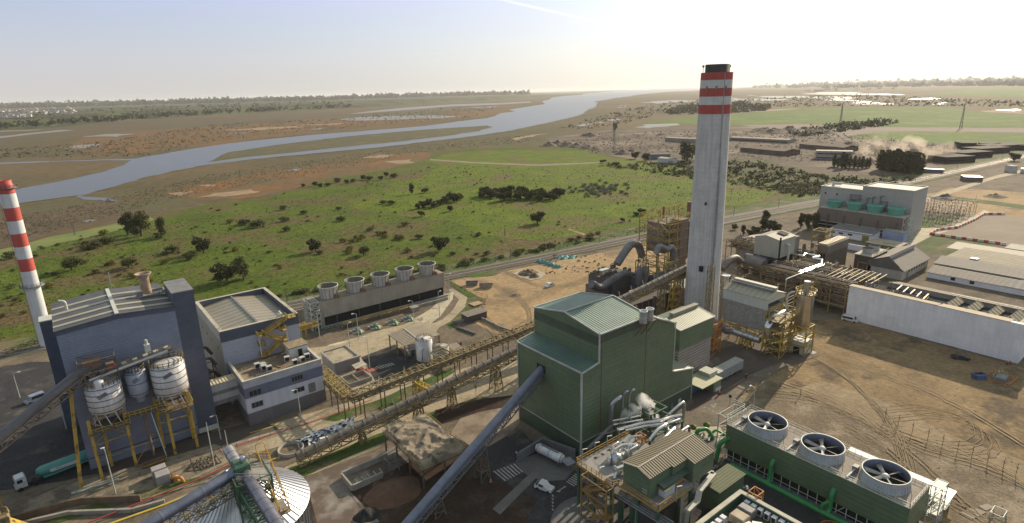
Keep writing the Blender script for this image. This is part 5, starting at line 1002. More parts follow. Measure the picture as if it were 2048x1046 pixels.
b = MB(); b.box(76.8,94.5,61.45,61.75,15.95,16.02); b.bar((76.75,58.6,15.05),(76.75,61.6,15.98),.14); b.bar((76.75,61.6,15.98),(76.75,65.6,15.1),.14); b.build('edge_trim', CONCL, T)
b = MB(); b.slab([(79.2,57.2,12.6),(87.6,57.2,12.6),(87.6,60.2,13.2),(79.2,60.2,13.2)],.1); b.build('lower_roof', mat('dull_green_roof', (.085,.125,.10), (.06,.095,.08), .3, .5, rib=(U_,.6,.04,.3)), T)
b = MB(); b.box(83.6,86.6,58.2,58.3,zd,12.4); b.build('orange_door', ORANGE, T); b = MB(); b.box(79.6,82.6,57.2,58.7,zd,12.0); b.build('white_cabinet', WHITE, T)
b = MB(); b.slab([(78.8,56.5,12.3),(80.6,56.5,12.3),(80.6,58.6,12.4),(78.8,58.6,12.4)],.1); b.slab([(80.6,57.0,12.35),(84.6,57.0,12.35),(84.6,57.8,12.4),(80.6,57.8,12.4)],.08); b.build('porch_roof', GROOFL, T)
b = MB()
for z in (11.2,11.8): b.box(76.93,77,59.4,60.6,z,z+.12)
b.build('cable_tray', PALE, T)
D_ = thing('raised_deck', 'grey raised deck with yellow railings around the turbine hall', 'platform', (76,66,0)); b = MB()
b.slab([(74.7,66,zd),(77,66,zd),(91.2,66,zd),(91.2,76,zd),(74.7,76,zd)][:],.5); b.slab([(76.1,56,zd),(87,56,zd),(87,66,zd),(76.1,66,zd)],.5); b.build('slab', mat('deck_grating', (.27,.265,.26), (.21,.205,.20), .5, .8, c3=(.14,.13,.125), s3=.3, t3=.58), D_)
b = MB(); b.rail([(91.2,76,zd),(74.7,76,zd),(74.7,66,zd),(76.1,65.6,zd),(76.1,56,zd),(83.6,56,zd)],1.15,1.3,.1); b.bar((74.7,66,zd-.25),(74.7,76,zd-.25),.12,.5); b.bar((76.1,56,zd-.25),(76.1,66,zd-.25),.12,.5); b.bar((76.1,56,zd-.25),(86,56,zd-.25),.12,.5); b.bar((74.7,76,zd-.25),(91,76,zd-.25),.12,.5); b.build('railing', mat('ochre_railing', (.46,.27,.06), (.34,.20,.05), .6, .6), D_)
for x, y in ((75,66.4),(75,71),(75,75.6),(82,75.6),(90.6,75.6),(82,66.4),(76.5,56.4),(83,56.4),(86.6,56.4),(76.5,61)): b = MB(); b.bar((x,y,0),(x,y,zd-.5),.5); b.build('column', GSTEEL, D_)
b = MB()
for k, (z0,z1) in enumerate(((zd,6.8),(6.8,3.4),(3.4,0))):
    y0,y1 = (66.5,71.5) if k % 2 == 0 else (71.5,66.5); x = 73.4
    for dx in (0,1.1): b.bar((x+dx-.6,y0,z0),(x+dx-.6,y1,z1),.1,.35); b.bar((x+dx-.6,y0,z0+1.1),(x+dx-.6,y1,z1+1.1),.1)
    b.box(72.6,74.4,y1-.8,y1+.8,z1-.1,z1) if z1 else None
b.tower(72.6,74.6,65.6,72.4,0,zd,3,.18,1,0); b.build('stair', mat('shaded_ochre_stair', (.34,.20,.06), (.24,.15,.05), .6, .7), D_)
b = MB()
for k in range(5): b.box(78.6+k*2.2,79.1+k*2.2,74.2,74.9,zd,zd+.05)
b.build('hatch', DARK, D_)
for k, (x, y) in enumerate(((76.5,76),(80.2,76),(84,76),(87.8,76),(74.7,69.5),(81.5,56))):
    T = thing('deck_lamp', ['deck lamp on the railing, nearest the green hall corner','deck lamp on the railing, second from the green hall corner','deck lamp on the railing, third from the green hall corner','deck lamp on the railing, farthest along the green hall','deck lamp above the yellow stair','deck lamp below the white cabinet'][k], 'lamp', (x,y,zd), 'lamps on the deck railing'); b = MB(); b.bar((x,y,zd),(x,y,zd+2.4),.1); b.build('post', PALE, T); b = MB(); b.bar((x,y,zd+2.4),(x+.9,y-.5,zd+2.5),.24,.1); b.build('lamp_head', LENS_, T)
# turbine pipes on the deck
def pipes(name, label, runs, loc, m=SHINY, pn='pipe', cat='pipes', n=10):
    T = thing(name, label, cat, loc)
    for r, rad, pts in runs: b = MB(); b.tube(pts, r, n, rad); b.build(pn, m, T)
    return T
T = pipes('steam_turbine', 'shiny silver turbine casing and valves in the middle of the deck', [(.55,.6,[(80.6,70.6,11.6),(87,70.2,11.8)]),(.4,.8,[(81,71.8,zd),(81,71.8,12.4),(84,71.8,12.6),(86.5,70,12.4)]),(.25,.5,[(83,69,zd),(83,69,13.2),(85.6,69,13.2),(85.6,71,11)]),(.3,.6,[(84.5,72.4,zd+.4),(87.5,72.4,12.8),(89.5,71,12.9)]),(.18,.4,[(82,73,zd),(82,73,12.6),(84.2,73,12.6),(84.2,73,zd)])], (82,70,zd))
b = MB(); b.lathe((81.0,70.6),[(1.3,zd),(1.3,11.4),(.8,12.2),(.1,12.5)],18); b.lathe((79.4,71.2),[(.5,zd),(.5,11.8),(.2,12)],14); b.lathe((85,70.6),[(.7,zd),(.7,12.4),(.3,12.8)],14); b.parts('casing', STEEL, T)
b = MB()
for x in (83.4,86.9): b.tube([(x,70.4,11.7),(x+.15,70.4,11.7)],.85,16)
b.parts('flange', TRIM, T)
T = pipes('exhaust_cylinder', 'silver horizontal cylinder with flange at the deck edge beside the hall', [(.75,0,[(77.4,68.0,11.4),(80.2,67.2,11.5)]),(.3,.4,[(76.6,67.2,zd+.3),(77.4,67.4,zd+1.2),(79.5,66.8,zd+1.2)])], (78,67.5,zd)); b = MB(); b.tube([(77.6,67.95,11.4),(77.8,67.9,11.4)],1.0,18); b.parts('flange', TRIM, T)
T = pipes('main_steam_pipe', 'thick silver steam pipe running along the back of the turbine hall roof', [(.52,1,[(84.5,67.2,11.9),(92,67.4,12.6),(97.5,68.6,12.6)]),(.4,1.2,[(90,69.4,12.4),(93,69.8,13.6),(96.5,69.8,13.6),(98,71,12)]),(.3,1,[(96,66.6,12.9),(100.5,66.8,12.9),(100.5,66.8,9)])], (90,68,zd)); b = MB()
for x in (89.6,92.8,95.6,96.4): b.tube([(x,67.5,12.3),(x+.16,67.5,12.3)],.82,16)
b.parts('flange', STEEL, T)
T = pipes('pipe_bundle', 'bundle of curved silver pipes between the steaming frame and the turbine hall', [(.42,1.2,[(91,79.5,9.6),(97,77.5,9.8),(101,74.6,10.4),(104,74.4,10.2),(106.4,73,10.4)]),(.36,1.2,[(92.5,78.2,9.4),(97.5,76.2,9.6),(101.5,73,10.2),(105,72.6,10)]),(.38,1.1,[(103.6,81.2,9.8),(103.8,80.6,7.2),(105,77.6,7.4),(110,77,9.6),(113,77,10),(113,77,4)]),(.3,1,[(95,81,8.4),(98.4,75,9.8),(98.6,71,11.2),(96.4,69.4,12)]),(.22,.5,[(92,81.5,9.6),(99,78.6,9.6)]),(.22,.5,[(92.6,82.4,10),(99.4,79.6,10)])], (100,76,8))
b = MB(); b.tower(92,106,72.5,80.5,0,9.2,2,.28,1,0); b.box(98,104,72.6,74.4,9.2,9.4); b.rail([(93,80.5,9.3),(99,80.5,9.3)],1.1,1.2,.1); b.build('frame', GSTEEL, T)
T = thing('orange_ladder', 'orange steel stair cage at the back of the raised deck', 'stair', (91,72,zd)); b = MB(); b.tower(90.2,91.6,71.6,73.4,zd-3,zd+1.6,3,.14,1,1); b.build('cage', ORANGE, T)
T = pipes('duct_along_wall', 'grey rectangular-looking lagged pipes along the dark hall base behind the deck', [(.5,.8,[(86.6,84.2,4.2),(96,83.6,8.4),(98.6,76,9.4)]),(.18,.5,[(88,82,8.2),(97,79.4,8.6)])], (90,83,5), DUCT)
T = thing('cable_tray', 'pale bent cable tray duct stepping down between the turbine hall and the small green shed', 'cable tray', (89,55.4,7)); b = MB(); P = [(93.6,58.4,9.0),(94.8,56.6,9.0),(87.8,55.2,9.0),(86.4,54.6,7.8),(82.6,54.2,7.8),(81.8,54.0,3.2)]
for p, q in zip(P, P[1:]): b.bar(p, q, 1.1, .4)
b.build('tray', mat('cream_tray', (.52,.50,.44), None, .6, .6), T); b = MB()
for k in range(3): b.tube([(82.6-k*.35,54.6,7.6),(81.2-k*.35,54.4,3.4),(79-k*.3,55.2,2.6),(77.4,58,2.2)],.16,7,.6)
b.build('conduit', STEEL, T)
T = pipes('under_deck_pipes', 'dark parallel pipes running under the deck edge', [(.2,0,[(76.6-k*.35,65.6,8.6-.3*k),(77.6-k*.35,53.6,8.2-.3*k)]) for k in range(4)], (77,60,8), DUCT)
T = thing('under_deck_machines', 'dark green vessels and a blue drum in the shade under the raised deck', 'machinery', (79,60,0)); b = MB(); [b.lathe((78+k*1.6,66.5-k*1.7),[(.6,0),(.6,3.6),(.3,4)],12) for k in range(4)]; b.build('vessel', GSTEEL, T); b = MB(); b.lathe((77.6,60.6),[(.9,0),(.9,1.5)],14); b.build('drum', BLUE, T); b = MB(); b.box(79.5,84,57,63.5,0,7.0); b.build('inner_room', mat('under_deck_room', (.10,.085,.08), (.07,.06,.06), .6, .8), T)
# small green shed
T = thing('small_green_shed', 'small green shed with flat ribbed olive roof beside the green pipes', 'shed', (92,54,0)); b = MB(); b.box(92.0,101,53.4,57.2,2.6,7.7); b.build('wall', GREEN, T); b = MB(); b.slab([(91.7,53.1,7.75),(101.2,53.1,7.75),(101.2,57.4,8.0),(91.7,57.4,8.0)],.1); b.build('roof', GROOFL, T)
for x, y in ((92.3,53.7),(100.6,53.7),(92.3,56.9)): b = MB(); b.bar((x,y,0),(x,y,2.6),.3); b.build('leg', GSTEEL, T)
T = pipes('shed_piping', 'shiny pipe elbow on the right wall of the small green shed', [(.25,.4,[(101.3,55.8,5.6),(101.3,54.2,5.8),(101.3,53.6,4)])], (101,54,5)); b = MB(); b.lathe((101.8,53),[(.45,3.6),(.6,4.2),(.2,4.6)],10); b.build('valve', SHINY, T)
# roof with air handling ducts at the bottom edge
T = thing('control_building', 'green parapet building with white ducts on its sunken roof at the bottom edge', 'building', (93,40,0)); xr, yr = 92.8, 49.6
b = MB(); b.box(64,xr,30,yr,0,8.2); b.build('wall', GREEN, T); b = MB(); b.box(64,xr,yr-.7,yr,8.2,10); b.box(xr-.7,xr,30,yr-.7,8.2,10); b.build('parapet', GSTEEL, T); b = MB(); b.box(64,xr+.1,yr-.8,yr+.1,10,10.18); b.box(xr-.8,xr+.1,30,yr-.8,10,10.18); b.build('coping', mat('cream_parapet_coping', (.50,.47,.37)), T); b = MB(); b.box(64,xr-.7,30,yr-.7,8.2,8.3); b.build('roof_deck', mat('dark_green_deck', (.055,.06,.05), None, .5, .9), T)
for k in range(8): b = MB(); y = 47.2-k*1.35; b.box(xr-1.9,xr-1.1,y-.45,y+.45,8.3,9.7); w_ = b.build('condenser', WHITE, T); b = MB(); b.box(xr-1.97,xr-1.9,y-.33,y+.33,8.5,9.5); b.build('grille', DARK, w_)
for k in range(3): b = MB(); x = 84.2-k*1.5; b.box(x-.45,x+.45,47.2,48.2,8.3,9.8); b.build('condenser', WHITE, T)
b = MB(); b.bev(88.6,90.4,44.8,47.6,8.3,9.9,.15); b.build('air_handler', GREYST, T); b = MB(); b.bev(85.6,88.0,44.6,47.4,8.3,9.9,.15); b.build('air_handler', mat('tan_air_handler', (.42,.34,.23), None, .6, .7), T)
b = MB(); P = [(80,44.4,9.2),(84,44.0,9.2),(86.6,43.4,9.2),(87.6,42,9.2),(87.8,38.6,9.2),(86,36,9.2)]
for p, q in zip(P, P[1:]): b.bar(p, q, 1.5, 1.0)
b.build('white_duct', mat('white_duct', (.66,.63,.58), None, 1, .4, .2), T); b = MB(); [b.bar((80.2+k*.9,43.6,9.75),(80.3+k*.9,45.2,9.75),.1) for k in range(6)]; b.build('duct_seam', GREYST, T)
T = thing('orange_roof_ladder', 'orange cage ladder at the corner of the green parapet building', 'ladder', (93.5,47,8)); b = MB(); b.tower(93,95.2,46.2,48,7.2,10.6,2,.13,1,1); b.build('cage', ORANGE, T)
# ------------------------------------------------------------------ green three-fan cooling tower
T = thing('green_cooling_tower', 'green box cooling tower with three big open fans on its railed roof', 'cooling tower', (112.6,27.3,0))
b = MB(); b.box(112.6,123,27.3,65,2.9,9.2); b.build('casing', GREEN, T); b = MB(); b.box(113.4,122.6,27.9,64.6,.3,2.9); b.build('louvre_opening', DARK, T); b = MB(); b.box(112.3,123.3,27,65.3,0,.35); b.build('basin', mat('blue_grey_basin', (.15,.165,.19), None, .5, .8), T)
b = MB()
for k in range(20): y = 28+k*1.93; b.bar((112.75,y,.35),(112.75,y,2.9),.14)
b.bar((112.75,28,1.4),(112.75,64.8,1.4),.1)
for y in (40,57.6,33): b.bar((112.7,y,.4),(112.7,y-1.9,2.8),.12)
b.build('louvre_frame', PALE, T)
b = MB(); b.box(112.5,123.1,27.2,65.1,9.2,9.32); b.build('roof_deck', mat('pinkish_deck', (.30,.265,.225), (.245,.215,.18), .3, .9, c3=(.20,.175,.145), s3=.4, t3=.6), T)
b = MB(); b.rail([(112.55,27.3,9.3),(112.55,65,9.3),(123,65,9.3),(123,27.3,9.3),(112.55,27.3,9.3)],1.1,1.25,.07); b.bar((112.5,27.3,9.35),(112.5,65,9.35),.1,.25); b.build('railing', PALE, T)
for k, v in enumerate((57.9,45.6,33.4)):
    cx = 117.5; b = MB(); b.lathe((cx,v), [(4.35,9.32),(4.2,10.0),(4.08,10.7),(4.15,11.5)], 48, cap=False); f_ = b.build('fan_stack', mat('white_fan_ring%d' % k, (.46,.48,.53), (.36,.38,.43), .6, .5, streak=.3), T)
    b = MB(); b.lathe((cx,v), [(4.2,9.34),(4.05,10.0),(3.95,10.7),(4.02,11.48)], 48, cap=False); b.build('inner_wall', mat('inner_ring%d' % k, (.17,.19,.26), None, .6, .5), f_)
    b = MB(); b.lathe((cx,v), [(4.0,11.45),(4.26,11.45),(4.26,11.62),(4.0,11.62),(4.0,11.45)], 48, cap=False); b.build('rim', TRIM, f_)
    b = MB()
    for i in range(40): a = i*math.pi/20; b.bar((cx+4.4*math.cos(a),v+4.4*math.sin(a),9.35),(cx+4.14*math.cos(a),v+4.14*math.sin(a),10.7),.07,.1)
    b.build('rib', PALE, f_)
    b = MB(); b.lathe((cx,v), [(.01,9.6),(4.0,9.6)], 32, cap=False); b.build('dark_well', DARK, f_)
    b = MB(); off = k*.2+.3
    for i in range(6):
        a = i*math.pi/3+off; d = Vector((math.cos(a),math.sin(a),0)); n_ = Vector((-d.y,d.x,0)); o_ = Vector((cx,v,10.6)); w1, w2 = .2, .46
        b.add([o_+d*.6-n_*w1+Vector((0,0,.15)), o_+d*.6+n_*w1-Vector((0,0,.15)), o_+d*3.8+n_*w2-Vector((0,0,.22)), o_+d*3.8-n_*w2+Vector((0,0,.22)), o_+d*.6-n_*w1+Vector((0,0,.2)), o_+d*.6+n_*w1-Vector((0,0,.1)), o_+d*3.8+n_*w2-Vector((0,0,.17)), o_+d*3.8-n_*w2+Vector((0,0,.27))], [(0,3,2,1),(4,5,6,7),(0,1,5,4),(1,2,6,5),(2,3,7,6),(3,0,4,7)])
    b.build('fan_blade', mat('fan_blade%d' % k, (.36,.35,.32), None, 1, .4, .3), f_)
    b = MB(); b.lathe((cx,v), [(.6,10.2),(.75,10.6),(.4,11),(.01,11.05)], 16); b.build('fan_hub', WHITE, f_)
    b = MB(); b.box(cx-.6,cx+.6,v+4.5,v+5.4,9.4,10.5) if False else b.box(116.2,117.4,v+4.6,v+5.6,9.35,10.5); b.build('gearbox', GREYST, T); b = MB(); b.bar((113.0,v+5.2,9.6),(116.2,v+5.1,9.9),.3); b.build('drive_pipe', WHITE, T)
    b = MB(); b.tube([(114.2,v-5.6,9.3),(114.2,v-5.6,11),(114.5,v-5.2,11.8)],.05,6); b.build('roof_hook', GREYST, T)
T = thing('cooling_stair', 'pale steel stair and landings at the near end of the green cooling tower', 'stairs', (125,27,0)); b = MB(); b.tower(123.3,126.6,25.4,27.2,0,9.2,4,.12,1,1)
for z in (3,6,9.1): b.box(123.3,126.6,25.4,27.2,z,z+.08)
b.rail([(126.8,27,3),(129.6,27,3),(129.6,25,3),(126.8,25,3)],1.1,.9,.09); b.box(126.8,129.6,25,27,2.9,3); b.build('stair', PALE, T)
T = thing('stair_top_frame', 'pale steel stair frame at the far end of the green cooling tower', 'stairs', (118,67,0)); b = MB(); b.tower(115,122,65.6,68.6,0,9.4,3,.14,1,1); b.rail([(114,66,9.4),(122,66,9.4),(122,69,9.4)],1.1,1.2,.1); b.build('frame', PALE, T)
T = thing('white_roof_shed', 'small shed with bright white sheet roof beyond the green cooling tower', 'shed', (130,25.6,0)); b = MB(); b.box(130.4,134.2,26,27.6,0,2.9); b.box(130.4,134.2,30,46,0,2.9); b.box(133.6,134.2,27.6,30,0,2.9); b.build('wall', mat('grey_shed_wall', (.28,.26,.24)), T); b = MB(); b.slab([(129.8,25.4,2.95),(134.8,25.4,3.15),(134.8,46.2,3.15),(129.8,46.2,2.95)],.1); b.build('roof', mat('white_sheet_roof', (.70,.69,.65), None, .5, .35), T); b = MB(); b.box(131,133,27,29.4,0,2.2); b.build('equipment', GREYST, T)
T = pipes('cooling_main', 'thick bright green water main along the foot of the green cooling tower', [(.62,0,[(110.8,62,.7),(110.8,24,.7)])], (110.8,45,0), GPIPE, 'main', 'pipe', 16)
for y in (53.2,40.4):
    b = MB(); b.tube([(110.8,y,.7),(111.6,y,1.6),(111.7,y,5.2),(112.7,y,5.9)], .5, 14, 1.0); b.build('riser', GPIPE, T)
b = MB(); b.tube([(110.8,41.6,.8),(110.6,41.6,2.4),(111.5,40.6,3.4)], .34, 12, .8); b.build('side_branch', GPIPE, T)
T = pipes('corner_pipework', 'green bent pipes with valves at the far corner of the green cooling tower', [(.5,1.2,[(110.4,65.6,.4),(110.6,65.2,4.6),(111.6,64.6,5.8),(112.7,64.2,5.8)]),(.5,1,[(114.6,74,.4),(114.6,74,2.4),(117.4,73,2.4),(117.4,71,.5)]),(.3,.6,[(118,72.6,.4),(120,72,1.4),(121,70,.4)])], (113,68,0), GPIPE, 'pipe', 'pipes', 14)
b = MB(); [b.bar((112.6+k*1.2,74-k*1.6,.9),(116+k*1.2,75.4-k*1.6,1.0),.24) for k in range(4)]; b.build('pale_pipe', PALE, T); b = MB(); [b.lathe(p,[(.01,1),(.8,1.5),(.9,2.2),(.01,2.7)],8) for p in ((119.4,74.4),(116,76))]; b.build('green_valve', mat('olive_valve', (.14,.17,.03)), T)
T = thing('yellow_pump_ring', 'yellow ring railing at the bottom edge beside the green main', 'railing', (106,38,0)); b = MB(); q = [(107+2.2*math.cos(a*math.pi/8),37.6+2.2*math.sin(a*math.pi/8),0) for a in range(17)]; b.rail(q,1.2,.8,.12); b.build('ring', ORANGE, T)
# ------------------------------------------------------------------ filter house, silver silo and ducts right of the tall chimney
T = thing('filter_house', 'pale gabled filter house on yellow legs right of the tall chimney', 'industrial building', (175,90.4,0)); a0,a1,b0_,b1_ = 175.2,186.6,90.4,106.8
b = MB(); b.ext_v([(a0,14.2),(a0+.3,14.2),(a0+.3,17.6),(a0,17.6)],b0_,b1_); b.ext_v([(a1-.3,14.2),(a1,14.2),(a1,17.6),(a1-.3,17.6)],b0_,b1_); b.ext_v([(a0+.3,16.4),(a1-.3,16.4),(a1-.3,17.7),((a0+a1)/2,19.4),(a0+.3,17.7)],b0_,b0_+.3); b.ext_v([(a0+.3,14.2),(a1-.3,14.2),(a1-.3,17.7),((a0+a1)/2,19.4),(a0+.3,17.7)],b1_-.3,b1_); b.build('wall', PALE, T)
xm = (a0+a1)/2; b = MB(); b.slab([(a0-.2,b0_-.3,17.65),(xm,b0_-.3,19.5),(xm,b1_+.3,19.5),(a0-.2,b1_+.3,17.65)],.12); b.slab([(xm,b0_-.3,19.5),(a1+.2,b0_-.3,17.65),(a1+.2,b1_+.3,17.65),(xm,b1_+.3,19.5)],.12); b.build('roof', PALEROOF, T)
b = MB(); b.box(xm-.2,xm+1.6,b0_+.8,b1_-.4,19.3,20.4); b.build('ridge_vent', mat('cream_vent', (.52,.47,.38), None, .5, .5), T); b = MB(); b.box(xm-1.4,xm-.2,b0_+.8,b1_-.4,19.1,19.9); b.build('vent_louvre', GREYST, T)
b = MB(); b.box(a0+.5,a1-.6,b0_+.6,b1_-.5,6.2,14.4); b.build('filter_casing', mat('dented_filter_casing', (.44,.425,.40), (.30,.29,.275), 1.2, .45, .45, bump=.15, bsc=1.6, streak=.4), T)
b = MB()
for i in range(6): y = b0_+.6+i*3.1; b.bar((a0+.4,y,0),(a0+.4,y,6.3),.28)
b.bar((a0+.4,b0_+.6,3.4),(a0+.4,b1_-.6,3.4),.2); b.bar((a0+.3,b0_,5.8),(a0+.3,b1_,5.8),.3); [b.bar((a1-.4,y,0),(a1-.4,y,14),.28) for y in (b0_+.4,98,b1_-.4)]; b.bar((a0+.3,b0_+.2,6.2),(a0+.3,b0_+.2,14.3),.25); b.bar((a1-.3,b0_,14.2),(a1-.3,b0_,17.6),.3); b.build('leg_frame', YEL, T)
T = thing('yellow_stair_tower', 'dense yellow steel frame of stairs and platforms at the end of the filter house', 'steel frame', (178,87,0)); b = MB(); b.tower(172.4,180.6,83.6,89.6,0,9,3,.2,1,2); b.tower(176,183.6,84.6,90,0,14.5,5,.2,1,2)
for z in (3,6,9,12): b.rail([(172.4,83.6,z),(181.6,83.6,z)],1.1,1.1,.11)
for k in range(4): b.bar((176,86,3*k+.2),(182,86,3*k+3),.2,.4)
b.build('frame', YEL, T); b = MB(); [b.box(172.6,183.4,84.4,89.4,z,z+.12) for z in (3,6,9,12)]; b.build('platform', YELD, T)
duct('flue_duct', 'shiny silver flue duct bending down at the end of the filter house', [(184.5,89.4,11.2),(177.2,89.2,11.6),(174.2,89.2,9.6),(174.2,89.2,5.2)], 1.25, SHINY, 5, rad=2.6)
duct('flue_duct', 'silver duct lying low in front of the filter house', [(173.2,100.6,4.2),(172.8,90.6,4.2)], 1.05, mat('bright_duct', (.60,.59,.58), (.45,.44,.43), 1, .3, .85), 5)
duct('flue_duct', 'blue-grey duct dropping from the annexe to the low silver duct', [(163.5,104.5,9.4),(166.5,103,8.8),(170.4,101.6,4.4),(173.2,100.8,4.2)], .95, mat('blue_silver_duct', (.34,.36,.42), (.26,.28,.33), 1, .35, .8), 5, rad=2)
T = thing('yellow_duct_cradle', 'yellow steel trestle under the low silver duct', 'trestle', (172.6,95,0)); b = MB(); b.tower(171.4,174,94,97.4,0,3.2,2,.22,.75,1); b.build('frame', YEL, T)
T = thing('orange_stair', 'orange and yellow spiral of stair landings beside the annexe', 'stairs', (162,101,0)); b = MB(); b2 = MB()
for k in range(5): z = 2+k*2.0; b.rail([(159.4,99,z),(162.8,99,z),(162.8,101.8,z),(159.4,101.8,z),(159.4,99,z)],1.0,.8,.13); b2.box(159.4,162.8,99,101.8,z-.1,z)
b.tower(159.2,163,98.8,102,0,11,5,.16,1,1); b.build('railing', ORANGE, T); b2.build('landing', YELD, T)
T = thing('steel_flue', 'short shiny steel flue stack between the tall chimney and the filter house', 'flue', (180.6,109.6,0)); b = MB(); b.lathe((180.6,109.6),[(1.35,0),(1.35,20.6)],24); b.build('stack', SHINY, T); b = MB(); b.lathe((180.6,109.6),[(1.35,20.2),(1.6,20.3),(1.6,20.7),(1.35,20.7)],24,cap=False); b.build('rim', TRIM, T)
T = thing('ladder_mast', 'yellow lattice ladder mast beside the foot of the tall chimney', 'ladder', (176.4,112.8,0)); b = MB(); b.tower(175.8,177.6,112,113.8,0,24,11,.12,1,1); b.build('frame', YELD, T)
T = thing('silver_silo', 'shiny silver cylindrical silo on yellow legs with a yellow railed top', 'silo', (182.4,82,0)); c = (182.4,82.0)
b = MB(); b.lathe(c,[(.5,6.4),(2.5,9.7),(2.5,20.6)],32); b.build('shell', mat('polished_silo', (.66,.62,.56), (.58,.54,.49), .5, .28, .93, rib=(Z_,3.6,.01,.1)), T)
b = MB(); b.lathe(c,[(.85,20.6),(.95,21.6),(.9,24.4),(.95,24.7)],18); b.build('top_filter', STEEL, T)
b = MB(); q = [(c[0]+3.1*math.cos(a*math.pi/8),c[1]+3.1*math.sin(a*math.pi/8),20.7) for a in range(17)]; b.rail(q,1.3,1.1,.16); b.lathe(c,[(2.4,20.6),(3.2,20.6),(3.2,20.75),(2.4,20.75)],20,cap=False); b.tube([(c[0]-2.4,c[1]+1.8,20),(c[0]-1.6,c[1]+1.5,23.4),(c[0]-.2,c[1],23.6)],.12,6,.5); b.tower(c[0]+.6,c[0]+2.2,c[1]-1,c[1]+1,20.7,24.2,2,.12,1,1); b.build('top_railing', YEL, T)
b = MB(); b.tower(179.8,185.2,79.3,84.7,0,9.9,3,.26,1,1); b.bar((180.4,84.6,0),(180.4,84.6,20.6),.25); b.build('leg_frame', YEL, T); b = MB(); b.box(180.4,185.0,79.5,84.4,0,4.8); b.build('base_cabin', PALE, T); b = MB(); b.box(180.3,180.4,81,83,.2,2.6); b.build('doorway', DARK, T)
b = MB(); b.box(179,186.4,78,85.4,0,.25); b.build('plinth', CONCL, T)
T = thing('bent_vent', 'pale pipe with yellow-green valve post between the filter house and the silver silo', 'pipe', (180,87,0)); b = MB(); b.tube([(180,86.6,0),(180,86.6,19.6),(180.6,85.6,20.6),(181.6,84.6,20.4)],.32,10,.9); b.build('pipe', PALE, T)
T = thing('electrical_cabin', 'flat-roofed olive guard cabin with blue doors at the right foot of the green hall', 'cabin', (133,84,0)); b = MB(); b.box(137.6,141.2,84.4,90.6,0,3.6); b.box(132.6,137.6,88,90.6,0,3.4); b.build('wall', mat('olive_cabin', (.20,.23,.13), (.165,.19,.11), .4, .7), T); b = MB(); b.box(131.6,141.5,84.1,91,3.6,3.85); b.build('roof', mat('pale_olive_roof', (.42,.42,.28), (.36,.36,.25), .5, .7), T); b = MB(); b.box(133,134.6,87.9,88,0,2.2); b.box(135,136.6,87.9,88,0,2.2); b.build('blue_door', BLUE, T); b = MB(); b.box(138.6,141.2,84.3,84.4,0,1.3); b.build('white_base', WHITE, T)
T = thing('container', 'long grey-white shipping container on a frame by the red path', 'container', (142,86,0)); b = MB(); b.box(142.6,156.2,86.4,89.2,1.2,4.0); b.build('body', mat('container_grey_white', (.36,.37,.36), (.30,.31,.30), .6, .6, rib=(U_,.5,.05,.3), streak=.3), T); b = MB(); b.slab([(142.5,86.3,4.02),(156.3,86.3,4.02),(156.3,89.3,4.1),(142.5,89.3,4.1)],.06); b.build('roof', mat('ridged_pale_roof', (.33,.34,.32), (.28,.29,.27), .4, .6, rib=(U_,1.2,.05,.3)), T)
b = MB(); [b.bar((143+k*2.6,y,0),(143+k*2.6,y,1.2),.2) for k in range(6) for y in (86.6,89)]; b.build('leg', GREYST, T); b = MB(); b.box(138.6,142.4,86.6,90.4,0,5.0); b.build('white_box', mat('pale_box', (.42,.43,.37), (.36,.37,.32), .5, .7), T)
# ------------------------------------------------------------------ old boiler structure left of the tall chimney
T = thing('precipitator_tower', 'tall yellow steel frame around a brown precipitator left of the tall chimney', 'steel tower', (204,152,0))
b = MB(); b.box(211,216.4,151.2,156.4,0,29.4); b.build('brown_column', mat('brown_precipitator', (.215,.15,.11), (.17,.12,.09), .4, .85, streak=.5), T)
b = MB(); b.box(207,225,157,166,14,27.4); b.build('grey_casing', mat('grey_precipitator', (.20,.185,.18), (.14,.125,.12), .35, .8, rib=(Z_,3.4,.2,.5), streak=.4), T); b = MB(); b.box(217,229,153.5,156.8,10,27); b.build('dark_casing', mat('dark_precipitator', (.10,.085,.075), None, .35, .85), T)
b = MB()
for x in (203,208.6,217.4,224,231):
    for y in (151,157,167.4): b.bar((x,y,0),(x,y,30.5),.34)
for z in (5,9,13,17,21,25,28.5): b.bar((203,151,z),(231,151,z),.22); b.bar((203,151,z),(203,167.4,z),.22); b.bar((203,167.4,z),(231,167.4,z),.2)
for k in range(6):
    z = 5+k*4
    for y0,y1 in ((151,157),(157,167.4)): b.bar((203,y0,z),(203,y1,z+4),.15); b.bar((203,y1,z),(203,y0,z+4),.15)
    for x0,x1 in ((217.4,224),(224,231),(203,208.6)): b.bar((x0,151,z),(x1,151,z+4),.15)
b.build('frame', mat('ochre_frame', (.36,.25,.06), (.24,.17,.06), .5, .7), T)
b = MB(); rs = random.Random(3)
for z in (17,21,25,29):
    b.rail([(203,151,z),(210,151,z)],1.2,1.4,.13); b.rail([(203,151,z),(203,167.4,z)],1.2,1.6,.13)
for k in range(70):
    x, y, z = rs.uniform(203,230), rs.uniform(151,167), rs.uniform(28.5,31.5); d = rs.choice(((3,0,0),(0,3,0),(0,0,2),(2,0,1))); b.bar((x,y,z),(x+d[0],y+d[1],z+d[2]),.16)
b.rail([(203,151,30.4),(231,151,30.4),(231,167,30.4),(203,167,30.4),(203,151,30.4)],1.3,1.8,.14); b.build('railing', YEL, T)
b = MB(); b.lathe((229,160),[(1.1,27),(1.1,34)],12); b.lathe((214,163),[(.5,28),(.5,33.5)],8); b.parts('rusty_vent', RUST, T)
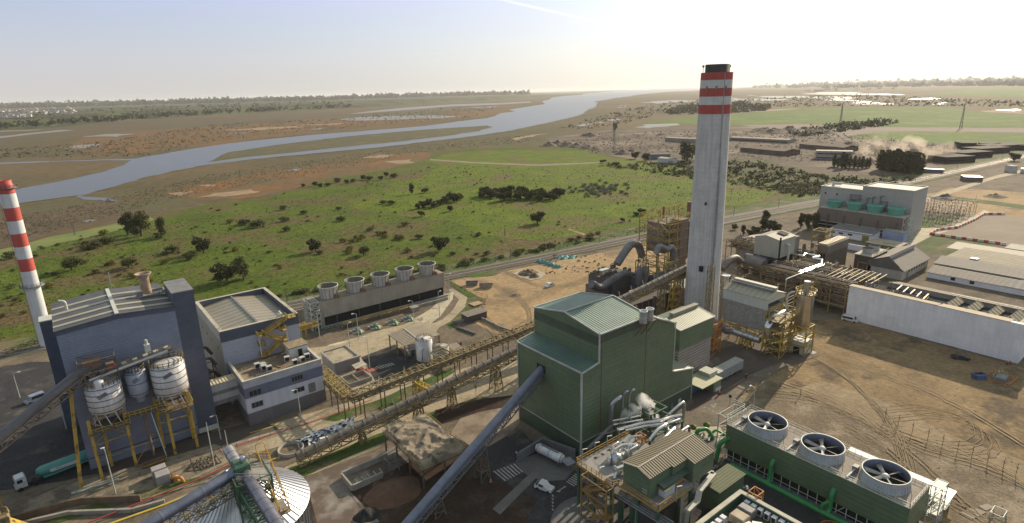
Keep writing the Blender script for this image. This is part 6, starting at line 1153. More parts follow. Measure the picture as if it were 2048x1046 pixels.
T = thing('old_boiler_base', 'grey machine boxes with yellow hoppers below the yellow steel frame', 'machinery', (196,152,0)); b = MB(); b.box(192,206,146.6,151.6,0,8.5); b.box(188,196,153,160,0,7); b.build('casing', mat('blue_grey_casing', (.15,.155,.17), (.11,.11,.12), .4, .8, streak=.5), T); b = MB(); [b.lathe(p,[(.5,9),(.9,10),(.9,11.4),(.3,12)],10) for p in ((195,150),(199,149.5),(203,149.6))]; b.build('yellow_hopper', mat('dull_yellow_hopper', (.30,.25,.04)), T)
b = MB(); b.tower(190,204,146.4,158,8,14,2,.22,1,1); b.rail([(190,146.4,12.4),(204,146.4,12.4)],1.1,1.3,.12); b.build('frame', YELD, T)
T = thing('twin_cyclones', 'pair of narrow grey cyclone vessels inside brown cone framing', 'cyclones', (188,152,0)); b = MB(); [b.lathe(p,[(.3,3),(1.2,6),(1.2,12.5),(.6,13.4)],14) for p in ((186,152.6),(188.6,151.6))]; b.build('vessel', GREYST, T); b = MB(); b.tower(184.6,190.6,149.6,154.6,0,16,3,.18,.5,1); b.build('frame', BROWN, T)
def arch(label, px_pts, vplane, r, m=DUCT, rad=3.5): 
    pts = []
    for q in px_pts: u, z = on_v(q[0], q[1], q[2] if len(q) > 2 else vplane); pts.append((u, q[2] if len(q) > 2 else vplane, z))
    return duct('arched_duct', label, pts, r, m, 9, rad=rad)
arch('big grey arched flue duct rising left of the yellow steel frame', [(1234,528),(1252,500),(1264,486),(1277,489),(1284,512)], 166, 1.75)
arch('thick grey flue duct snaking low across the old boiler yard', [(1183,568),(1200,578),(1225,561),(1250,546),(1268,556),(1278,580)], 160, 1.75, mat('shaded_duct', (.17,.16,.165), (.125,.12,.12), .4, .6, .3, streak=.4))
arch('small twin-bend grey duct inside the yellow steel frame', [(1312,508),(1317,492),(1330,497),(1334,500),(1342,492),(1349,500),(1349,535)], 150, 1.25, DUCT, 2.2)
arch('brown arched flue duct just right of the tall chimney', [(1443,538),(1456,522),(1472,514),(1485,528),(1497,560)], 135, 1.6, mat('brown_grey_duct', (.235,.20,.17), (.17,.145,.125), .4, .6, .3, streak=.4), 4)
T = thing('brick_plinth_block', 'low brown block with platform at the left end of the old boiler yard', 'block', (174,166,0)); b = MB(); q = g(1171,586); b.box(q[0],q[0]+11,q[1]-10,q[1],0,4.2); b.build('lower_block', mat('brown_block', (.235,.19,.155), (.18,.145,.12), .4, .9, streak=.3), T); q2 = g(1177,548,7.5); b = MB(); b.box(q2[0],q2[0]+16,q2[1]-14,q2[1],0,7.5); b.build('upper_block', mat('dark_block', (.125,.105,.10), (.09,.078,.075), .4, .9, streak=.3), T)
b = MB(); rs = random.Random(4); 
for k in range(40): x, y = q2[0]+rs.uniform(.5,15), q2[1]-rs.uniform(.5,13); h = rs.uniform(.5,2.2); b.box(x,x+rs.uniform(.4,1.6),y,y+rs.uniform(.4,1.6),7.5,7.5+h)
b.rail([(q2[0],q2[1],7.5),(q2[0],q2[1]-14,7.5),(q2[0]+16,q2[1]-14,7.5)],1.2,1.3,.11); b.build('roof_equipment', BROWN, T); b = MB(); b.box(q2[0]+4,q2[0]+9,q2[1]-4,q2[1]-1,7.5,9); b.build('white_casing', PALE, T)
T = thing('boiler_yard_pillars', 'row of brown pillars and hanging pipes under the long conveyor by the chimney', 'steel frame', (170,132,0)); b = MB()
for k in range(9): x = 158+k*3.4; b.bar((x,130.4,0),(x,130.4,9+k*.5),.7 if k % 3 == 0 else .3)
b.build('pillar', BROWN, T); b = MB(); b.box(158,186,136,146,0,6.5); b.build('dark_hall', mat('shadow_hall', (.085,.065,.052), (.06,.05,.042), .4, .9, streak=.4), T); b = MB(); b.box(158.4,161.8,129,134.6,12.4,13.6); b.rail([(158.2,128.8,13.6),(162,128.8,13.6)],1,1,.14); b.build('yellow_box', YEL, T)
T = thing('yellow_a_ladder', 'yellow A-shaped ladder trestle under the long conveyor', 'trestle', (177,132,0)); b = MB(); b.tower(175,180,127.4,129.8,0,14.5,6,.3,.45,0); b.build('frame', YEL, T)
T = thing('pink_block_cabin', 'pinkish concrete cabin tucked behind the foot of the tall chimney', 'cabin', (188,132,0)); b = MB(); b.box(184.4,196,129.5,136,0,9.6); b.build('wall', mat('pinkish_wall', (.26,.205,.17), (.21,.17,.145), .4, .9, streak=.3), T); b = MB(); b.box(184.2,196.2,129.3,136.2,9.6,9.9); b.build('roof', CONC, T)
# ------------------------------------------------------------------ pale boiler house and its surroundings
T = thing('pale_boiler_house', 'pale box house raised on dark steelwork behind the filter house', 'industrial building', (242,122,0)); zt_, zb_ = 20.6, 12.6; A_ = g(1440+490/6.973,430+295/6.973,zt_); B_ = g(1440+850/6.973,430+355/6.973,zt_); u0, v1_ = A_[0], A_[1]; v0_ = B_[1]; u1 = g(1440+1080/6.973,430+290/6.973,zt_)[0]
b = MB(); vm = (v0_+v1_)/2+.6; b.ext_u([(v0_,zb_),(v1_,zb_),(v1_,zt_),(vm,zt_+1.3),(v0_,zt_)],u0,u1); b.build('wall', mat('grey_cream_cladding', (.40,.40,.345), (.35,.35,.30), .2, .7, streak=.2), T); b = MB(); b.slab([(u0-.2,v0_-.2,zt_+.05),(u1+.2,v0_-.2,zt_+.05),(u1+.2,vm,zt_+1.4),(u0-.2,vm,zt_+1.4)],.1); b.slab([(u0-.2,vm,zt_+1.4),(u1+.2,vm,zt_+1.4),(u1+.2,v1_+.2,zt_+.05),(u0-.2,v1_+.2,zt_+.05)],.1); b.build('roof', mat('grey_tan_roof', (.26,.235,.195), None, .3, .7), T)
b = MB(); b.slab([(u0+7,vm-4.5,zt_+1.0),(u0+11.5,vm-4.5,zt_+1.0),(u0+11.5,vm-.8,zt_+1.75),(u0+7,vm-.8,zt_+1.75)],.1); b.build('roof_hole', DARK, T); b = MB(); b.tube([(u0+5.5,v0_-.1,18),(u0+6,v0_-1.2,18),(u0+6,v0_-1.2,4),(u0+3,v0_-2.2,3),(u0+2,v0_-3,-.0)],.5,10,1.2); b.build('vent_pipe', PALE, T); b = MB(); b.bar((u0-.3,v0_-.4,6),(u0-.3,v0_-.4,zt_+1.5),.55); b.build('dark_post', DARK, T)
b = MB(); b.tower(u0+.4,u1-.4,v0_+.4,v1_-.4,0,zb_,3,.4,1,1); b.build('leg_frame', BROWN, T); b = MB(); b.box(u0+2,u1-1,v0_+2,v1_-1,0,11); b.build('core', mat('dark_core', (.06,.05,.045), None, .5, .9), T)
b = MB(); b.box(u1,u1+5,v0_+.5,v1_-1,3,19.5); b.build('side_house', mat('brown_side_house', (.235,.205,.18), (.19,.165,.145), .3, .8, streak=.4), T)
duct('boiler_drum', 'large grey horizontal drum in front of the pale boiler house', [(u0-6,v1_-1,11.2),(u0-6.4,v0_+2.6,10.4)], 2.5, mat('drum_grey', (.235,.205,.18), (.18,.16,.14), .4, .6, .2), 3)
duct('boiler_drum', 'blue round duct under the left corner of the pale boiler house', [(u0-1,v1_+3,11),(u0-1,v1_-7,11)], 1.3, mat('dull_blue_duct', (.15,.18,.25), (.11,.13,.18), .5, .6, .2), 4)
T = thing('drum_frame', 'dark steel frame and chutes under the grey drum', 'steel frame', (228,124,0)); b = MB(); b.tower(u0-10,u0-2,v0_-2,v1_+1,0,9,3,.26,1,2); b.rail([(u0-10,v0_-2,9),(u0-10,v1_,9)],1.1,1.3,.12); b.build('frame', YELD, T); b = MB(); b.add([(u0-9,v0_+2,8.6),(u0-4,v0_+2,8.6),(u0-4,v0_+7,8.6),(u0-9,v0_+7,8.6),(u0-7.2,v0_+4,3),(u0-5.8,v0_+4,3),(u0-5.8,v0_+5.4,3),(u0-7.2,v0_+5.4,3)],[(0,1,2,3),(4,5,1,0),(5,6,2,1),(6,7,3,2),(7,4,0,3)]); b.build('hopper', BROWN, T); b = MB(); b.box(u0-14,u0-2,v0_,v1_,0,4); b.build('base_block', mat('base_block_brown', (.11,.09,.075), None, .5, .9), T)
T = thing('scrubber_gantry', 'rusty tangle of small pipes and gantries between the filter house and the boiler drum', 'pipework', (210,104,0)); b = MB(); rs = random.Random(8)
for k in range(150):
    x, y, z = rs.uniform(196,224), rs.uniform(100,128), rs.uniform(.5,9); d = rs.choice(((1,0,0),(0,1,0),(0,1,0),(0,0,1))); l_ = rs.uniform(2,7); z1 = max(0,z-l_) if d[2] else z; b.bar((x,y,z),(x+d[0]*l_,y+d[1]*l_,z1),rs.choice((.15,.2,.35)))
b.build('pipes', BROWN, T); b = MB(); b.tower(196,222,100,126,0,8,3,.24,1,1); b.build('frame', YELD, T)
T = thing('white_small_houses', 'two small pale gabled sheds behind the tall chimney foot', 'shed', (262,160,0)); q = g(1472,495,6); b = MB(); b.box(q[0],q[0]+8,q[1]-9,q[1],0,5.6); q3 = g(1485,472,8); b.ext_u([(q3[1]-11,0),(q3[1],0),(q3[1],7),(q3[1]-5.5,8.6),(q3[1]-11,7)],q3[0],q3[0]+9); b.build('wall', mat('cream_shed', (.40,.36,.30), (.34,.31,.26), .4, .8), T)
# pipe racks between the chimney and the white-walled hall
RK = [(.30,'cream'),(.22,'dark')]; CRM = mat('cream_lagging', (.42,.36,.26), (.32,.27,.19), .8, .6, .2); DKP = mat('dark_pipes', (.13,.10,.08), (.09,.07,.06), .8, .7)
def rack(label, x0, x1, y0, y1, levels, npipe, seed, m_=None):
    T = thing('pipe_rack', label, 'pipe rack', (x0,y0,0)); rs = random.Random(seed); b = MB(); bays = int((y1-y0)/5.5)
    for i in range(bays+1):
        y = y0+(y1-y0)*i/bays
        for x in (x0,(x0+x1)/2,x1): b.bar((x,y,0),(x,y,levels[-1]+.2),.32)
        for z in levels: b.bar((x0,y,z-.2),(x1,y,z-.2),.28)
    for i in range(bays):
        ya, yb = y0+(y1-y0)*i/bays, y0+(y1-y0)*(i+1)/bays
        if i % 2: b.bar((x0,ya,levels[0]),(x0,yb,levels[-1]),.16)
        for z in levels: b.bar((x0,ya,z-.2),(x0,yb,z-.2),.2)
    b.rail([(x0,y0,levels[-1]),(x0,y1,levels[-1])],1.1,1.8,.12); b.build('frame', m_ or YELD, T)
    ba, bb, bc = MB(), MB(), MB()
    for z in levels:
        for k in range(npipe):
            x = x0+.5+(x1-x0-1)*k/(npipe-1); r = rs.choice((.16,.22,.3,.38)); t = rs.choice((ba,bb,bb,bc)); a0_, a1_ = y0-rs.uniform(-1,1.5), y1+rs.uniform(-1.5,1); t.tube([(x,a0_,z+r),(x,a1_,z+r)], r, 7)
    if npipe > 7:
        for k in range(int((y1-y0)*5)):
            x, y, z = rs.uniform(x0,x1), rs.uniform(y0,y1), rs.choice(levels); t = rs.choice((ba,ba,bb,bc)); dx = rs.choice((0,0,rs.uniform(1,5))); dz = 0 if dx else rs.uniform(-1.5,2.2); zz_ = z+rs.uniform(.4,1.2); t.bar((x,y,zz_),(min(x1+.5,x+dx),y,zz_+dz),rs.choice((.14,.2,.34)))
        for k in range(int((y1-y0)*.7)): x, y = rs.uniform(x0,x1-2), rs.uniform(y0,y1); bc.box(x,x+rs.uniform(.6,2),y,y+rs.uniform(.6,2),levels[0]-.2,levels[-1]-rs.uniform(.4,4))
    ba.build('cream_pipes', CRM, T); bb.build('dark_pipes', DKP, T); bc.build('rusty_pipes', RUST, T); return T
rack('wide multi-level pipe rack ending at the left end of the white-walled hall', 226, 240, 87, 121, (3.2,6.2,9.0,11.6), 12, 1)
rack('second pipe rack behind the first one, beside the brown evaporator row', 242, 252, 86, 118, (5,8.6,11.2), 9, 2)
rack('low pipe rack behind the tall chimney leading to the blue duct', 214, 221, 132, 160, (4.5,6.5), 7, 3, BROWN)
rack('upper pipe rack with bright pipes running past the pale boiler house', 262, 272, 128, 160, (7,9.5), 8, 4)
T = pipes('bright_pipe_loop', 'bright shiny pipe zigzag on top of the pipe rack', [(.55,.3,[(252,121.5,12.4),(252,116.6,12.4),(256.4,117.4,12.4),(256.8,111.6,12.4),(252.2,112.6,12.4),(252.2,108.4,12.4),(245.6,105.6,12.4),(228,106.4,12.4)]),(.35,.3,[(245.6,104.6,12.2),(226,105.4,12.2),(218.6,106.4,11.6),(218.6,106.4,3)])], (250,112,12), mat('mirror_lagging', (.80,.79,.76), None, 1, .18, .95))
T = thing('cross_pipes', 'bundle of pale and yellow pipes crossing the rack top beside the white-walled hall', 'pipes', (240,88,12)); b = MB(); b2 = MB()
for k in range(9): (b if k % 3 else b2).tube([(231+k*.3,97-k*1.9,12.4),(246+k*.4,97.4-k*1.9,12.5)],.2,7)
b.build('cream_pipe', CRM, T); b2.build('yellow_pipe', YEL, T)
T = thing('evaporator_row', 'long brown evaporator bank with vertical tubes below a pale slatted top', 'machinery', (271,115,0)); b = MB(); b.box(271,293,114.8,120.2,10,13.6); b.build('header_box', mat('evaporator_brown', (.20,.165,.13), (.14,.12,.095), .5, .8, streak=.5), T); b = MB()
for k in range(22): x = 271.5+k; b.bar((x,115,0),(x,115,10),.38)
for k in range(5): b.bar((271.2,115.4+k*1.1,0),(271.2,115.4+k*1.1,10),.3)
b.build('tube', mat('pale_brown_tube', (.25,.21,.17), (.19,.16,.13), .8, .6, .2), T); b = MB(); b.box(272,292,116,119.8,0,10); b.build('core', DARK, T); b = MB()
for k in range(9): b.bev(272+k*2.3,273.6+k*2.3,115.4,119.6,13.6,14.4,.2)
b.rail([(271,114.8,13.6),(293,114.8,13.6)],1.1,1.6,.12); b.build('top_cover', CRM, T)
T = thing('evaporator_tower', 'yellow-brown platform tower at the far end of the evaporator bank', 'steel tower', (286,124,0)); b = MB(); b.tower(284,291,122,128,0,17,5,.26,1,1); [b.rail([(283.6,121.8,z),(291,121.8,z)],1.2,1.2,.16) for z in (10,13.5,17)]; b.build('frame', mat('ochre_platform', (.42,.28,.07), (.30,.20,.06), .5, .7), T); b = MB(); b.lathe((287.4,125),[(1.6,0),(1.6,16),(.6,17.4)],14); b.build('column', BROWN, T)
T = thing('brown_cooling_cell', 'small brown cooling cell with two round fan stacks and pale roof', 'cooling tower', (288,100,0)); b = MB(); b.box(287,304,101.6,109,0,8.2); b.build('casing', mat('cell_brown', (.15,.115,.085), (.10,.08,.065), .5, .9, streak=.4), T); b = MB(); b.box(286.6,304.4,101.2,109.4,8.2,8.5); b.build('roof_deck', CONCL, T)
for k, x in enumerate((292,299)): b = MB(); b.lathe((x,105.6),[(2.3,8.5),(2.2,9.6),(2.5,11)],24,cap=False); f_ = b.build('fan_stack', FRP, T); b = MB(); b.lathe((x,105.6),[(2.2,8.55),(2.1,9.6),(2.42,10.95)],24,cap=False); b.build('inner_wall', FRPI, f_)
b = MB(); b.rail([(286.6,101.2,8.5),(304.4,101.2,8.5)],1.1,1.5,.12); b.tube([(286.4,103,0),(286.4,103,5),(286.4,107,5),(286.4,107,0)],.3,8,.8); b.build('railing', YELD, T)
T = thing('process_column', 'group of slim brown columns between evaporator bank and pale boiler house', 'columns', (262,118,0)); b = MB(); [b.lathe((258+k*2.2,121-.8*k),[(.8,0),(.8,12+k % 2*3),(.4,13+k % 2*3)],12) for k in range(4)]; b.build('column', BROWN, T); b = MB(); b.tower(256.6,266,117,123,0,13,4,.18,1,1); b.rail([(256.6,117,13),(266,117,13)],1.1,1.3,.12); b.build('frame', YELD, T)
# white-walled hall and the roofs behind it
T = thing('white_wall_hall', 'long whitewashed wall with pale sloping top, casting a wide shadow', 'industrial building', (223.6,34.4,0))
b = MB(); b.add([(223.6,34.4,0),(223.6,85.2,0),(225.4,85.2,0),(225.4,34.4,0),(223.6,34.4,12.9),(223.6,85.2,12.9),(225.4,85.2,12.9),(225.4,34.4,12.9)],[(0,3,2,1),(4,5,6,7),(0,1,5,4),(1,2,6,5),(2,3,7,6),(3,0,4,7)]); b.box(225.4,232,34.4,34.9,0,11.4); b.build('wall', WWALL, T)
b = MB(); b.slab([(223.4,38.2,13.0),(227.6,38.2,12.8),(227.6,57,12.8),(223.4,57,13.0)],.15); b.slab([(223.4,57.3,13.1),(226.6,57.3,13),(226.6,85.4,13),(223.4,85.4,13.1)],.15); b.slab([(225.4,34.4,11.5),(236,34.4,11.5),(236,38,11.5),(225.4,38,11.5)],.1); b.build('roof', mat('sandy_sloping_roof', (.36,.29,.20), (.30,.24,.165), .3, .8), T)
b = MB()
for k in range(4): y = 57-k*5.6; b.add([(227.8,y,12.3),(238.4,y-.4,12.3),(238.4,y-1.2,13.2),(227.8,y-.8,13.2)],[(0,1,2,3)]); b.slab([(227.8,y-2.8,11.6),(238.4,y-3.2,11.6),(238.4,y-1.1,13.2),(227.8,y-.7,13.2)],.1)
b.build('sawtooth_roof', ASBT, T); b = MB(); b.box(226.7,239.5,34.9,85,10.6,10.8); b.build('dark_valley', mat('blue_black_glazing', (.05,.053,.066), (.035,.038,.046), .4, .95, spec=.1), T)
T = thing('asbestos_roof_hall', 'long narrow hall with mottled tan corrugated roof behind the white wall', 'industrial building', (241,40,0)); b = MB(); b.ext_v([(240,0),(251.5,0),(251.5,9.8),(240,12.4)],30,78); b.build('wall', CONC, T); b = MB(); b.slab([(239.8,28,12.5),(251.8,28,9.9),(251.8,78.4,9.9),(239.8,78.4,12.5)],.12); b.build('roof', ASB, T); b = MB(); b.slab([(246,40,11.3),(246.7,40,11.15),(246.7,60,11.15),(246,60,11.3)],.1); b.build('skylight', TRIM, T)
T = thing('rooftop_pipes', 'small dark pipes and frames on the left end of the white-walled hall', 'pipework', (231,72,11)); b = MB(); rs = random.Random(11)
for k in range(60): x, y = rs.uniform(227.4,238), rs.uniform(62,84); d = rs.choice(((3,0,0),(0,3,0),(0,0,2.2))); b.bar((x,y,11.2),(x+d[0],y+d[1],11.4+d[2]),.2)
b.build('pipes', BROWN, T); b = MB(); [b.bar((228+k,63+k*2.4,12.6),(234+k,63.4+k*2.4,12.9),.4) for k in range(5)]; b.build('pale_pipe', CRM, T)
T = thing('gable_warehouse', 'white-walled warehouse with dark stepped gable roof and clerestory', 'warehouse', (288,88,0))
w0,w1,y0,y1 = 287,318,88.6,103; b = MB(); b.ext_u([(y0,0),(y1,0),(y1,6.6),(95.2,9.8),(94.8,8.4),(y0,4.6)],w0,w1); b.build('wall', mat('white_warehouse_wall', (.50,.47,.42), (.42,.39,.35), .3, .8, streak=.4), T)
b = MB(); b.slab([(w0-.6,y1+.6,6.6),(w0-.6,94.6,10.2),(w1+.4,94.6,10.2),(w1+.4,y1+.6,6.6)],.15); b.slab([(w0-.6,94.8,8.7),(w0-.6,y0-.8,4.5),(w1+.4,y0-.8,4.5),(w1+.4,94.8,8.7)],.15); b.build('roof', mat('grey_brown_sheet', (.175,.155,.13), (.14,.125,.105), .2, .75, rib=(U_,1.0,.04,.3)), T)
b = MB(); b.ext_u([(y0-.1,4.2),(y1+.1,4.2),(y1+.1,6.6),(94.8,10.0),(y0-.1,4.7)],w0-.12,w0); b.build('grey_gable', mat('grey_gable', (.17,.155,.14), None, .3, .8), T)
b = MB(); [b.box(w0+7+k*3,w0+8.6+k*3,y0-.08,y0,2.4,3.8) for k in range(7)]; b.build('window_strip', GLASS, T); b = MB(); b.box(w0+4.6,w0+7,y0-.1,y0,0,3); b.build('door', YELD, T)
T = thing('long_dark_hall', 'very long low hall with dark two-slope sheet roof and white wall', 'industrial building', (300,30,0)); b = MB(); b.box(300,318,18,83,0,2.8); b.build('wall', WWALL, T); b = MB(); b.slab([(299.6,18,2.8),(309,18,4.6),(309,83.4,4.6),(299.6,83.4,2.8)],.12); b.slab([(309,18,4.9),(319,18,6.6),(319,84,6.6),(309,84,4.9)],.12); b.build('roof', ASBD, T); b = MB(); b.slab([(299.6,18,2.86),(309,18,4.66),(309,52,4.66),(299.6,56,2.86)],.05); b.build('pale_patch', mat('pale_sheet_patch', (.24,.235,.22), (.17,.165,.155), .3, .8, rib=(V_,2.4,.05,.5)), T)
b = MB(); b.box(299.9,300,72.6,74.2,1,2.3); b.box(299.9,300,65.8,67.4,1,2.3); b.build('window', GLASS, T)
T = thing('tan_sawtooth_hall', 'wide tan-roofed hall with long shed ribs behind the long dark hall', 'industrial building', (322,40,0)); b = MB(); b.box(320,344,15,84,0,4.6); b.build('wall', CONC, T); b = MB(); b.slab([(319.6,15,4.7),(345,15,6.2),(345,82,6.2),(319.6,84.5,4.7)],.15); b.build('roof', ASBT, T); b = MB(); b.box(326,329,72,75,5.2,5.7); b.build('white_hatch', WHITE, T)
T = thing('rear_tan_roof', 'pale tan flat roofs at the far right behind the sawtooth hall', 'building', (348,40,0)); b = MB(); b.box(347,362,20,84,0,4); b.build('wall', CONC, T); b = MB(); b.slab([(346.6,20,4.05),(362.4,20,4.4),(362.4,90,4.4),(346.6,90,4.05)],.12); b.build('roof', mat('pale_tan_sheet', (.34,.29,.22), (.28,.24,.18), .2, .8, c3=(.20,.165,.125), s3=.1, t3=.58), T)
q = g(2010,498,3); T = thing('white_side_cabin', 'white cabin with pale roof at the right frame edge', 'cabin', (q[0],q[1],0)); b = MB(); b.box(q[0],q[0]+12,q[1]-22,q[1],0,3.4); b.build('wall', WHITE, T); b = MB(); b.box(q[0]-.3,q[0]+12.3,q[1]-22.3,q[1]+.3,3.4,3.7); b.build('roof', CONCL, T)
# far power hall with four turquoise fans
T = thing('far_power_hall', 'large pale windowless hall with stepped roofline behind the turquoise fans', 'industrial building', (378,117,0)); b = MB(); b.box(378,397,144.4,168.6,0,22.9); b.box(378,399,117.6,144.4,0,25.4); b.build('wall', mat('pale_power_hall', (.39,.385,.355), (.345,.34,.315), .06, .75, streak=.2), T); b = MB(); b.box(377.7,378.4,117.3,144.6,25.4,25.9); b.box(398.4,399.3,117.3,144.6,25.4,25.9); b.box(378.4,398.4,117.3,118,25.4,25.9); b.box(378.4,398.4,144,144.6,25.4,25.9); b.box(377.7,378.4,144.6,168.8,22.9,23.4); b.box(378.4,397,168.1,168.8,22.9,23.4); b.box(396.4,397.2,144.6,168.1,22.9,23.4); b.build('coping', mat('cream_hall_coping', (.56,.53,.44)), T)
b = MB(); b.tube([(384,164,23),(384,164,24.6),(386,160,24.6)],.9,10,1); b.build('roof_unit', PALE, T); b = MB(); [b.box(377.9,378,y,y+1,18.6,19.6) for y in (158,165)]; b.build('vent_opening', DARK, T); b = MB(); [b.tube([(377.4,y,12),(377.4,y,17+k),(377.4,y-2,17+k)],.3,8,.6) for k, y in enumerate((149,146,141,138,134))]; b.tower(375.6,377.8,145,150,12,20,3,.2,1,1); b.tower(375.8,377.8,130,133,12,18,3,.2,1,0); b.build('wall_pipes', GREYST, T)
T = thing('turquoise_fan_tower', 'brown cooling tower with four turquoise fan cylinders before the pale power hall', 'cooling tower', (366,116,0)); b = MB(); b.box(366,376,117.2,163,4.2,12); b.build('casing', mat('brown_casing', (.205,.16,.125), (.175,.14,.11), .1, .85, streak=.3), T); b = MB(); b.box(367,375.4,117.8,162.4,.4,4.2); b.build('louvre_opening', DARK, T); b = MB(); [b.bar((365.8,y,0),(365.8,y,9),.8) for y in (120,129.5,138.6,147.8,157)]; b.build('column', BROWN, T); b = MB(); b.bar((365.9,117.2,2.2),(365.9,163,2.2),.3); b.bar((365.9,117.2,4.2),(365.9,163,4.2),.3); b.build('beam', PALE, T); b = MB(); b.box(365.8,376.2,117,163.2,12,12.2); b.build('roof_deck', CONCL, T)
for v in (156.4,145.0,133.8,122.8): b = MB(); b.lathe((371,v),[(3.2,12.2),(3.5,13.4),(4.3,16.4)],28,cap=False); f_ = b.build('fan_cylinder', TURQ, T); b = MB(); b.lathe((371,v),[(3.1,12.25),(3.4,13.4),(4.2,16.3)],28,cap=False); b.build('inner_wall', TURQ, f_); b = MB(); b.lathe((371,v),[(4.2,16.3),(4.5,16.35),(4.5,16.6),(4.2,16.6)],28,cap=False); b.build('rim', mat('mint_rim', (.30,.52,.42)), f_); b = MB(); [b.bar((371+3.55*math.cos(a*math.pi/8),v+3.55*math.sin(a*math.pi/8),13.3),(371+4.35*math.cos(a*math.pi/8),v+4.35*math.sin(a*math.pi/8),16.3),.16) for a in range(16)]; b.build('rib', TURQ, f_)
b = MB(); b.tower(366.5,374,114.6,117,0,12,3,.2,1,1); b.build('end_stair', PALE, T)
T = thing('low_white_annex', 'low white building with grey roof and olive door in front of the turquoise fans', 'building', (341,122,0)); b = MB(); b.box(347,358,124.6,147,0,4.4); b.build('wall', WWALL, T); b = MB(); b.slab([(346.4,124,4.2),(358.4,124,5.6),(358.4,147.6,5.6),(346.4,147.6,4.2)],.15); b.build('roof', mat('grey_annex_roof', (.15,.14,.13), None, .3, .8), T); b = MB(); [b.box(346.9,347,y,y+2.4,2.2,3.1) for y in (144,139.6,134.6)]; b.build('window', GLASS, T); b = MB(); b.box(346.9,347,126,129.4,0,3.4); b.build('olive_door', mat('olive_door', (.26,.24,.05)), T)
T = thing('blue_white_building', 'low blue and white walled building right of the low white annex', 'building', (352,112,0)); b = MB(); b.box(358,364,113,123.6,0,5.4); b.build('wall', mat('pale_blue_wall', (.25,.31,.46), (.36,.40,.52), .15, .8), T); b = MB(); b.box(357.8,364.2,112.8,123.8,5.4,5.6); b.build('roof', CONC, T)
T = thing('tan_flat_roof_shed', 'flat tan-roofed shed in front of the blue and white building', 'shed', (331,106,0)); b = MB(); b.box(331,342,106,121,0,4); b.build('wall', mat('dark_green_shed_wall', (.07,.08,.06)), T); b = MB(); b.slab([(330.6,105.6,4.05),(342.4,105.6,4.3),(342.4,121.4,4.3),(330.6,121.4,4.05)],.12); b.build('roof', BEIGEROOF, T)
T = thing('white_low_wall', 'long white low wall with drums behind the brown cooling cell', 'wall', (322,118,0)); b = MB(); b.box(324,324.6,104,132,0,3.2); b.build('panel', WWALL, T); b = MB(); [b.lathe((321,118-k*2.2),[(.9,0),(.9,2.4),(.5,2.8)],12) for k in range(3)]; b.build('drum', WHITE, T)
# red and white concrete barriers
bar_ = proto('concrete_barrier', 'x', 'barrier', 'red and white road barriers at the far right lot')
b = MB(); b.add([(-1.1,-.5,0),(1.1,-.5,0),(1.1,.5,0),(-1.1,.5,0),(-1.1,-.22,1.3),(1.1,-.22,1.3),(1.1,.22,1.3),(-1.1,.22,1.3)],[(0,3,2,1),(4,5,6,7),(0,1,5,4),(1,2,6,5),(2,3,7,6),(3,0,4,7)]); rb_ = b.build('body', mat('barrier_red', (.50,.10,.06)), bar_)
bw_ = proto('concrete_barrier', 'x', 'barrier', 'red and white road barriers at the far right lot'); b.build('body', mat('barrier_white', (.72,.68,.62)), bw_)
lines = [(1860,470),(2012,491)],[(1860,470),(1874,462),(1914,457),(1950,441),(1968,430),(2010,430)]
cnt = [0,0]
for P in lines:
    Q = [Vector(g(*p)) for p in P]
    for p, q in zip(Q, Q[1:]):
        L_ = (q-p).length; n_ = max(1,int(L_/2.3)); ang = math.atan2((q-p).y,(q-p).x)
        for i in range(n_):
            c = p.lerp(q,(i+.5)/n_); red = (sum(cnt) % 2 == 0); src = bar_ if red else bw_; k = 0 if red else 1
            o = src if cnt[k] == 0 else dup(src,(0,0,0)); cnt[k] += 1; place(o,(c.x,c.y,0),ang,(1,1,1.15)); o['label'] = ('red' if red else 'white')+' concrete road barrier standing in the line around the far right lot'
# switchyard
T0 = proto('switchgear_gantry', 'x', 'gantry', 'switchyard gantries beside the pale power hall'); b = MB(); b.bar((0,-5,0),(0,-5,8),.25); b.bar((0,5,0),(0,5,8),.25); b.bar((0,-5,8),(0,5,8),.3); b.bar((0,-5,7.2),(0,5,7.2),.2); [b.bar((0,-5+k,7.2),(0,-4+k,8),.1) for k in range(10)]; b.build('frame', GREYST, T0); b = MB(); [b.lathe((0,y),[(.12,5.6),(.3,5.8),(.12,6),(.3,6.3),(.12,7.2)],8) for y in (-3,0,3)]; b.build('insulator', mat('insulator_brown', (.30,.24,.21)), T0)
rows = [(x,y) for x in (428,438,450,462,474) for y in (118,130,142)]
for i, (x,y) in enumerate(rows):
    o = T0 if i == 0 else dup(T0,(0,0,0)); place(o,(x,y-2,0),R(4)); o['label'] = 'grey steel gantry with brown insulators in the far right switchyard'
T1 = proto('busbar_post', 'x', 'insulator post', 'switchyard insulator posts'); b = MB(); b.bar((0,0,0),(0,0,2.6),.25); b.build('post', GREYST, T1); b = MB(); b.lathe((0,0),[(.15,2.6),(.35,2.9),(.15,3.2),(.35,3.5),(.15,4.2)],8); b.bar((-.8,0,4.2),(.8,0,4.2),.15); b.build('insulator', mat('insulator_grey', (.42,.38,.36)), T1); k = 0
for x in range(424,476,6):
    for y in range(114,148,5): o = T1 if k == 0 else dup(T1,(0,0,0)); k += 1; place(o,(x,y,0)); o['label'] = 'short grey insulator post in the far right switchyard'
for k, (x,y) in enumerate(((486.3,114.9),(474,118.9),(430,150),(470,150))): pole('switchyard_mast', ['tall bare mast at the right edge of the switchyard','bare mast just left of the tallest switchyard mast','bare mast at the near left of the switchyard','bare mast at the far left of the switchyard'][k], x, y, 10.5, GREYST, 0, 0, 'mast')
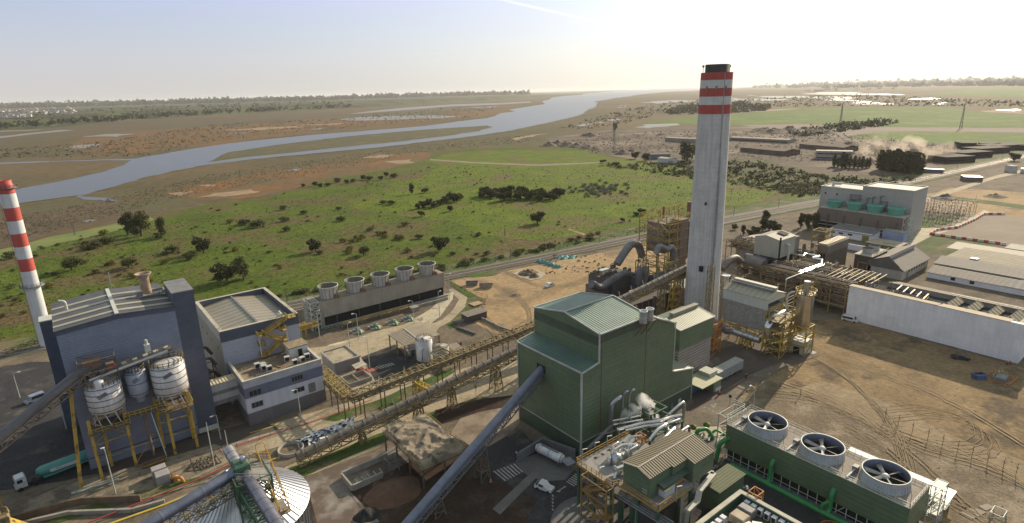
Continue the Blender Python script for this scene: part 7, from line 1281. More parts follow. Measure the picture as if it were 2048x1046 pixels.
# ------------------------------------------------------------------ far hills, towns, woods
HILLM = mat('hill_slopes', (.065,.095,.028), (.10,.085,.045), .004, .95, bump=2, bsc=.02, c3=(.028,.036,.018), s3=.005, t3=.52, spec=.1, grain=.4)
def interp(P, x):
    for (a, b), (c, d) in zip(P, P[1:]):
        if a <= x <= c: return b+(d-b)*(x-a)/(c-a)
    return P[0][1] if x < P[0][0] else P[-1][1]
BASE = [(-200,268),(0,262),(88,257),(155,251),(249,241),(381,233.5),(469,227.5),(600,222),(760,213),(900,205),(1040,197),(1160,190)]
b = MB(); xs_ = [x for x in range(-200,1170,7)]; K = 26; vs = []
for x in xs_:
    p = Vector(g(x, interp(BASE, x))); d = p.normalized(); L0 = p.length
    for k in range(K+1):
        t = (k/K)**1.7; r = L0+(13500-L0)*t; q = d*r; e = min(1,max(0,(r-L0-40-160*noise.noise(Vector((x*.02,3,1))))/(300+L0*.05))); e = e*e*(3-2*e)
        fade = min(1,max(0,(1165-x)/160)); h = fade*(e*(31+8*noise.noise(Vector((q.x*.0012,q.y*.0012,5))))+min(1,e*4)*(1-e*.8)*16*noise.noise(Vector((q.x*.006,q.y*.006,2)))); vs.append((q.x,q.y,max(-1,h if k else -1)))
b.add(vs, [(i*(K+1)+k,(i+1)*(K+1)+k,(i+1)*(K+1)+k+1,i*(K+1)+k+1) for i in range(len(xs_)-1) for k in range(K)], True); b.build('hills', HILLM, kind='structure')
SHORE = mat('pale_shore', (.30,.24,.16)); sheet('shore', [(-60,268),(0,263.5),(60,261.5),(90,258.5),(0,261.8),(-60,266.4)], .9, SHORE, .02, 5)
HWALL = mat('far_white_house', (.55,.53,.50), (.45,.43,.41), .02, .8); HROOF = mat('far_tiled_roof', (.26,.17,.13), (.20,.14,.11), .02, .85); GHM = mat('greenhouse_plastic', (.52,.52,.53), (.42,.42,.43), .004, .5)
hp = proto('town_house', 'x', 'house'); b = MB(); b.box(-7,7,-5,5,-3,6); b.build('wall', HWALL, hp); b = MB(); b.ext_u([(-5.4,6),(5.4,6),(0,8)],-7.4,7.4); b.build('roof', HROOF, hp)
bp = proto('apartment_block', 'x', 'apartment block'); b = MB(); b.box(-16,16,-7,7,-3,14); b.build('wall', HWALL, bp); b = MB(); b.box(-16.3,16.3,-7.3,7.3,14,14.6); [b.box(-15,15,-7.1,-7,z,z+1.3) for z in (1,4.4,7.8,11.2)]; b.build('roof', GREYST, bp)
used = set()
def put(src, loc, rz, label, group, sc=1):
    if src.name in used: o = dup(src,(0,0,0))
    else: o = src; used.add(src.name)
    place(o, loc, rz, sc if isinstance(sc, tuple) else (sc,sc,sc)); o['label'] = label; o['group'] = group; return o
rs = random.Random(12)
for i in range(95):
    x = rs.uniform(0,150)**1.0; y = rs.uniform(216,232)-(x-60)*.02; q = g(x, y+(2 if x < 70 else -3), 33); put(hp, (q[0],q[1],32), rs.uniform(0,3), 'small white house in the hillside town at the far left', 'houses of the far left hillside town', (rs.uniform(1,2),rs.uniform(1,1.6),rs.uniform(.8,1.5)))
for x, y in ((22,229),(30,230),(38,228.5),(47,224),(53,224.5),(90,222),(104,222),(118,221)): q = g(x,y,33); put(bp, (q[0],q[1],32), rs.uniform(-.3,.3), 'white apartment block in the far left hillside town', 'apartment blocks of the far left town', 1.1)
gp = proto('greenhouse', 'x', 'greenhouse'); b = MB(); [b.ext_u([(y,0),(y+10,0),(y+10,3.4),(y+5,5),(y,3.4)],-60,60) for y in (-20,-10,0,10)]; b.build('plastic_roof', GHM, gp)
for i in range(56):
    x = rs.choice((rs.uniform(0,340),rs.uniform(440,620),rs.uniform(540,1010))); y = 208.5-.0262*x+rs.uniform(3.5,7.5); q = g(x,y,36); put(gp, (q[0],q[1],36), R(-38)+rs.uniform(-.05,.05), 'pale plastic greenhouse on the far left plateau', 'greenhouses on the far plateau', (rs.uniform(1,2.2),rs.uniform(.6,1.5),1.0))
for i in range(60):
    x = rs.uniform(980,1330); y = 208.5-.0262*x+rs.uniform(1.5,6); q = g(x,y,3); put(hp, (q[0],q[1],3), rs.uniform(0,3), 'pale building in the far port town beyond the river', 'buildings of the far port town', (rs.uniform(2,5),rs.uniform(1,3),rs.uniform(1.5,3)))
for i in range(100):
    x = rs.uniform(1600,2070); y = 208.5-.0262*x+rs.uniform(3,14)+ (3 if x<1800 else 0); q = g(x,y,3); put(hp, (q[0],q[1],3), rs.uniform(0,3), 'pale building in the far right town by the horizon', 'buildings of the far right town', (rs.uniform(1.4,5),rs.uniform(1,2.5),rs.uniform(1,2.2)))
for i in range(22):
    x = rs.uniform(1420,2060); q = g(x, 208.5-.0262*x+2.2, 3); put(bp, (q[0],q[1],2), rs.uniform(0,3), 'pale tower block on the far right skyline', 'tower blocks on the far right skyline', (1.2,1.6,rs.uniform(1.2,3.0)))
rp = proto('refinery_stack', 'x', 'stack'); b = MB(); b.lathe((0,0),[(4,0),(3,80)],10); b.lathe((0,0),[(7,0),(7,5)],10); b.build('shaft', GREYST, rp)
for x, h in ((845,.7),(860,1.1),(868,.8),(880,.9),(896,.7),(920,.9),(948,1.0),(955,1.2),(973,.8),(990,1.3),(1010,.9),(1034,.8),(420,.5),(500,.6),(37,.6),(152,.6),(300,.5)): q = g(x, 208.5-.0262*x+1.6, 20); put(rp, (q[0],q[1],18), 0, 'thin stack on the far horizon left of the chimney', 'stacks and masts on the far horizon', (1,1,h))
# woods
def quadleaf(b, c, s, rs):
    n = Vector((rs.gauss(0,1),rs.gauss(0,1),rs.gauss(0,1)+.4)).normalized(); a = n.orthogonal().normalized(); e = n.cross(a); k = rs.uniform(0,6.28); a, e = a*math.cos(k)+e*math.sin(k), e*math.cos(k)-a*math.sin(k); s1 = s*rs.uniform(.6,1.3); s2 = s*rs.uniform(.5,1)
    b.add([c-a*s1-e*s2*.4, c-e*s2, c+a*s1+e*s2*.3, c+e*s2], [(0,1,2,3)])
def crown(rs, lobes, n, s):
    b = MB(); tot = sum(l[3] for l in lobes)
    for (x,y,z,r,sq) in lobes:
        for i in range(int(n*r/tot)):
            d = Vector((rs.gauss(0,1),rs.gauss(0,1),rs.gauss(0,1))).normalized(); rr_ = r*(rs.random()**.35)*(1+.25*noise.noise(d*2.3+Vector((x,y,z)))); quadleaf(b, Vector((x,y,z))+Vector((d.x,d.y,d.z*sq))*rr_, s, rs)
    return b
def lobes_round(rs, R_, H, k): 
    L = [(0,0,H*.5,R_*.78,.85)]
    for i in range(k): a = rs.uniform(0,6.28); d = R_*rs.uniform(.35,.75); L.append((d*math.cos(a),d*math.sin(a),H*rs.uniform(.25,.82),R_*rs.uniform(.28,.5),.85))
    return L
def make_tree(label, kind, seed, m, group=None):
    rs = random.Random(seed); o = proto({'cypress':'cypress_tree','euc':'eucalyptus_tree'}.get(kind,'round_tree'), label, 'tree', group)
    if kind == 'round': L = lobes_round(rs,4.2,7.5,9); c = crown(rs,L,2600,.30)
    elif kind == 'euc': L = [(rs.uniform(-1.6,1.6),rs.uniform(-1.6,1.6),z,rs.uniform(1.1,1.9),1.1) for z in (2.2,3.2,4.4,5.6,6.6,7.5,8.4,9.2)]+[(0,0,6.4,1.8,1.3)]; c = crown(rs,L,2400,.27)
    elif kind == 'cypress': L = [(0,0,z,r,1.4) for z, r in ((2,1.2),(4,1.35),(6,1.2),(7.8,.9),(9.2,.5))]; c = crown(rs,L,900,.3)
    t = MB(); H = 7 if kind != 'round' else 4.5; t.tube([(0,0,-.3),(.1,.05,H*.4),(-.1,.1,H)], .3, 8, rr=[.4,.3,.12])
    for i in range(5): a = i*1.3; t.tube([(0,0,H*.35+i*.3),(math.cos(a)*1.2,math.sin(a)*1.2,H*.6+i*.3),(math.cos(a)*2,math.sin(a)*2,H*.85+i*.25)],.1,5,rr=[.15,.1,.05])
    t.build('trunk', BARK, o); c.build('crown', m, o); return o
def make_bush(name, label, seed, m, R_=1.5, H=1.9, n=420, s=.16):
    rs = random.Random(seed); L = [(0,0,H*.45,R_*.8,.7)]+[(rs.uniform(-1,1)*R_*.6,rs.uniform(-1,1)*R_*.6,H*rs.uniform(.3,.6),R_*rs.uniform(.35,.6),.8) for _ in range(6)]
    b = crown(rs,L,n,s); return b.build(name, m, at=(0,0,0), label=label, cat='bush')
TP = {'r1':make_tree('x','round',1,LEAF),'r2':make_tree('x','round',2,LEAFG),'e1':make_tree('x','euc',3,LEAF),'e2':make_tree('x','euc',4,LEAFG),'c1':make_tree('x','cypress',5,LEAF)}
HT = {'r1':8.8,'r2':8.8,'e1':10.6,'e2':10.6,'c1':9.9,'b1':1.9,'b2':1.9,'g1':1.9,'s1':1.9}
TP['b1'] = make_bush('dark_bush','x',6,LEAF); TP['b2'] = make_bush('green_bush','x',7,LEAFG); TP['g1'] = make_bush('golden_bush','x',8,LEAFO); TP['s1'] = make_bush('silver_bush','x',9,LEAFS)
def plant(k, x, y, hpx, label, group=None, wide=1, z=.16):
    q = g(x, y); d = math.sqrt(q[0]**2+q[1]**2+85**2); s = hpx*d/FPX/HT[k]*1.06; src = TP[k]
    if k in used: o = dup(src,(0,0,0))
    else: o = src; used.add(k)
    place(o,(q[0],q[1],z),rs.uniform(0,6.28),(s*wide,s*wide,s)); o['label'] = label
    if group: o['group'] = group
    return o
for k, x, y, h, wd, lb in (('e1',256,470,36,1.25,'left half of the tall dark eucalyptus pair on the green field'),('e2',283,472,39,1.3,'right half of the tall dark eucalyptus pair on the green field'),('e1',325,472,31,1.1,'slim eucalyptus right of the tall dark pair'),
    ('r1',408,505,33,1,'solitary round dark tree between the eucalyptus pair and the broad twin tree'),('r2',382,519,18,1.5,'low spreading tree just left below the solitary round tree'),('r2',145,541,28,1.3,'wide low tree left of the grey silo hall'),('r2',258,536,22,1.4,'low golden-green tree above the grey hall roof'),
    ('r1',455,562,38,1.35,'broad dark tree behind the pale-roofed hall, left part'),('e2',488,560,42,1.2,'taller ragged tree joined to the broad dark tree behind the pale-roofed hall'),('r1',632,503,28,1.1,'dark round tree in mid-field above the fan stacks left'),('r2',728,511,23,1.2,'brownish round tree above the middle fan stacks'),('r1',878,502,35,1,'dark rounded tree above the right fan stacks'),('r2',894,488,16,1,'small crown behind the rounded tree above the right fan stacks'),
    ('r1',1075,448,28,1.2,'dark tree with undergrowth at field centre right'),('e1',825,388,20,1,'slim dark tree in the upper middle of the field'),('r2',850,386,12,1.3,'small tree beside the slim dark tree'),('r1',900,423,14,1.1,'single tree just below the small grove'),('r2',843,433,14,1.1,'small tree at the left below the small grove'),('r2',1284,430,16,1.1,'bushy tree left of the yellow steel frame'),('r1',1272,432,9,1.5,'low bushes left of the yellow steel frame tree'),('r2',1245,444,10,1,'faint little tree left of the yellow steel frame'),
    ('r1',1290,322,18,1,'dark tree left of the far white farm shed'),('e1',1374,322,34,1.5,'tall dark eucalyptus right of the far white farm shed'),('e2',1384,318,26,1.4,'second eucalyptus close behind the tall one by the farm shed'),('r1',1270,318,16,1.1,'small dark tree at the left of the farm shed trees'),('r2',1206,326,8,1.8,'bushy tree by the track left of the farm shed'),('r2',1230,333,11,1.6,'bush clump by the track before the farm shed'),('e1',1229,262,14,1.6,'lone tall tree on the marsh edge near the thin mast'),('r1',1750,308,18,1.4,'lone round tree right of the far white office'),('r1',2028,322,14,1.2,'dark tree beside the railway at the far right')):
    plant(k,x,y,h,lb,None,wd)
for x, y, h in ((835,418,13),(846,416,17),(858,414,18),(868,416,15),(880,412,16),(893,407,17),(905,402,20),(914,404,19),(922,400,13)): plant('r1',x,y,h,'dark tree of the small grove in the upper field','trees of the small grove in the upper field',1.1)
for i in range(26): t = i/25; plant(rs.choice(('r1','r1','r2')),962+t*155+rs.uniform(-4,4),398-6*math.sin(t*3)+rs.uniform(-8,10),rs.uniform(15,22),'dark tree of the large grove in the right of the field','trees of the large grove in the right of the field',1.15)
for x, y, h in ((1487,470,18),(1500,472,14),(1512,468,16),(1525,462,24),(1538,462,22),(1550,464,20),(1533,450,26),(1602,455,20),(1616,458,26),(1630,460,30),(1640,452,26),(1608,440,14),(1470,460,12),(1655,448,14)): plant(rs.choice(('r1','e1')),x,y,h,'dark tree in the belt between the railway and the pale boiler house','trees between the railway and the boiler house',1.2)
for x, y, h in ((1668,333,20),(1676,334,16),(1684,336,26),(1691,336,24),(1699,335,18),(1708,336,20),(1716,337,18),(1724,337,20),(1732,336,16),(1738,335,16)): plant('c1',x,y,h,'dark conifer in the row before the far white office','conifers before the far white office',1.6)
for i in range(22): plant('c1',1760+i*3.8+rs.uniform(-1,1),340+i*.35+rs.uniform(-3,2),rs.uniform(26,34),'dark conifer in the dense row right of the far white office','dense conifer row right of the far white office',1.9)
for k, x, y, h in (('g1',222,531,9),('g1',327,528,9),('g1',287,547,8),('g1',272,556,9),('g1',98,577,9),('g1',470,503,8),('g1',485,448,8),('g1',520,448,9),('g1',508,452,8),('g1',700,500,9),('g1',712,478,7),('g1',724,475,7),('g1',688,485,9),('g1',760,470,8),('g1',800,480,9),('g1',458,447,8),('g1',172,490,8),('g1',205,470,9),('g1',698,508,9),('g1',170,528,8),('g1',705,486,8),('g1',718,482,8),('g1',770,476,8)): plant(k,x,y,h,'yellow-flowering bush on the green field','yellow-flowering bushes on the green field',1.1,z=.2)
for k, x, y, h in (('b1',190,497,13),('b1',212,488,13),('b2',178,500,10),('b1',316,478,12),('b1',345,504,13),('b1',335,510,9),('b1',565,420,9),('b1',678,420,7),('b1',608,428,8),('b1',782,410,10),('b1',770,470,8),('b1',765,408,8),('b1',682,442,10),('b1',512,455,14),('b1',490,450,12),('b1',575,462,10),('b1',640,508,8),('b1',838,478,10),('b1',18,518,12),('b1',190,548,8),('b2',570,443,10),('b2',815,505,9),('b1',958,472,8),('b1',975,510,9),('b1',905,510,7),('b2',795,478,9),('b2',740,462,8),('b2',810,452,9)): plant(k,x,y,h,'dark shrub scattered on the green field','dark shrubs on the green field',1.3,z=.2)
def inside(p, P):
    c = False
    for (x1,y1),(x2,y2) in zip(P, P[1:]+P[:1]):
        if (y1 > p[1]) != (y2 > p[1]) and p[0] < (x2-x1)*(p[1]-y1)/(y2-y1)+x1: c = not c
    return c
k = 0
while k < 205:
    x = rs.uniform(0,1500); y = rs.uniform(330,640)
    if not inside((x,y), FIELD) or noise.noise(Vector((x*.012,y*.02,4))) < -.18 or (330 < y < 360 and x < 700): continue
    plant(rs.choice(('b1','b1','b2','b2','g1')), x, y, rs.uniform(2.0,4.6)*(.45+(y-300)/330), 'small low shrub dotted on the green field','small low shrubs dotted on the green field', rs.uniform(1,1.6), z=.18); k += 1
for i in range(12): plant(rs.choice(('b1','r1')), 612+i*16+rs.uniform(-5,5), 377-i*2.1+rs.uniform(-4,3), rs.uniform(7,11), 'dark bush along the far edge of the green field by the rust marsh','bushes along the far field edge by the rust marsh',1.2)
for i in range(75): a = rs.gauss(0,.5); c_ = rs.gauss(0,.5); plant('s1', 1198+a*50, 380+c_*13, rs.uniform(3.5,6), 'pale silvery bush in the patch near the far field edge','silvery bushes in the patch near the far field edge',1.3,z=.2)
for i in range(60): t = rs.random(); plant(rs.choice(('b1','b2')), 560+t*640, 598-t*122+rs.uniform(-9,1)+6*math.sin(t*3), rs.uniform(5,9), 'dark shrub in the hedge along the railway','shrubs in the hedge along the railway',1.5,z=.2)
DKL = mat('far_dark_foliage', (.030,.034,.016), (.02,.024,.012), .1, .9, spec=.1)
def scatter(name, label, poly, n, hpx, m, seed, per=10, s_=.35, zz=0):
    r2 = random.Random(seed); b = MB(); xs, ys = [p[0] for p in poly], [p[1] for p in poly]; k = 0
    while k < n:
        x, y = r2.uniform(min(xs),max(xs)), r2.uniform(min(ys),max(ys))
        if not inside((x,y), poly): continue
        k += 1; q = g(x,y,zz); d = math.hypot(*q); h = hpx*r2.uniform(.6,1.3)*d/FPX
        for _ in range(per): v_ = Vector((r2.gauss(0,.45),r2.gauss(0,.45),abs(r2.gauss(0,.45))))*h; quadleaf(b, Vector((q[0],q[1],zz+.1))+v_, h*s_, r2)
    b.build(name, m, kind='stuff', label=label, cat='vegetation')
RUIN_ = mat('waste_debris', (.085,.065,.05), (.15,.12,.095), .1, .95)
scatter('scrub_vegetation','dark scrub covering the ground between the field and the waste land',[(1190,332),(1320,326),(1460,322),(1540,330),(1640,352),(1760,360),(1850,354),(1760,378),(1600,396),(1480,372),(1330,350)],900,4.5,LEAF,1,12)
scatter('reed_vegetation','pale dry reeds behind the far power hall by the railway',[(1540,372),(1640,366),(1650,384),(1600,390),(1560,386)],260,4,mat('dry_reeds', (.22,.19,.09), (.16,.14,.07), .3, .9),2,10)
scatter('distant_woods','dark distant wood strip on the marsh behind the tall chimney',[(1325,222),(1380,212),(1480,206),(1545,212),(1530,222),(1440,228),(1340,229)],420,5,LEAF,3,12)
scatter('distant_woods','distant hedge belt between the two crop fields',[(1570,266),(1680,248),(1790,242),(1795,248),(1700,262),(1600,274)],260,5,LEAF,4,12)
scatter('distant_woods','thin dark tree belt along the left horizon',[(-20,214.5),(300,206.6),(620,198),(980,188),(1060,187),(1060,188),(980,190),(620,200.5),(300,209.5),(-20,217.5)],1500,4.2,DKL,5,9,.7,33)
scatter('hillside_vegetation','scrub patches on the far left hill slopes',[(0,234),(120,228),(300,218),(700,205),(700,214),(380,231),(160,246),(0,258)],800,5,DKL,6,9,.35,14)
scatter('distant_woods','dark tree belts along the far right horizon',[(1480,176),(1700,168),(1900,163),(2080,160),(2080,172),(1900,172),(1700,176)],700,4,DKL,7,9,.7)
scatter('field_grass','coarse green tufts covering the near green field',[(-60,560),(0,520),(200,470),(600,400),(900,330),(1300,345),(1560,390),(1400,430),(1000,510),(560,592),(90,665),(-60,690)],9500,1.7,mat('herb_green', (.075,.105,.02), (.045,.06,.018), .1, .95),8,3,.5)
scatter('verge_weeds','dry weeds and dark tufts beside the railway',[(0,705),(90,672),(560,592),(900,534),(1180,478),(1400,430),(1420,436),(1190,484),(900,541),(560,603),(90,684),(0,720)],1500,2.2,mat('verge_weed', (.08,.085,.035), (.13,.11,.055), .3, .95),9,4,.5)
scatter('marsh_vegetation','dark low marsh plants and tide lines on the flats right of the river',[(1100,262),(1230,225),(1330,205),(1480,198),(1700,190),(1850,195),(2060,205),(2060,214),(1850,212),(1560,214),(1320,228),(1260,246),(1180,258)],1100,2.6,DKL,11,8)
scatter('marsh_vegetation','dark low marsh plants on the flats left of the river',[(0,300),(200,285),(420,250),(700,236),(900,214),(1000,212),(940,236),(700,256),(420,284),(300,312),(0,318)],1300,1.8,DKL,12,8)
scatter('marsh_vegetation','dark grassy tufts on the near marsh bank',[(0,440),(160,410),(420,350),(640,318),(900,285),(1060,270),(1060,285),(860,302),(620,350),(330,400),(240,430),(0,490)],2600,1.7,mat('marsh_tuft', (.075,.068,.032), (.055,.05,.026), .1, .95),13,5)
scatter('rubble','dark rubble and scrap strewn over the waste ground',[(1090,290),(1200,268),(1440,260),(1700,268),(1950,300),(1900,330),(1700,330),(1500,318),(1300,310),(1180,306)],1500,2.4,RUIN_,14,7)
# middle-distance buildings
def bldg(name, label, a, c, depth, h, m, rm, gable=0, cat='building', win_=0):
    A, C_ = Vector((*g(*a),0)), Vector((*g(*c),0)); d = (C_-A); w = d.length; d.normalize(); n = Vector((-d.y,d.x,0)); n = n if n.dot(A) > 0 else -n
    T = thing(name, label, cat, A); P = [A,C_,C_+n*depth,A+n*depth]; up = Vector((0,0,h)); b = MB(); b.add(P+[p+up for p in P], [(0,1,5,4),(1,2,6,5),(2,3,7,6),(3,0,4,7),(4,5,6,7)]); b.build('wall', m, T)
    b = MB(); o_ = Vector((0,0,h+.05))
    if gable: r0, r1 = A+n*depth/2+Vector((0,0,h+gable)), C_+n*depth/2+Vector((0,0,h+gable)); b.slab([P[0]+o_-n*.5,P[1]+o_-n*.5,r1,r0],.2); b.slab([r0,r1,P[2]+o_+n*.5,P[3]+o_+n*.5],.2)
    else: b.slab([P[0]+o_-n*.3,P[1]+o_-n*.3,P[2]+o_+n*.3,P[3]+o_+n*.3],.3)
    b.build('roof', rm, T)
    for lv in range(win_): b = MB(); z = h*(lv+.35)/win_; b.bar(A+d*w*.04-n*.05+Vector((0,0,z)), A+d*w*.96-n*.05+Vector((0,0,z)), .1, h*.28/win_); b.build('window_band', GLASS, T)
    return T, P
DKB = mat('dark_stacked_bales', (.050,.034,.028), (.035,.025,.022), .05, .95, rib=(Z_,2.4,.2,.4)); RUIN = mat('ruined_brown_shed', (.16,.115,.085), (.12,.09,.07), .04, .95, rib=(U_,6,.3,.5)); DUSTY = mat('dusty_pale_wall', (.27,.235,.195), (.21,.18,.15), .03, .9)
bldg('ruined_shed','long ruined brown shed with broken roof left of the far white office',(1480,303),(1568,312),28,5.5,RUIN,RUIN,2); bldg('ruined_shed','second ruined brown shed behind the far white office',(1598,296),(1688,304),26,5.5,RUIN,RUIN,2)
bldg('far_office','two-storey dusty white office with window bands before the ruined sheds',(1630,318),(1704,320),14,9.5,mat('dusty_white', (.36,.33,.30)),CONCL,0,'office',2); bldg('dusty_shed','low pale dusty building right of the tall chimney in the waste land',(1458,281),(1577,287),22,5,DUSTY,DUSTY,1,'building',1); bldg('dusty_shed','long pale dusty shed left of the tall chimney in the waste land',(1330,283),(1392,286),20,6,DUSTY,DUSTY,1)
bldg('farm_shed','small white farm shed with pale roof near the far right field edge',(1315,325),(1341,328),11,5.5,HWALL,CONCL,1,'shed'); bldg('farm_shed','dark grey lean-to behind the small white farm shed',(1301,319),(1340,318),16,6,GREYST,mat('farm_dark_roof',(.09,.07,.06)),1,'shed')
for i, (a, c, dp, h) in enumerate((((1892,327),(1950,324),24,6.5),((1925,318),(1985,314),24,6.5),((1960,309),(2020,305),24,6.5),((1990,303),(2060,298),24,6.5),((1922,297),(1952,297),22,7),((1958,297),(2000,298),20,6.5),((2008,299),(2060,301),20,6),((1762,319),(1795,322),20,8),((1800,322),(1850,324),18,7))): bldg('timber_stack',['dark stack nearest the dust cloud','dark stack second from the dust cloud','dark stack third from the dust cloud','dark stack reaching the right edge of the photo','tall dark stack behind the front row, left one','tall dark stack behind the front row, middle one','low dark stack behind the front row at the right edge','tall dark block behind the dense conifers, left one','long dark block behind the dense conifers'][i],a,c,dp,h,DKB,DKB,0,'stack')
bldg('gate_house','small low pale-roofed building by the road near the far right crossing',(1928,363),(1965,364),12,4,mat('gate_wall',(.17,.13,.115)),TRIM,0,'building'); bldg('gate_house','small white cube cabin near the far right edge',(2020,345),(2034,345),9,6,HWALL,CONCL,0,'cabin'); bldg('gate_house','long low white cabin right of the white cube cabin',(2040,346),(2075,348),9,4,HWALL,TRIM,0,'cabin'); bldg('white_shelter','long white flat roof shelter beside the railway bridge',(1834,344),(1886,347),6,3.5,GREYST,TRIM,0,'shelter')
k = 0
for x, y, rx, ry, h, sd in ((1098,292,14,30,6,1),(1115,290,16,30,7,2),(1135,292,18,30,7,3),(1155,294,18,26,6,4),(1175,297,16,22,6,5),(1192,299,14,20,5,6),(1246,308,16,16,6,7),(1262,306,12,14,5,8),(1130,286,16,40,5,9),(1180,272,18,44,7,10),(1330,272,30,60,6,11),(1525,264,30,60,9,12),(1550,266,30,60,9,13),(1580,265,30,60,10,14),(1610,264,26,50,9,15),(1640,266,24,50,8,16),(1700,290,16,30,5,17),(1775,304,16,24,7,18),(1800,306,16,22,8,19),(1830,303,14,20,6,20),(1990,394,10,14,2.5,21)):
    q = g(x,y); mound('spoil_heap','brown spoil heap on the waste ground beyond the field',q,rx,ry*.6,h,RUBBLE if sd % 3 else SANDP,sd,'heap',18,.3,'spoil heaps on the far waste ground')
q = g(1890,398); mound('spoil_heap','dark round heap behind the switchyard',q,11,9,3.4,RUBBLE,33,n=22)
for x, y, h, lb in ((1228,305,55,'thin lattice mast left of the farm shed'),(1680,252,38,'pylon standing on the far crop field, left one'),(1921,258,38,'pylon standing on the far crop field, right one'),(150,470,22,'thin mast at the edge of the left field'),(1010,472,18,'thin pylon in the field near the railway')):
    q = g(x,y); d = math.hypot(*q); H_ = h*d/FPX; T = thing('lattice_mast', lb, 'mast', (q[0],q[1],0)); b = MB(); w = H_*.04; b.tower(q[0]-w,q[0]+w,q[1]-w,q[1]+w,0,H_,6,.00022*d,.2,1); b.bar((q[0]-w*3,q[1],H_*.85),(q[0]+w*3,q[1],H_*.85),.0003*d); b.build('frame', GREYST, T)
# catenary-like posts along the railway
for i in range(22):
    t = .02+i*.047; x = 90+t*1900; y = interp([(-80,724),(90,690),(580,604),(900,545),(1185,489),(1415,441),(1645,399),(1835,356),(2140,290)],x); q = g(x,y)
    T = thing('track_post','slim post standing beside the railway track','post',(q[0],q[1],0),'posts along the railway'); b = MB(); b.bar((q[0],q[1],0),(q[0],q[1],6.5),.22); b.bar((q[0]-.8,q[1],6),(q[0]+.8,q[1],6),.14); b.build('pole', RUST, T)
for i, (x, y) in enumerate(((1824,866),(1855,880),(1884,892),(1914,905),(1943,916),(1974,928),(2005,941),(2031,952),(1796,852),(1770,838),(1560,780),(1600,795),(1480,836))):
    q = g(x,y); b = MB(); b.bar((q[0],q[1],0),(q[0],q[1],3.2),.1); b.bar((q[0]-.3,q[1]-.3,2.2),(q[0]+.3,q[1]+.3,2.2),.14); b.build('fence_post', RUST, at=(q[0],q[1],0), label='thin rusty fence post on the bare earth beyond the green cooling tower', cat='fence post', group='fence posts on the bare earth')
# ------------------------------------------------------------------ vehicles, people, yard things
def vehicle(name, label, cat, q, ang, L_, W_, Hh, body, kind='van'):
    T = proto(name, label, cat); 
    if kind == 'van': prof = [(-L_/2,.35),(L_/2,.35),(L_/2,.95),(L_/2-.7,1.1),(L_/2-1.3,Hh),(-L_/2+.15,Hh),(-L_/2,1.0)]; wn = [(L_/2-1.25,L_/2-.72),(-L_/2+.3,L_/2-1.6)]
    elif kind == 'pickup': prof = [(-L_/2,.4),(L_/2,.4),(L_/2,1.0),(L_/2-1.2,1.15),(L_/2-1.9,Hh),(L_/2-3.2,Hh),(L_/2-3.5,1.1),(-L_/2,1.1)]; wn = [(L_/2-3.1,L_/2-2)]
    b = MB(); b.ext_v(prof,-W_/2,W_/2); b.build('body', body, T); b = MB(); y0 = W_/2+.01
    x0 = L_/2-1.3 if kind == 'van' else L_/2-1.9
    b.add([(x0+.6,-W_/2+.12,1.13),(x0+.6,W_/2-.12,1.13),(x0+.04,W_/2-.15,Hh-.06),(x0+.04,-W_/2+.15,Hh-.06)],[(0,1,2,3)]); 
    for s in (-1,1): b.box(wn[-1][0],wn[-1][1],s*y0-.01,s*y0+.01,1.15,Hh-.25)
    b.build('window', GLASS, T)
    for sx in (-1,1):
        for sy in (-1,1): b = MB(); b.tube([(sx*L_*.31,sy*(W_/2-.22),.36),(sx*L_*.31,sy*(W_/2+.02),.36)],.36,14); b.build('wheel', TYRE, T)
    for s in (-1,1): b = MB(); b.box(L_/2-.03,L_/2+.03,s*W_*.36-.15,s*W_*.36+.15,.7,.9); b.build('headlight', LENS_, T)
    if kind == 'pickup': b = MB(); b.box(-L_/2+.1,L_/2-3.6,-W_/2+.12,W_/2-.12,1.11,1.13); b.build('load_bed', DARK, T)
    place(T,(q[0],q[1],.1),ang); return T
q = g(1701,642); vehicle('minibus','white minibus parked against the left end of the white wall','van',(q[0]-.6,q[1]),R(-82),5.4,2.0,2.1,CAB)
q = g(1920,719); vehicle('pickup_truck','dark grey pickup parked in the shadow of the white wall','pickup',q,R(-60),4.8,1.9,1.6,mat('dark_car_paint',(.05,.055,.065),None,1,.3),'pickup')
q = g(1099,574); vehicle('pickup_truck','white pickup standing alone on the sandy yard','pickup',q,R(190),5.4,2.0,1.9,CAB,'pickup')
q = g(71,803); vehicle('parked_van','blue-white van in the shade below the dark conveyor','van',q,R(200),5.0,2.0,2.2,mat('blue_white_paint',(.22,.26,.36),None,1,.4))
q = g(1089,980); vehicle('utility_truck','small white works truck with open bed on the dark road','truck',q,R(-70),4.2,1.8,1.9,CAB,'pickup')
T = proto('tanker_truck','white-cab truck with turquoise tank trailer in the shade at the lower left','truck')
b = MB(); b.ext_v([(6.6,.8),(8.8,.8),(8.8,2.2),(8.5,3.4),(6.8,3.5),(6.6,3.2)],-1.2,1.2); cb_ = b.build('cab', CAB, T); b = MB(); b.box(8.72,8.84,-1.05,1.05,2.1,3.0); b.box(7.3,8.3,-1.22,-1.2,2.1,2.9); b.box(7.3,8.3,1.2,1.22,2.1,2.9); b.build('window', GLASS, cb_)
b = MB(); b.box(-6.5,8.6,-.5,.5,.6,.95); b.build('chassis', DARK, T); b = MB(); n_ = 14; pr_ = [(-1.25+2.5*k/(n_-1)) for k in range(n_)]
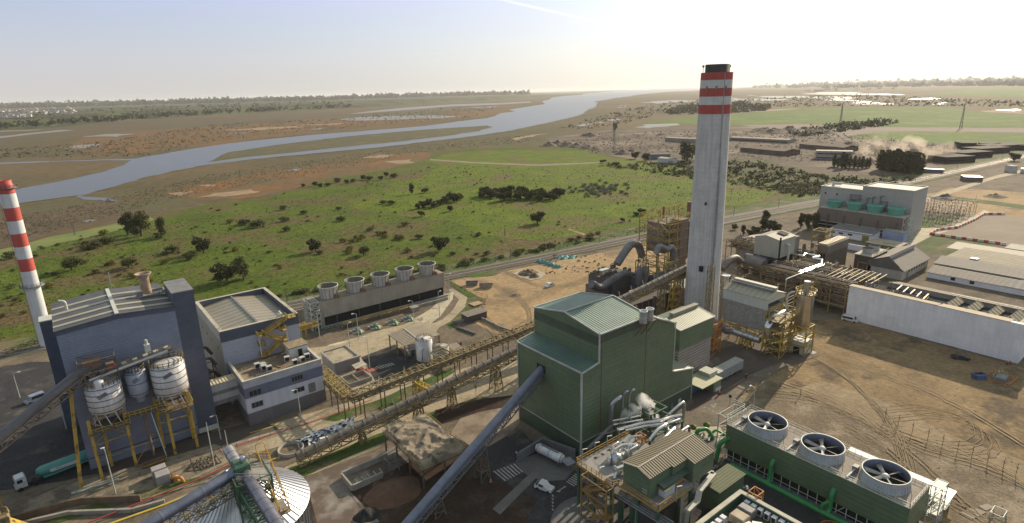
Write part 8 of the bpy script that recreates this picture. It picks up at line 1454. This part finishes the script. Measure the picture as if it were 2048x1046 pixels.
b.tube([(-6.8,0,2.2),(-6.2,0,2.2),(-5.4,0,2.25),(1,0,2.4),(3.8,0,2.6),(4.6,0,2.8)],1.25,20,rr=[.5,1.15,1.28,1.28,1.1,.55]); b.box(-6,3.6,-1.24,1.24,1.1,1.5); b.build('tank', TEALTR, T); b = MB(); b.bar((-3.5,-1.29,2.2),(2.2,-1.22,2.35),.06,.75); b.bar((-3.5,1.29,2.2),(2.2,1.22,2.35),.06,.75); b.build('name_panel', WHITE, T)
for x in (-5.2,-3.9,-2.6,5.2,8.0):
    for s in (-1,1): b = MB(); b.tube([(x,s*.9,.5),(x,s*1.22,.5)],.5,14); b.build('wheel', TYRE, T)
for s in (-1,1): b = MB(); b.box(8.8,8.86,s*.8-.2,s*.8+.2,1,1.25); b.build('headlight', LENS_, cb_)
q0, q1 = Vector(g(88,962)), Vector(g(182,925)); d = q0-q1; m_ = (q0+q1)/2; place(T,(m_.x-1,m_.y,.1),math.atan2(d.y,d.x))
T = thing('tank_trailer','white horizontal tank trailer standing behind the concrete screen wall','tank trailer',(80.6,90.2,0)); b = MB(); b.tube([(80.0,94.9,2.2),(80.05,94.4,2.2),(81.2,87.4,2.2),(81.25,87.0,2.2)],1.1,20,rr=[.7,1.12,1.12,.7]); b.build('tank', TANKW, T); b = MB(); [b.tube([(80.05+k*.58,94.2-k*3.4,2.2),(80.07+k*.58,94.1-k*3.4,2.2)],1.17,20) for k in range(3)]; b.bar((80.2,93.6,3.35),(81,88.4,3.35),.5,.06); b.build('band', GREYST, T); b = MB(); [b.bar((x,y,0),(x,y,1.4),.16) for x,y in ((79.5,93.6),(80.9,93.8),(80.4,88),(81.9,88.2))]; b.build('leg', GREYST, T); b = MB(); b.slab([(80.4,86.9,2.5),(82.9,86.6,2.5),(82.7,84.4,2.2),(80.3,84.5,2.2)],.08); b.build('tray_roof', mat('pale_blue_sheet',(.26,.28,.33)), T)
# people
def person(label, q, ang, top, legs, bend=0, hat=None):
    me = bpy.data.meshes.new('person'); J = [(0,0,.95),(0,0,1.2),(bend*.5,0,1.42),(bend*.6,0,1.52),(bend*.7,0,1.66),(.02,.1,.9),(.1,.12,.5),(.02,.12,.06),(.14,.13,.03),(.02,-.1,.9),(-.06,-.12,.5),(-.14,-.12,.06),(-.02,-.13,.03),(bend*.5,.2,1.38),(.06+bend*.4,.26,1.12),(.22+bend*.4,.22,.94),(bend*.5,-.2,1.38),(.02+bend*.4,-.26,1.12),(.14+bend*.4,-.24,.9)]
    E_ = [(0,1),(1,2),(2,3),(3,4),(0,5),(5,6),(6,7),(7,8),(0,9),(9,10),(10,11),(11,12),(2,13),(13,14),(14,15),(2,16),(16,17),(17,18)]; RD = [.15,.15,.14,.06,.11,.1,.07,.05,.05,.1,.07,.05,.05,.07,.05,.04,.07,.05,.04]
    me.from_pydata(J,E_,[]); o = bpy.data.objects.new('person',me); COL.objects.link(o); md = o.modifiers.new('skin','SKIN'); sv_ = me.skin_vertices[0].data
    for i, r in enumerate(RD): sv_[i].radius = (r,r)
    sv_[0].use_root = True; md2 = o.modifiers.new('sub','SUBSURF'); md2.levels = 1; md2.render_levels = 1; me.materials.append(SKIN)
    o['label'] = label; o['category'] = 'person'; ORG[o] = Vector((0,0,0))
    b = MB(); b.lathe((bend*.25,0),[(.19,.92),(.21,1.2),(.24,1.38),(.12,1.5)],14); 
    for s in (-1,1): b.tube([(bend*.5,s*.2,1.38),(.05+bend*.4,s*.27,1.12),(.16+bend*.4,s*.24,.98)],.07,8)
    b.build('jacket', top, o); b = MB()
    for s, k in ((1,.1),(-1,-.06)): b.tube([(0,s*.1,.95),(k,s*.12,.5),(.02 if s > 0 else -.14,s*.12,.1)],.09,8,rr=[.13,.1,.08])
    b.build('trousers', legs, o); b = MB(); b.lathe((bend*.7,0),[(.14,1.68),(.13,1.76),(.02,1.81)],12); b.build('helmet', hat or WHITE, o); place(o,(q[0],q[1],.1),ang); return o
person('person in lime jacket standing at the fenced machine, left one',g(1996,752),1,HIVISG,NAVY); person('person in lime jacket beside another at the fenced machine, right one',g(2003,751),2.5,HIVISG,NAVY); person('person in orange jacket at the foot of the white wall, left one',g(2013,731),0,HIVIS,NAVY,.1); person('person in orange jacket at the foot of the white wall, right one',g(2019,731),2,HIVIS,NAVY)
person('person in dark clothes standing near the red path by the container',g(1492,759),1,NAVY,NAVY); person('person in orange jacket by the olive guard cabin',g(1438,792),1,HIVIS,NAVY); person('person in orange jacket at the foot of the conveyor trestle',g(982,973),1,HIVIS,NAVY)
# yard things
def skip(label, q, ang, m, L_=4.6, W_=2, H_=1.5):
    T = proto('open_skip', label, 'skip'); b = MB(); a, c = L_/2, W_/2; b.add([(-a*.8,-c,0),(a*.8,-c,0),(a*.8,c,0),(-a*.8,c,0),(-a,-c,H_),(a,-c,H_),(a,c,H_),(-a,c,H_)],[(0,3,2,1),(0,1,5,4),(1,2,6,5),(2,3,7,6),(3,0,4,7)]); b.build('body', m, T); b = MB(); b.box(-a*.85,a*.85,-c*.85,c*.85,H_*.6,H_*.62); b.build('contents', RUBBLE, T); b = MB()
    for p_, q_ in (((-a,-c,H_),(a,-c,H_)),((a,-c,H_),(a,c,H_)),((a,c,H_),(-a,c,H_)),((-a,c,H_),(-a,-c,H_))): b.bar(p_,q_,.14)
    b.build('rim', GREYST, T); place(T,(q[0],q[1],.1),ang); return T
skip('dark grey open skip on the sandy yard, left of two',g(944,571),R(-38),GREYST,5.6,2.4,1.8); skip('pale rusty open skip on the sandy yard, right of two',g(972,576),R(-38),mat('pale_rusty_skip',(.36,.30,.24),(.25,.18,.13),.8,.8),6.2,2.4,1.8); skip('blue skip on the bare earth in the white wall shadow',g(1957,758),R(-30),BLUE,3.6,2,1.6)
T = thing('fenced_machine','dark machine inside an orange mesh fence on the bare earth','machine',(207,35,0)); b = MB(); b.bev(205,209.4,33.4,36,0.2,1.5,.3); b.tube([(205.4,36,.6),(207,36.6,1.4),(209,36,.6)],.25,8,.6); b.build('engine', GREYST, T); b = MB(); b.rail([(203.4,32.2,0),(210.6,31.6,0),(211,37.4,0),(204,38.2,0),(203.4,32.2,0)],1.1,1.2,.1); b.build('fence', ORANGE, T)
q = g(1940,745)
T = thing('storage_shed','dark low shed with brown roof on the sandy yard edge','shed',(g(948,645)[0],g(948,645)[1],0)); q = g(936,648); b = MB(); b.box(q[0],q[0]+9,q[1],q[1]+4.4,0,3.0); b.build('wall', mat('dark_shed_wall',(.10,.09,.09)), T); b = MB(); b.slab([(q[0]-.3,q[1]-.3,3),(q[0]+9.3,q[1]-.3,3),(q[0]+9.3,q[1]+4.7,3.3),(q[0]-.3,q[1]+4.7,3.3)],.12); b.build('roof', mat('brown_shed_roof',(.20,.17,.14)), T)
for i, (x, y, r_, h, lb) in enumerate(((1056,548,6.5,2.4,'dark soil heap ringed by pale sand on the sandy yard'),(1068,555,3.4,1.8,'small dark soil heap in front of the larger one'),(1030,592,4,.8,'low rubble patch on the sandy yard'))): mound('soil_heap',lb,g(x,y),r_,r_*.8,h,SANDP,40+i,rough_=.4)
sheet('sandy_ground',[(1026,548),(1040,556),(1062,562),(1085,556),(1090,548),(1070,540),(1040,541)],BZ+.03,mat('pale_sand',(.40,.33,.24)),.1,77)
b = MB(); rs2 = random.Random(9)
for k in range(26):
    x, y = g(1078+k*1.7, 524+k*.55+rs2.uniform(-2,2)); b.add([(x-1,y-1,0),(x+1.2,y-.8,.1),(x+.9,y+1,rs2.uniform(.3,1.5)),(x-.8,y+.9,rs2.uniform(.3,1.2)),(x,y,rs2.uniform(1,2))],[(0,1,4),(1,2,4),(2,3,4),(3,0,4)])
b.build('teal_tarp_heap', TEAL, at=(*g(1095,533),0), label='crumpled teal tarpaulin heap on the sandy yard, left strip', cat='tarpaulin'); b = MB()
for k in range(16):
    x, y = g(1118+k*2, 516+rs2.uniform(-2,2)); b.add([(x-1.4,y-1,0),(x+1.6,y-.8,.1),(x+1,y+1,rs2.uniform(.3,1.2)),(x-.8,y+1.2,.4),(x,y,rs2.uniform(.8,1.6))],[(0,1,4),(1,2,4),(2,3,4),(3,0,4)])
b.build('teal_tarp_heap', TEAL, at=(*g(1130,516),0), label='crumpled teal tarpaulin heap on the sandy yard, right strip', cat='tarpaulin')
b = MB()
for k in range(60): x, y = g(rs2.uniform(1090,1215), rs2.uniform(508,548)); d = rs2.uniform(.4,1.8); b.bar((x,y,.2),(x+rs2.uniform(-1,1)*d,y+rs2.uniform(-1,1)*d,rs2.uniform(.2,.9)),rs2.uniform(.2,.7))
b.build('scrap_pile', RUST, kind='stuff', label='scattered scrap and pallets beside the teal tarpaulins', cat='scrap')
b = MB(); rs2 = random.Random(19)
for k in range(420):
    x, y = g(*((rs2.uniform(1480,2040), rs2.uniform(770,1040)) if k % 2 else (rs2.uniform(560,1010), rs2.uniform(850,1040)))); s = rs2.uniform(.08,.3)
    if 112 < x < 135 and 27 < y < 66: continue
    b.bar((x-s,y,.1),(x+s,y+s*rs2.uniform(-1,1),.15),s,s)
b.build('gravel', RUBBLE, kind='stuff', label='small stones and litter strewn over the bare yards', cat='stones')
b = MB(); P = [g(*p) for p in ((905,648),(940,642),(955,636),(1000,658),(1040,672))]; [b.bar((*p,.6),(*q_,.6),.4,1.2) for p, q_ in zip(P,P[1:])]; b.build('low_kerb_wall', CONC, at=(*P[0],0), label='low grey wall stepping round the dark shed towards the green hall', cat='wall')
T = thing('yard_fence','thin rusty mesh fence along the grass edge of the sandy yard','fence',(130,190,0)); b = MB(); P = [(*g(*p),0) for p in ((896,566),(930,585),(975,598),(960,625),(1000,668),(1040,682))]; b.rail(P,1.8,3,.09); b.build('mesh', RUST, T)
T = thing('pipe_stack','bundle of long grey pipes lying on the ground near the low wall','pipes',(120,172,0)); b = MB(); [b.tube([(*g(915+k*2,657+k),.4+.3*(k%2)),(*g(945+k*2,668+k),.4+.3*(k%2))],.35,8) for k in range(4)]; b.build('pipe', DUCT, T)
T = thing('pallet_stack','pinkish tile pallets lying on the grass by the sandy yard','pallets',(127,187,0)); q = g(948,615); b = MB(); b.box(q[0],q[0]+5,q[1],q[1]+4,0,.7); b.build('tiles', mat('pink_tiles',(.42,.25,.17),None,1,.8), T); b = MB(); b.bar((q[0]+5,q[1]-1,.3),(q[0]+9,q[1]+4,.3),.3); b.build('plank', WOOD, T)
T = thing('satellite_dish_frame','rusty tilted metal sheet behind the storage tanks','sheet metal',(98,156,0)); b = MB(); b.add([(96,158,0),(99,157,0),(99.4,157.6,3),(97.4,158.4,1.4),(96,158,0.2)],[(0,1,2,3,4)]); b.bar((99.2,157.4,0),(99.6,157.6,3.2),.2); b.build('sheet', RUST, T)
def sign(label, q, m, shape='sq', h=2.6):
    T = thing('road_sign', label, 'sign', (q[0],q[1],0)); b = MB(); b.bar((q[0],q[1],0),(q[0],q[1],h),.09); b.build('post', GREYST, T); b = MB(); P = [(-.45,.0),(.45,.0),(.45,.8),(-.45,.8)] if shape == 'sq' else [(-.6,0),(.6,0),(0,1.05)]
    b.add([(q[0]-.07+.0,q[1]+a,h+c) for a,c in P]+[(q[0]-.03,q[1]+a,h+c) for a,c in P],[tuple(range(len(P))),tuple(reversed(range(len(P),2*len(P))))]); b.build('panel', m, T); return T
tr_ = sign('white-red triangular warning sign before the concrete screen wall',g(1034,926),RED,'tri'); q = g(1034,926); b = MB(); b.add([(q[0]-.09,q[1]-.36,2.72),(q[0]-.09,q[1]+.36,2.72),(q[0]-.09,q[1],3.36)],[(0,1,2)]); b.build('white_face', WHITE, tr_)
sign('dark square sign at the edge of the tan road by the green hall corner',g(906,808),NAVY); sign('dark square sign at the kerb left of the green cooling tower',g(1459,812),NAVY); sign('round-headed sign beside the road under the pipe rack',g(952,792),YELD)
b = MB(); b.add([(131.6,21.6,.1),(136.4,20.6,.1),(136.2,23.4,.16),(132,24,.16)],[(0,1,2,3)]); b.slab([(137,20.6,.3),(139.4,19.8,.3),(139.8,21,.3),(137.4,22,.3)],.1); b.slab([(131.6,21.6,.3),(136.4,20.4,.3),(136.2,22.6,.3),(132,23.8,.3)],.12); b.build('metal_plates', mat('tan_plates',(.26,.21,.16)), at=(133,22,0), label='flat brown metal plates lying beyond the white-roofed shed', cat='plates')
T = thing('grey_frame_trolley','pale tubular frame trolley on the earth at the lower right','trolley',(137.5,14,0)); q = g(1978,1036); b = MB(); b.tower(q[0],q[0]+3,q[1]-2,q[1],0,1.4,1,.12,1,1); b.build('frame', PALE, T)
# steam and dust
def puff(name, label, blobs, dens, col, sc):
    b = MB(); rs = random.Random(2)
    for (x,y,z,r) in blobs:
        vs = []; n = 18; m_ = 10
        for j in range(m_+1):
            for i in range(n):
                a, t = 2*math.pi*i/n, math.pi*j/m_; d = Vector((math.sin(t)*math.cos(a),math.sin(t)*math.sin(a),math.cos(t))); k = r*1.5*(1+.45*noise.noise(d*1.9+Vector((x,y,z))*.37)); vs.append(Vector((x,y,z))+d*k)
        b.add(vs,[(j*n+i,(j+1)*n+i,(j+1)*n+(i+1)%n,j*n+(i+1)%n) for j in range(m_) for i in range(n)],True)
    m = bpy.data.materials.new(name+'_vapour'); m.use_nodes = True; t = m.node_tree; t.nodes.clear(); o = t.nodes.new('ShaderNodeOutputMaterial'); v = t.nodes.new('ShaderNodeVolumePrincipled'); ns = t.nodes.new('ShaderNodeTexNoise'); ns.inputs['Scale'].default_value = sc; ns.inputs['Detail'].default_value = 5; mr_ = t.nodes.new('ShaderNodeMapRange'); ge = t.nodes.new('ShaderNodeNewGeometry')
    mr_.inputs[1].default_value = .40; mr_.inputs[2].default_value = .62; mr_.inputs[3].default_value = 0; mr_.inputs[4].default_value = dens; v.inputs['Color'].default_value = (*col,1); v.inputs['Anisotropy'].default_value = .2
    t.links.new(ge.outputs['Position'],ns.inputs['Vector']); t.links.new(ns.outputs[0],mr_.inputs[0]); t.links.new(mr_.outputs[0],v.inputs['Density']); t.links.new(v.outputs[0],o.inputs['Volume'])
    b.build(name, m, kind='stuff', label=label, cat='vapour')
s0 = on_v(1308,835,81.5); s1 = on_v(1296,818,81.5); s2 = on_v(1289,800,81.5); s3 = on_v(1275,826,81.5); s4 = on_v(1262,836,81.5); s5 = on_v(1293,808,81.5)
puff('steam_plume','white steam plume drifting from the silencer in front of the green hall',[(s0[0],81.5,s0[1],.9),(s1[0],81.8,s1[1],1.4),(s5[0],82,s5[1],1.2),(s2[0],82,s2[1],1.0),(s3[0],82.4,s3[1],1.25),(s4[0],82.6,s4[1],1.1)],1.15,(1,1,1),.55)
D0 = Vector(g(1880,318)); puff('dust','pale dust cloud blowing over the waste ground by the dark stacks',[(D0.x-35,D0.y+12,5,11),(D0.x,D0.y,4,10),(D0.x-14,D0.y+28,7,13),(D0.x+18,D0.y+36,6,11),(D0.x-50,D0.y+45,11,12)],.028,(.86,.76,.64),.07)
# haze: one closed box of pale air
hm = bpy.data.materials.new('haze_air'); hm.use_nodes = True; t = hm.node_tree; t.nodes.clear(); o = t.nodes.new('ShaderNodeOutputMaterial'); v = t.nodes.new('ShaderNodeVolumePrincipled'); v.inputs['Color'].default_value = (.93,.93,.95,1); v.inputs['Density'].default_value = 3.4e-5; v.inputs['Anisotropy'].default_value = .25; t.links.new(v.outputs[0],o.inputs['Volume'])
b = MB(); b.box(-24600,24600,-24600,24600,-2.2,130); b.build('haze', hm, kind='stuff')
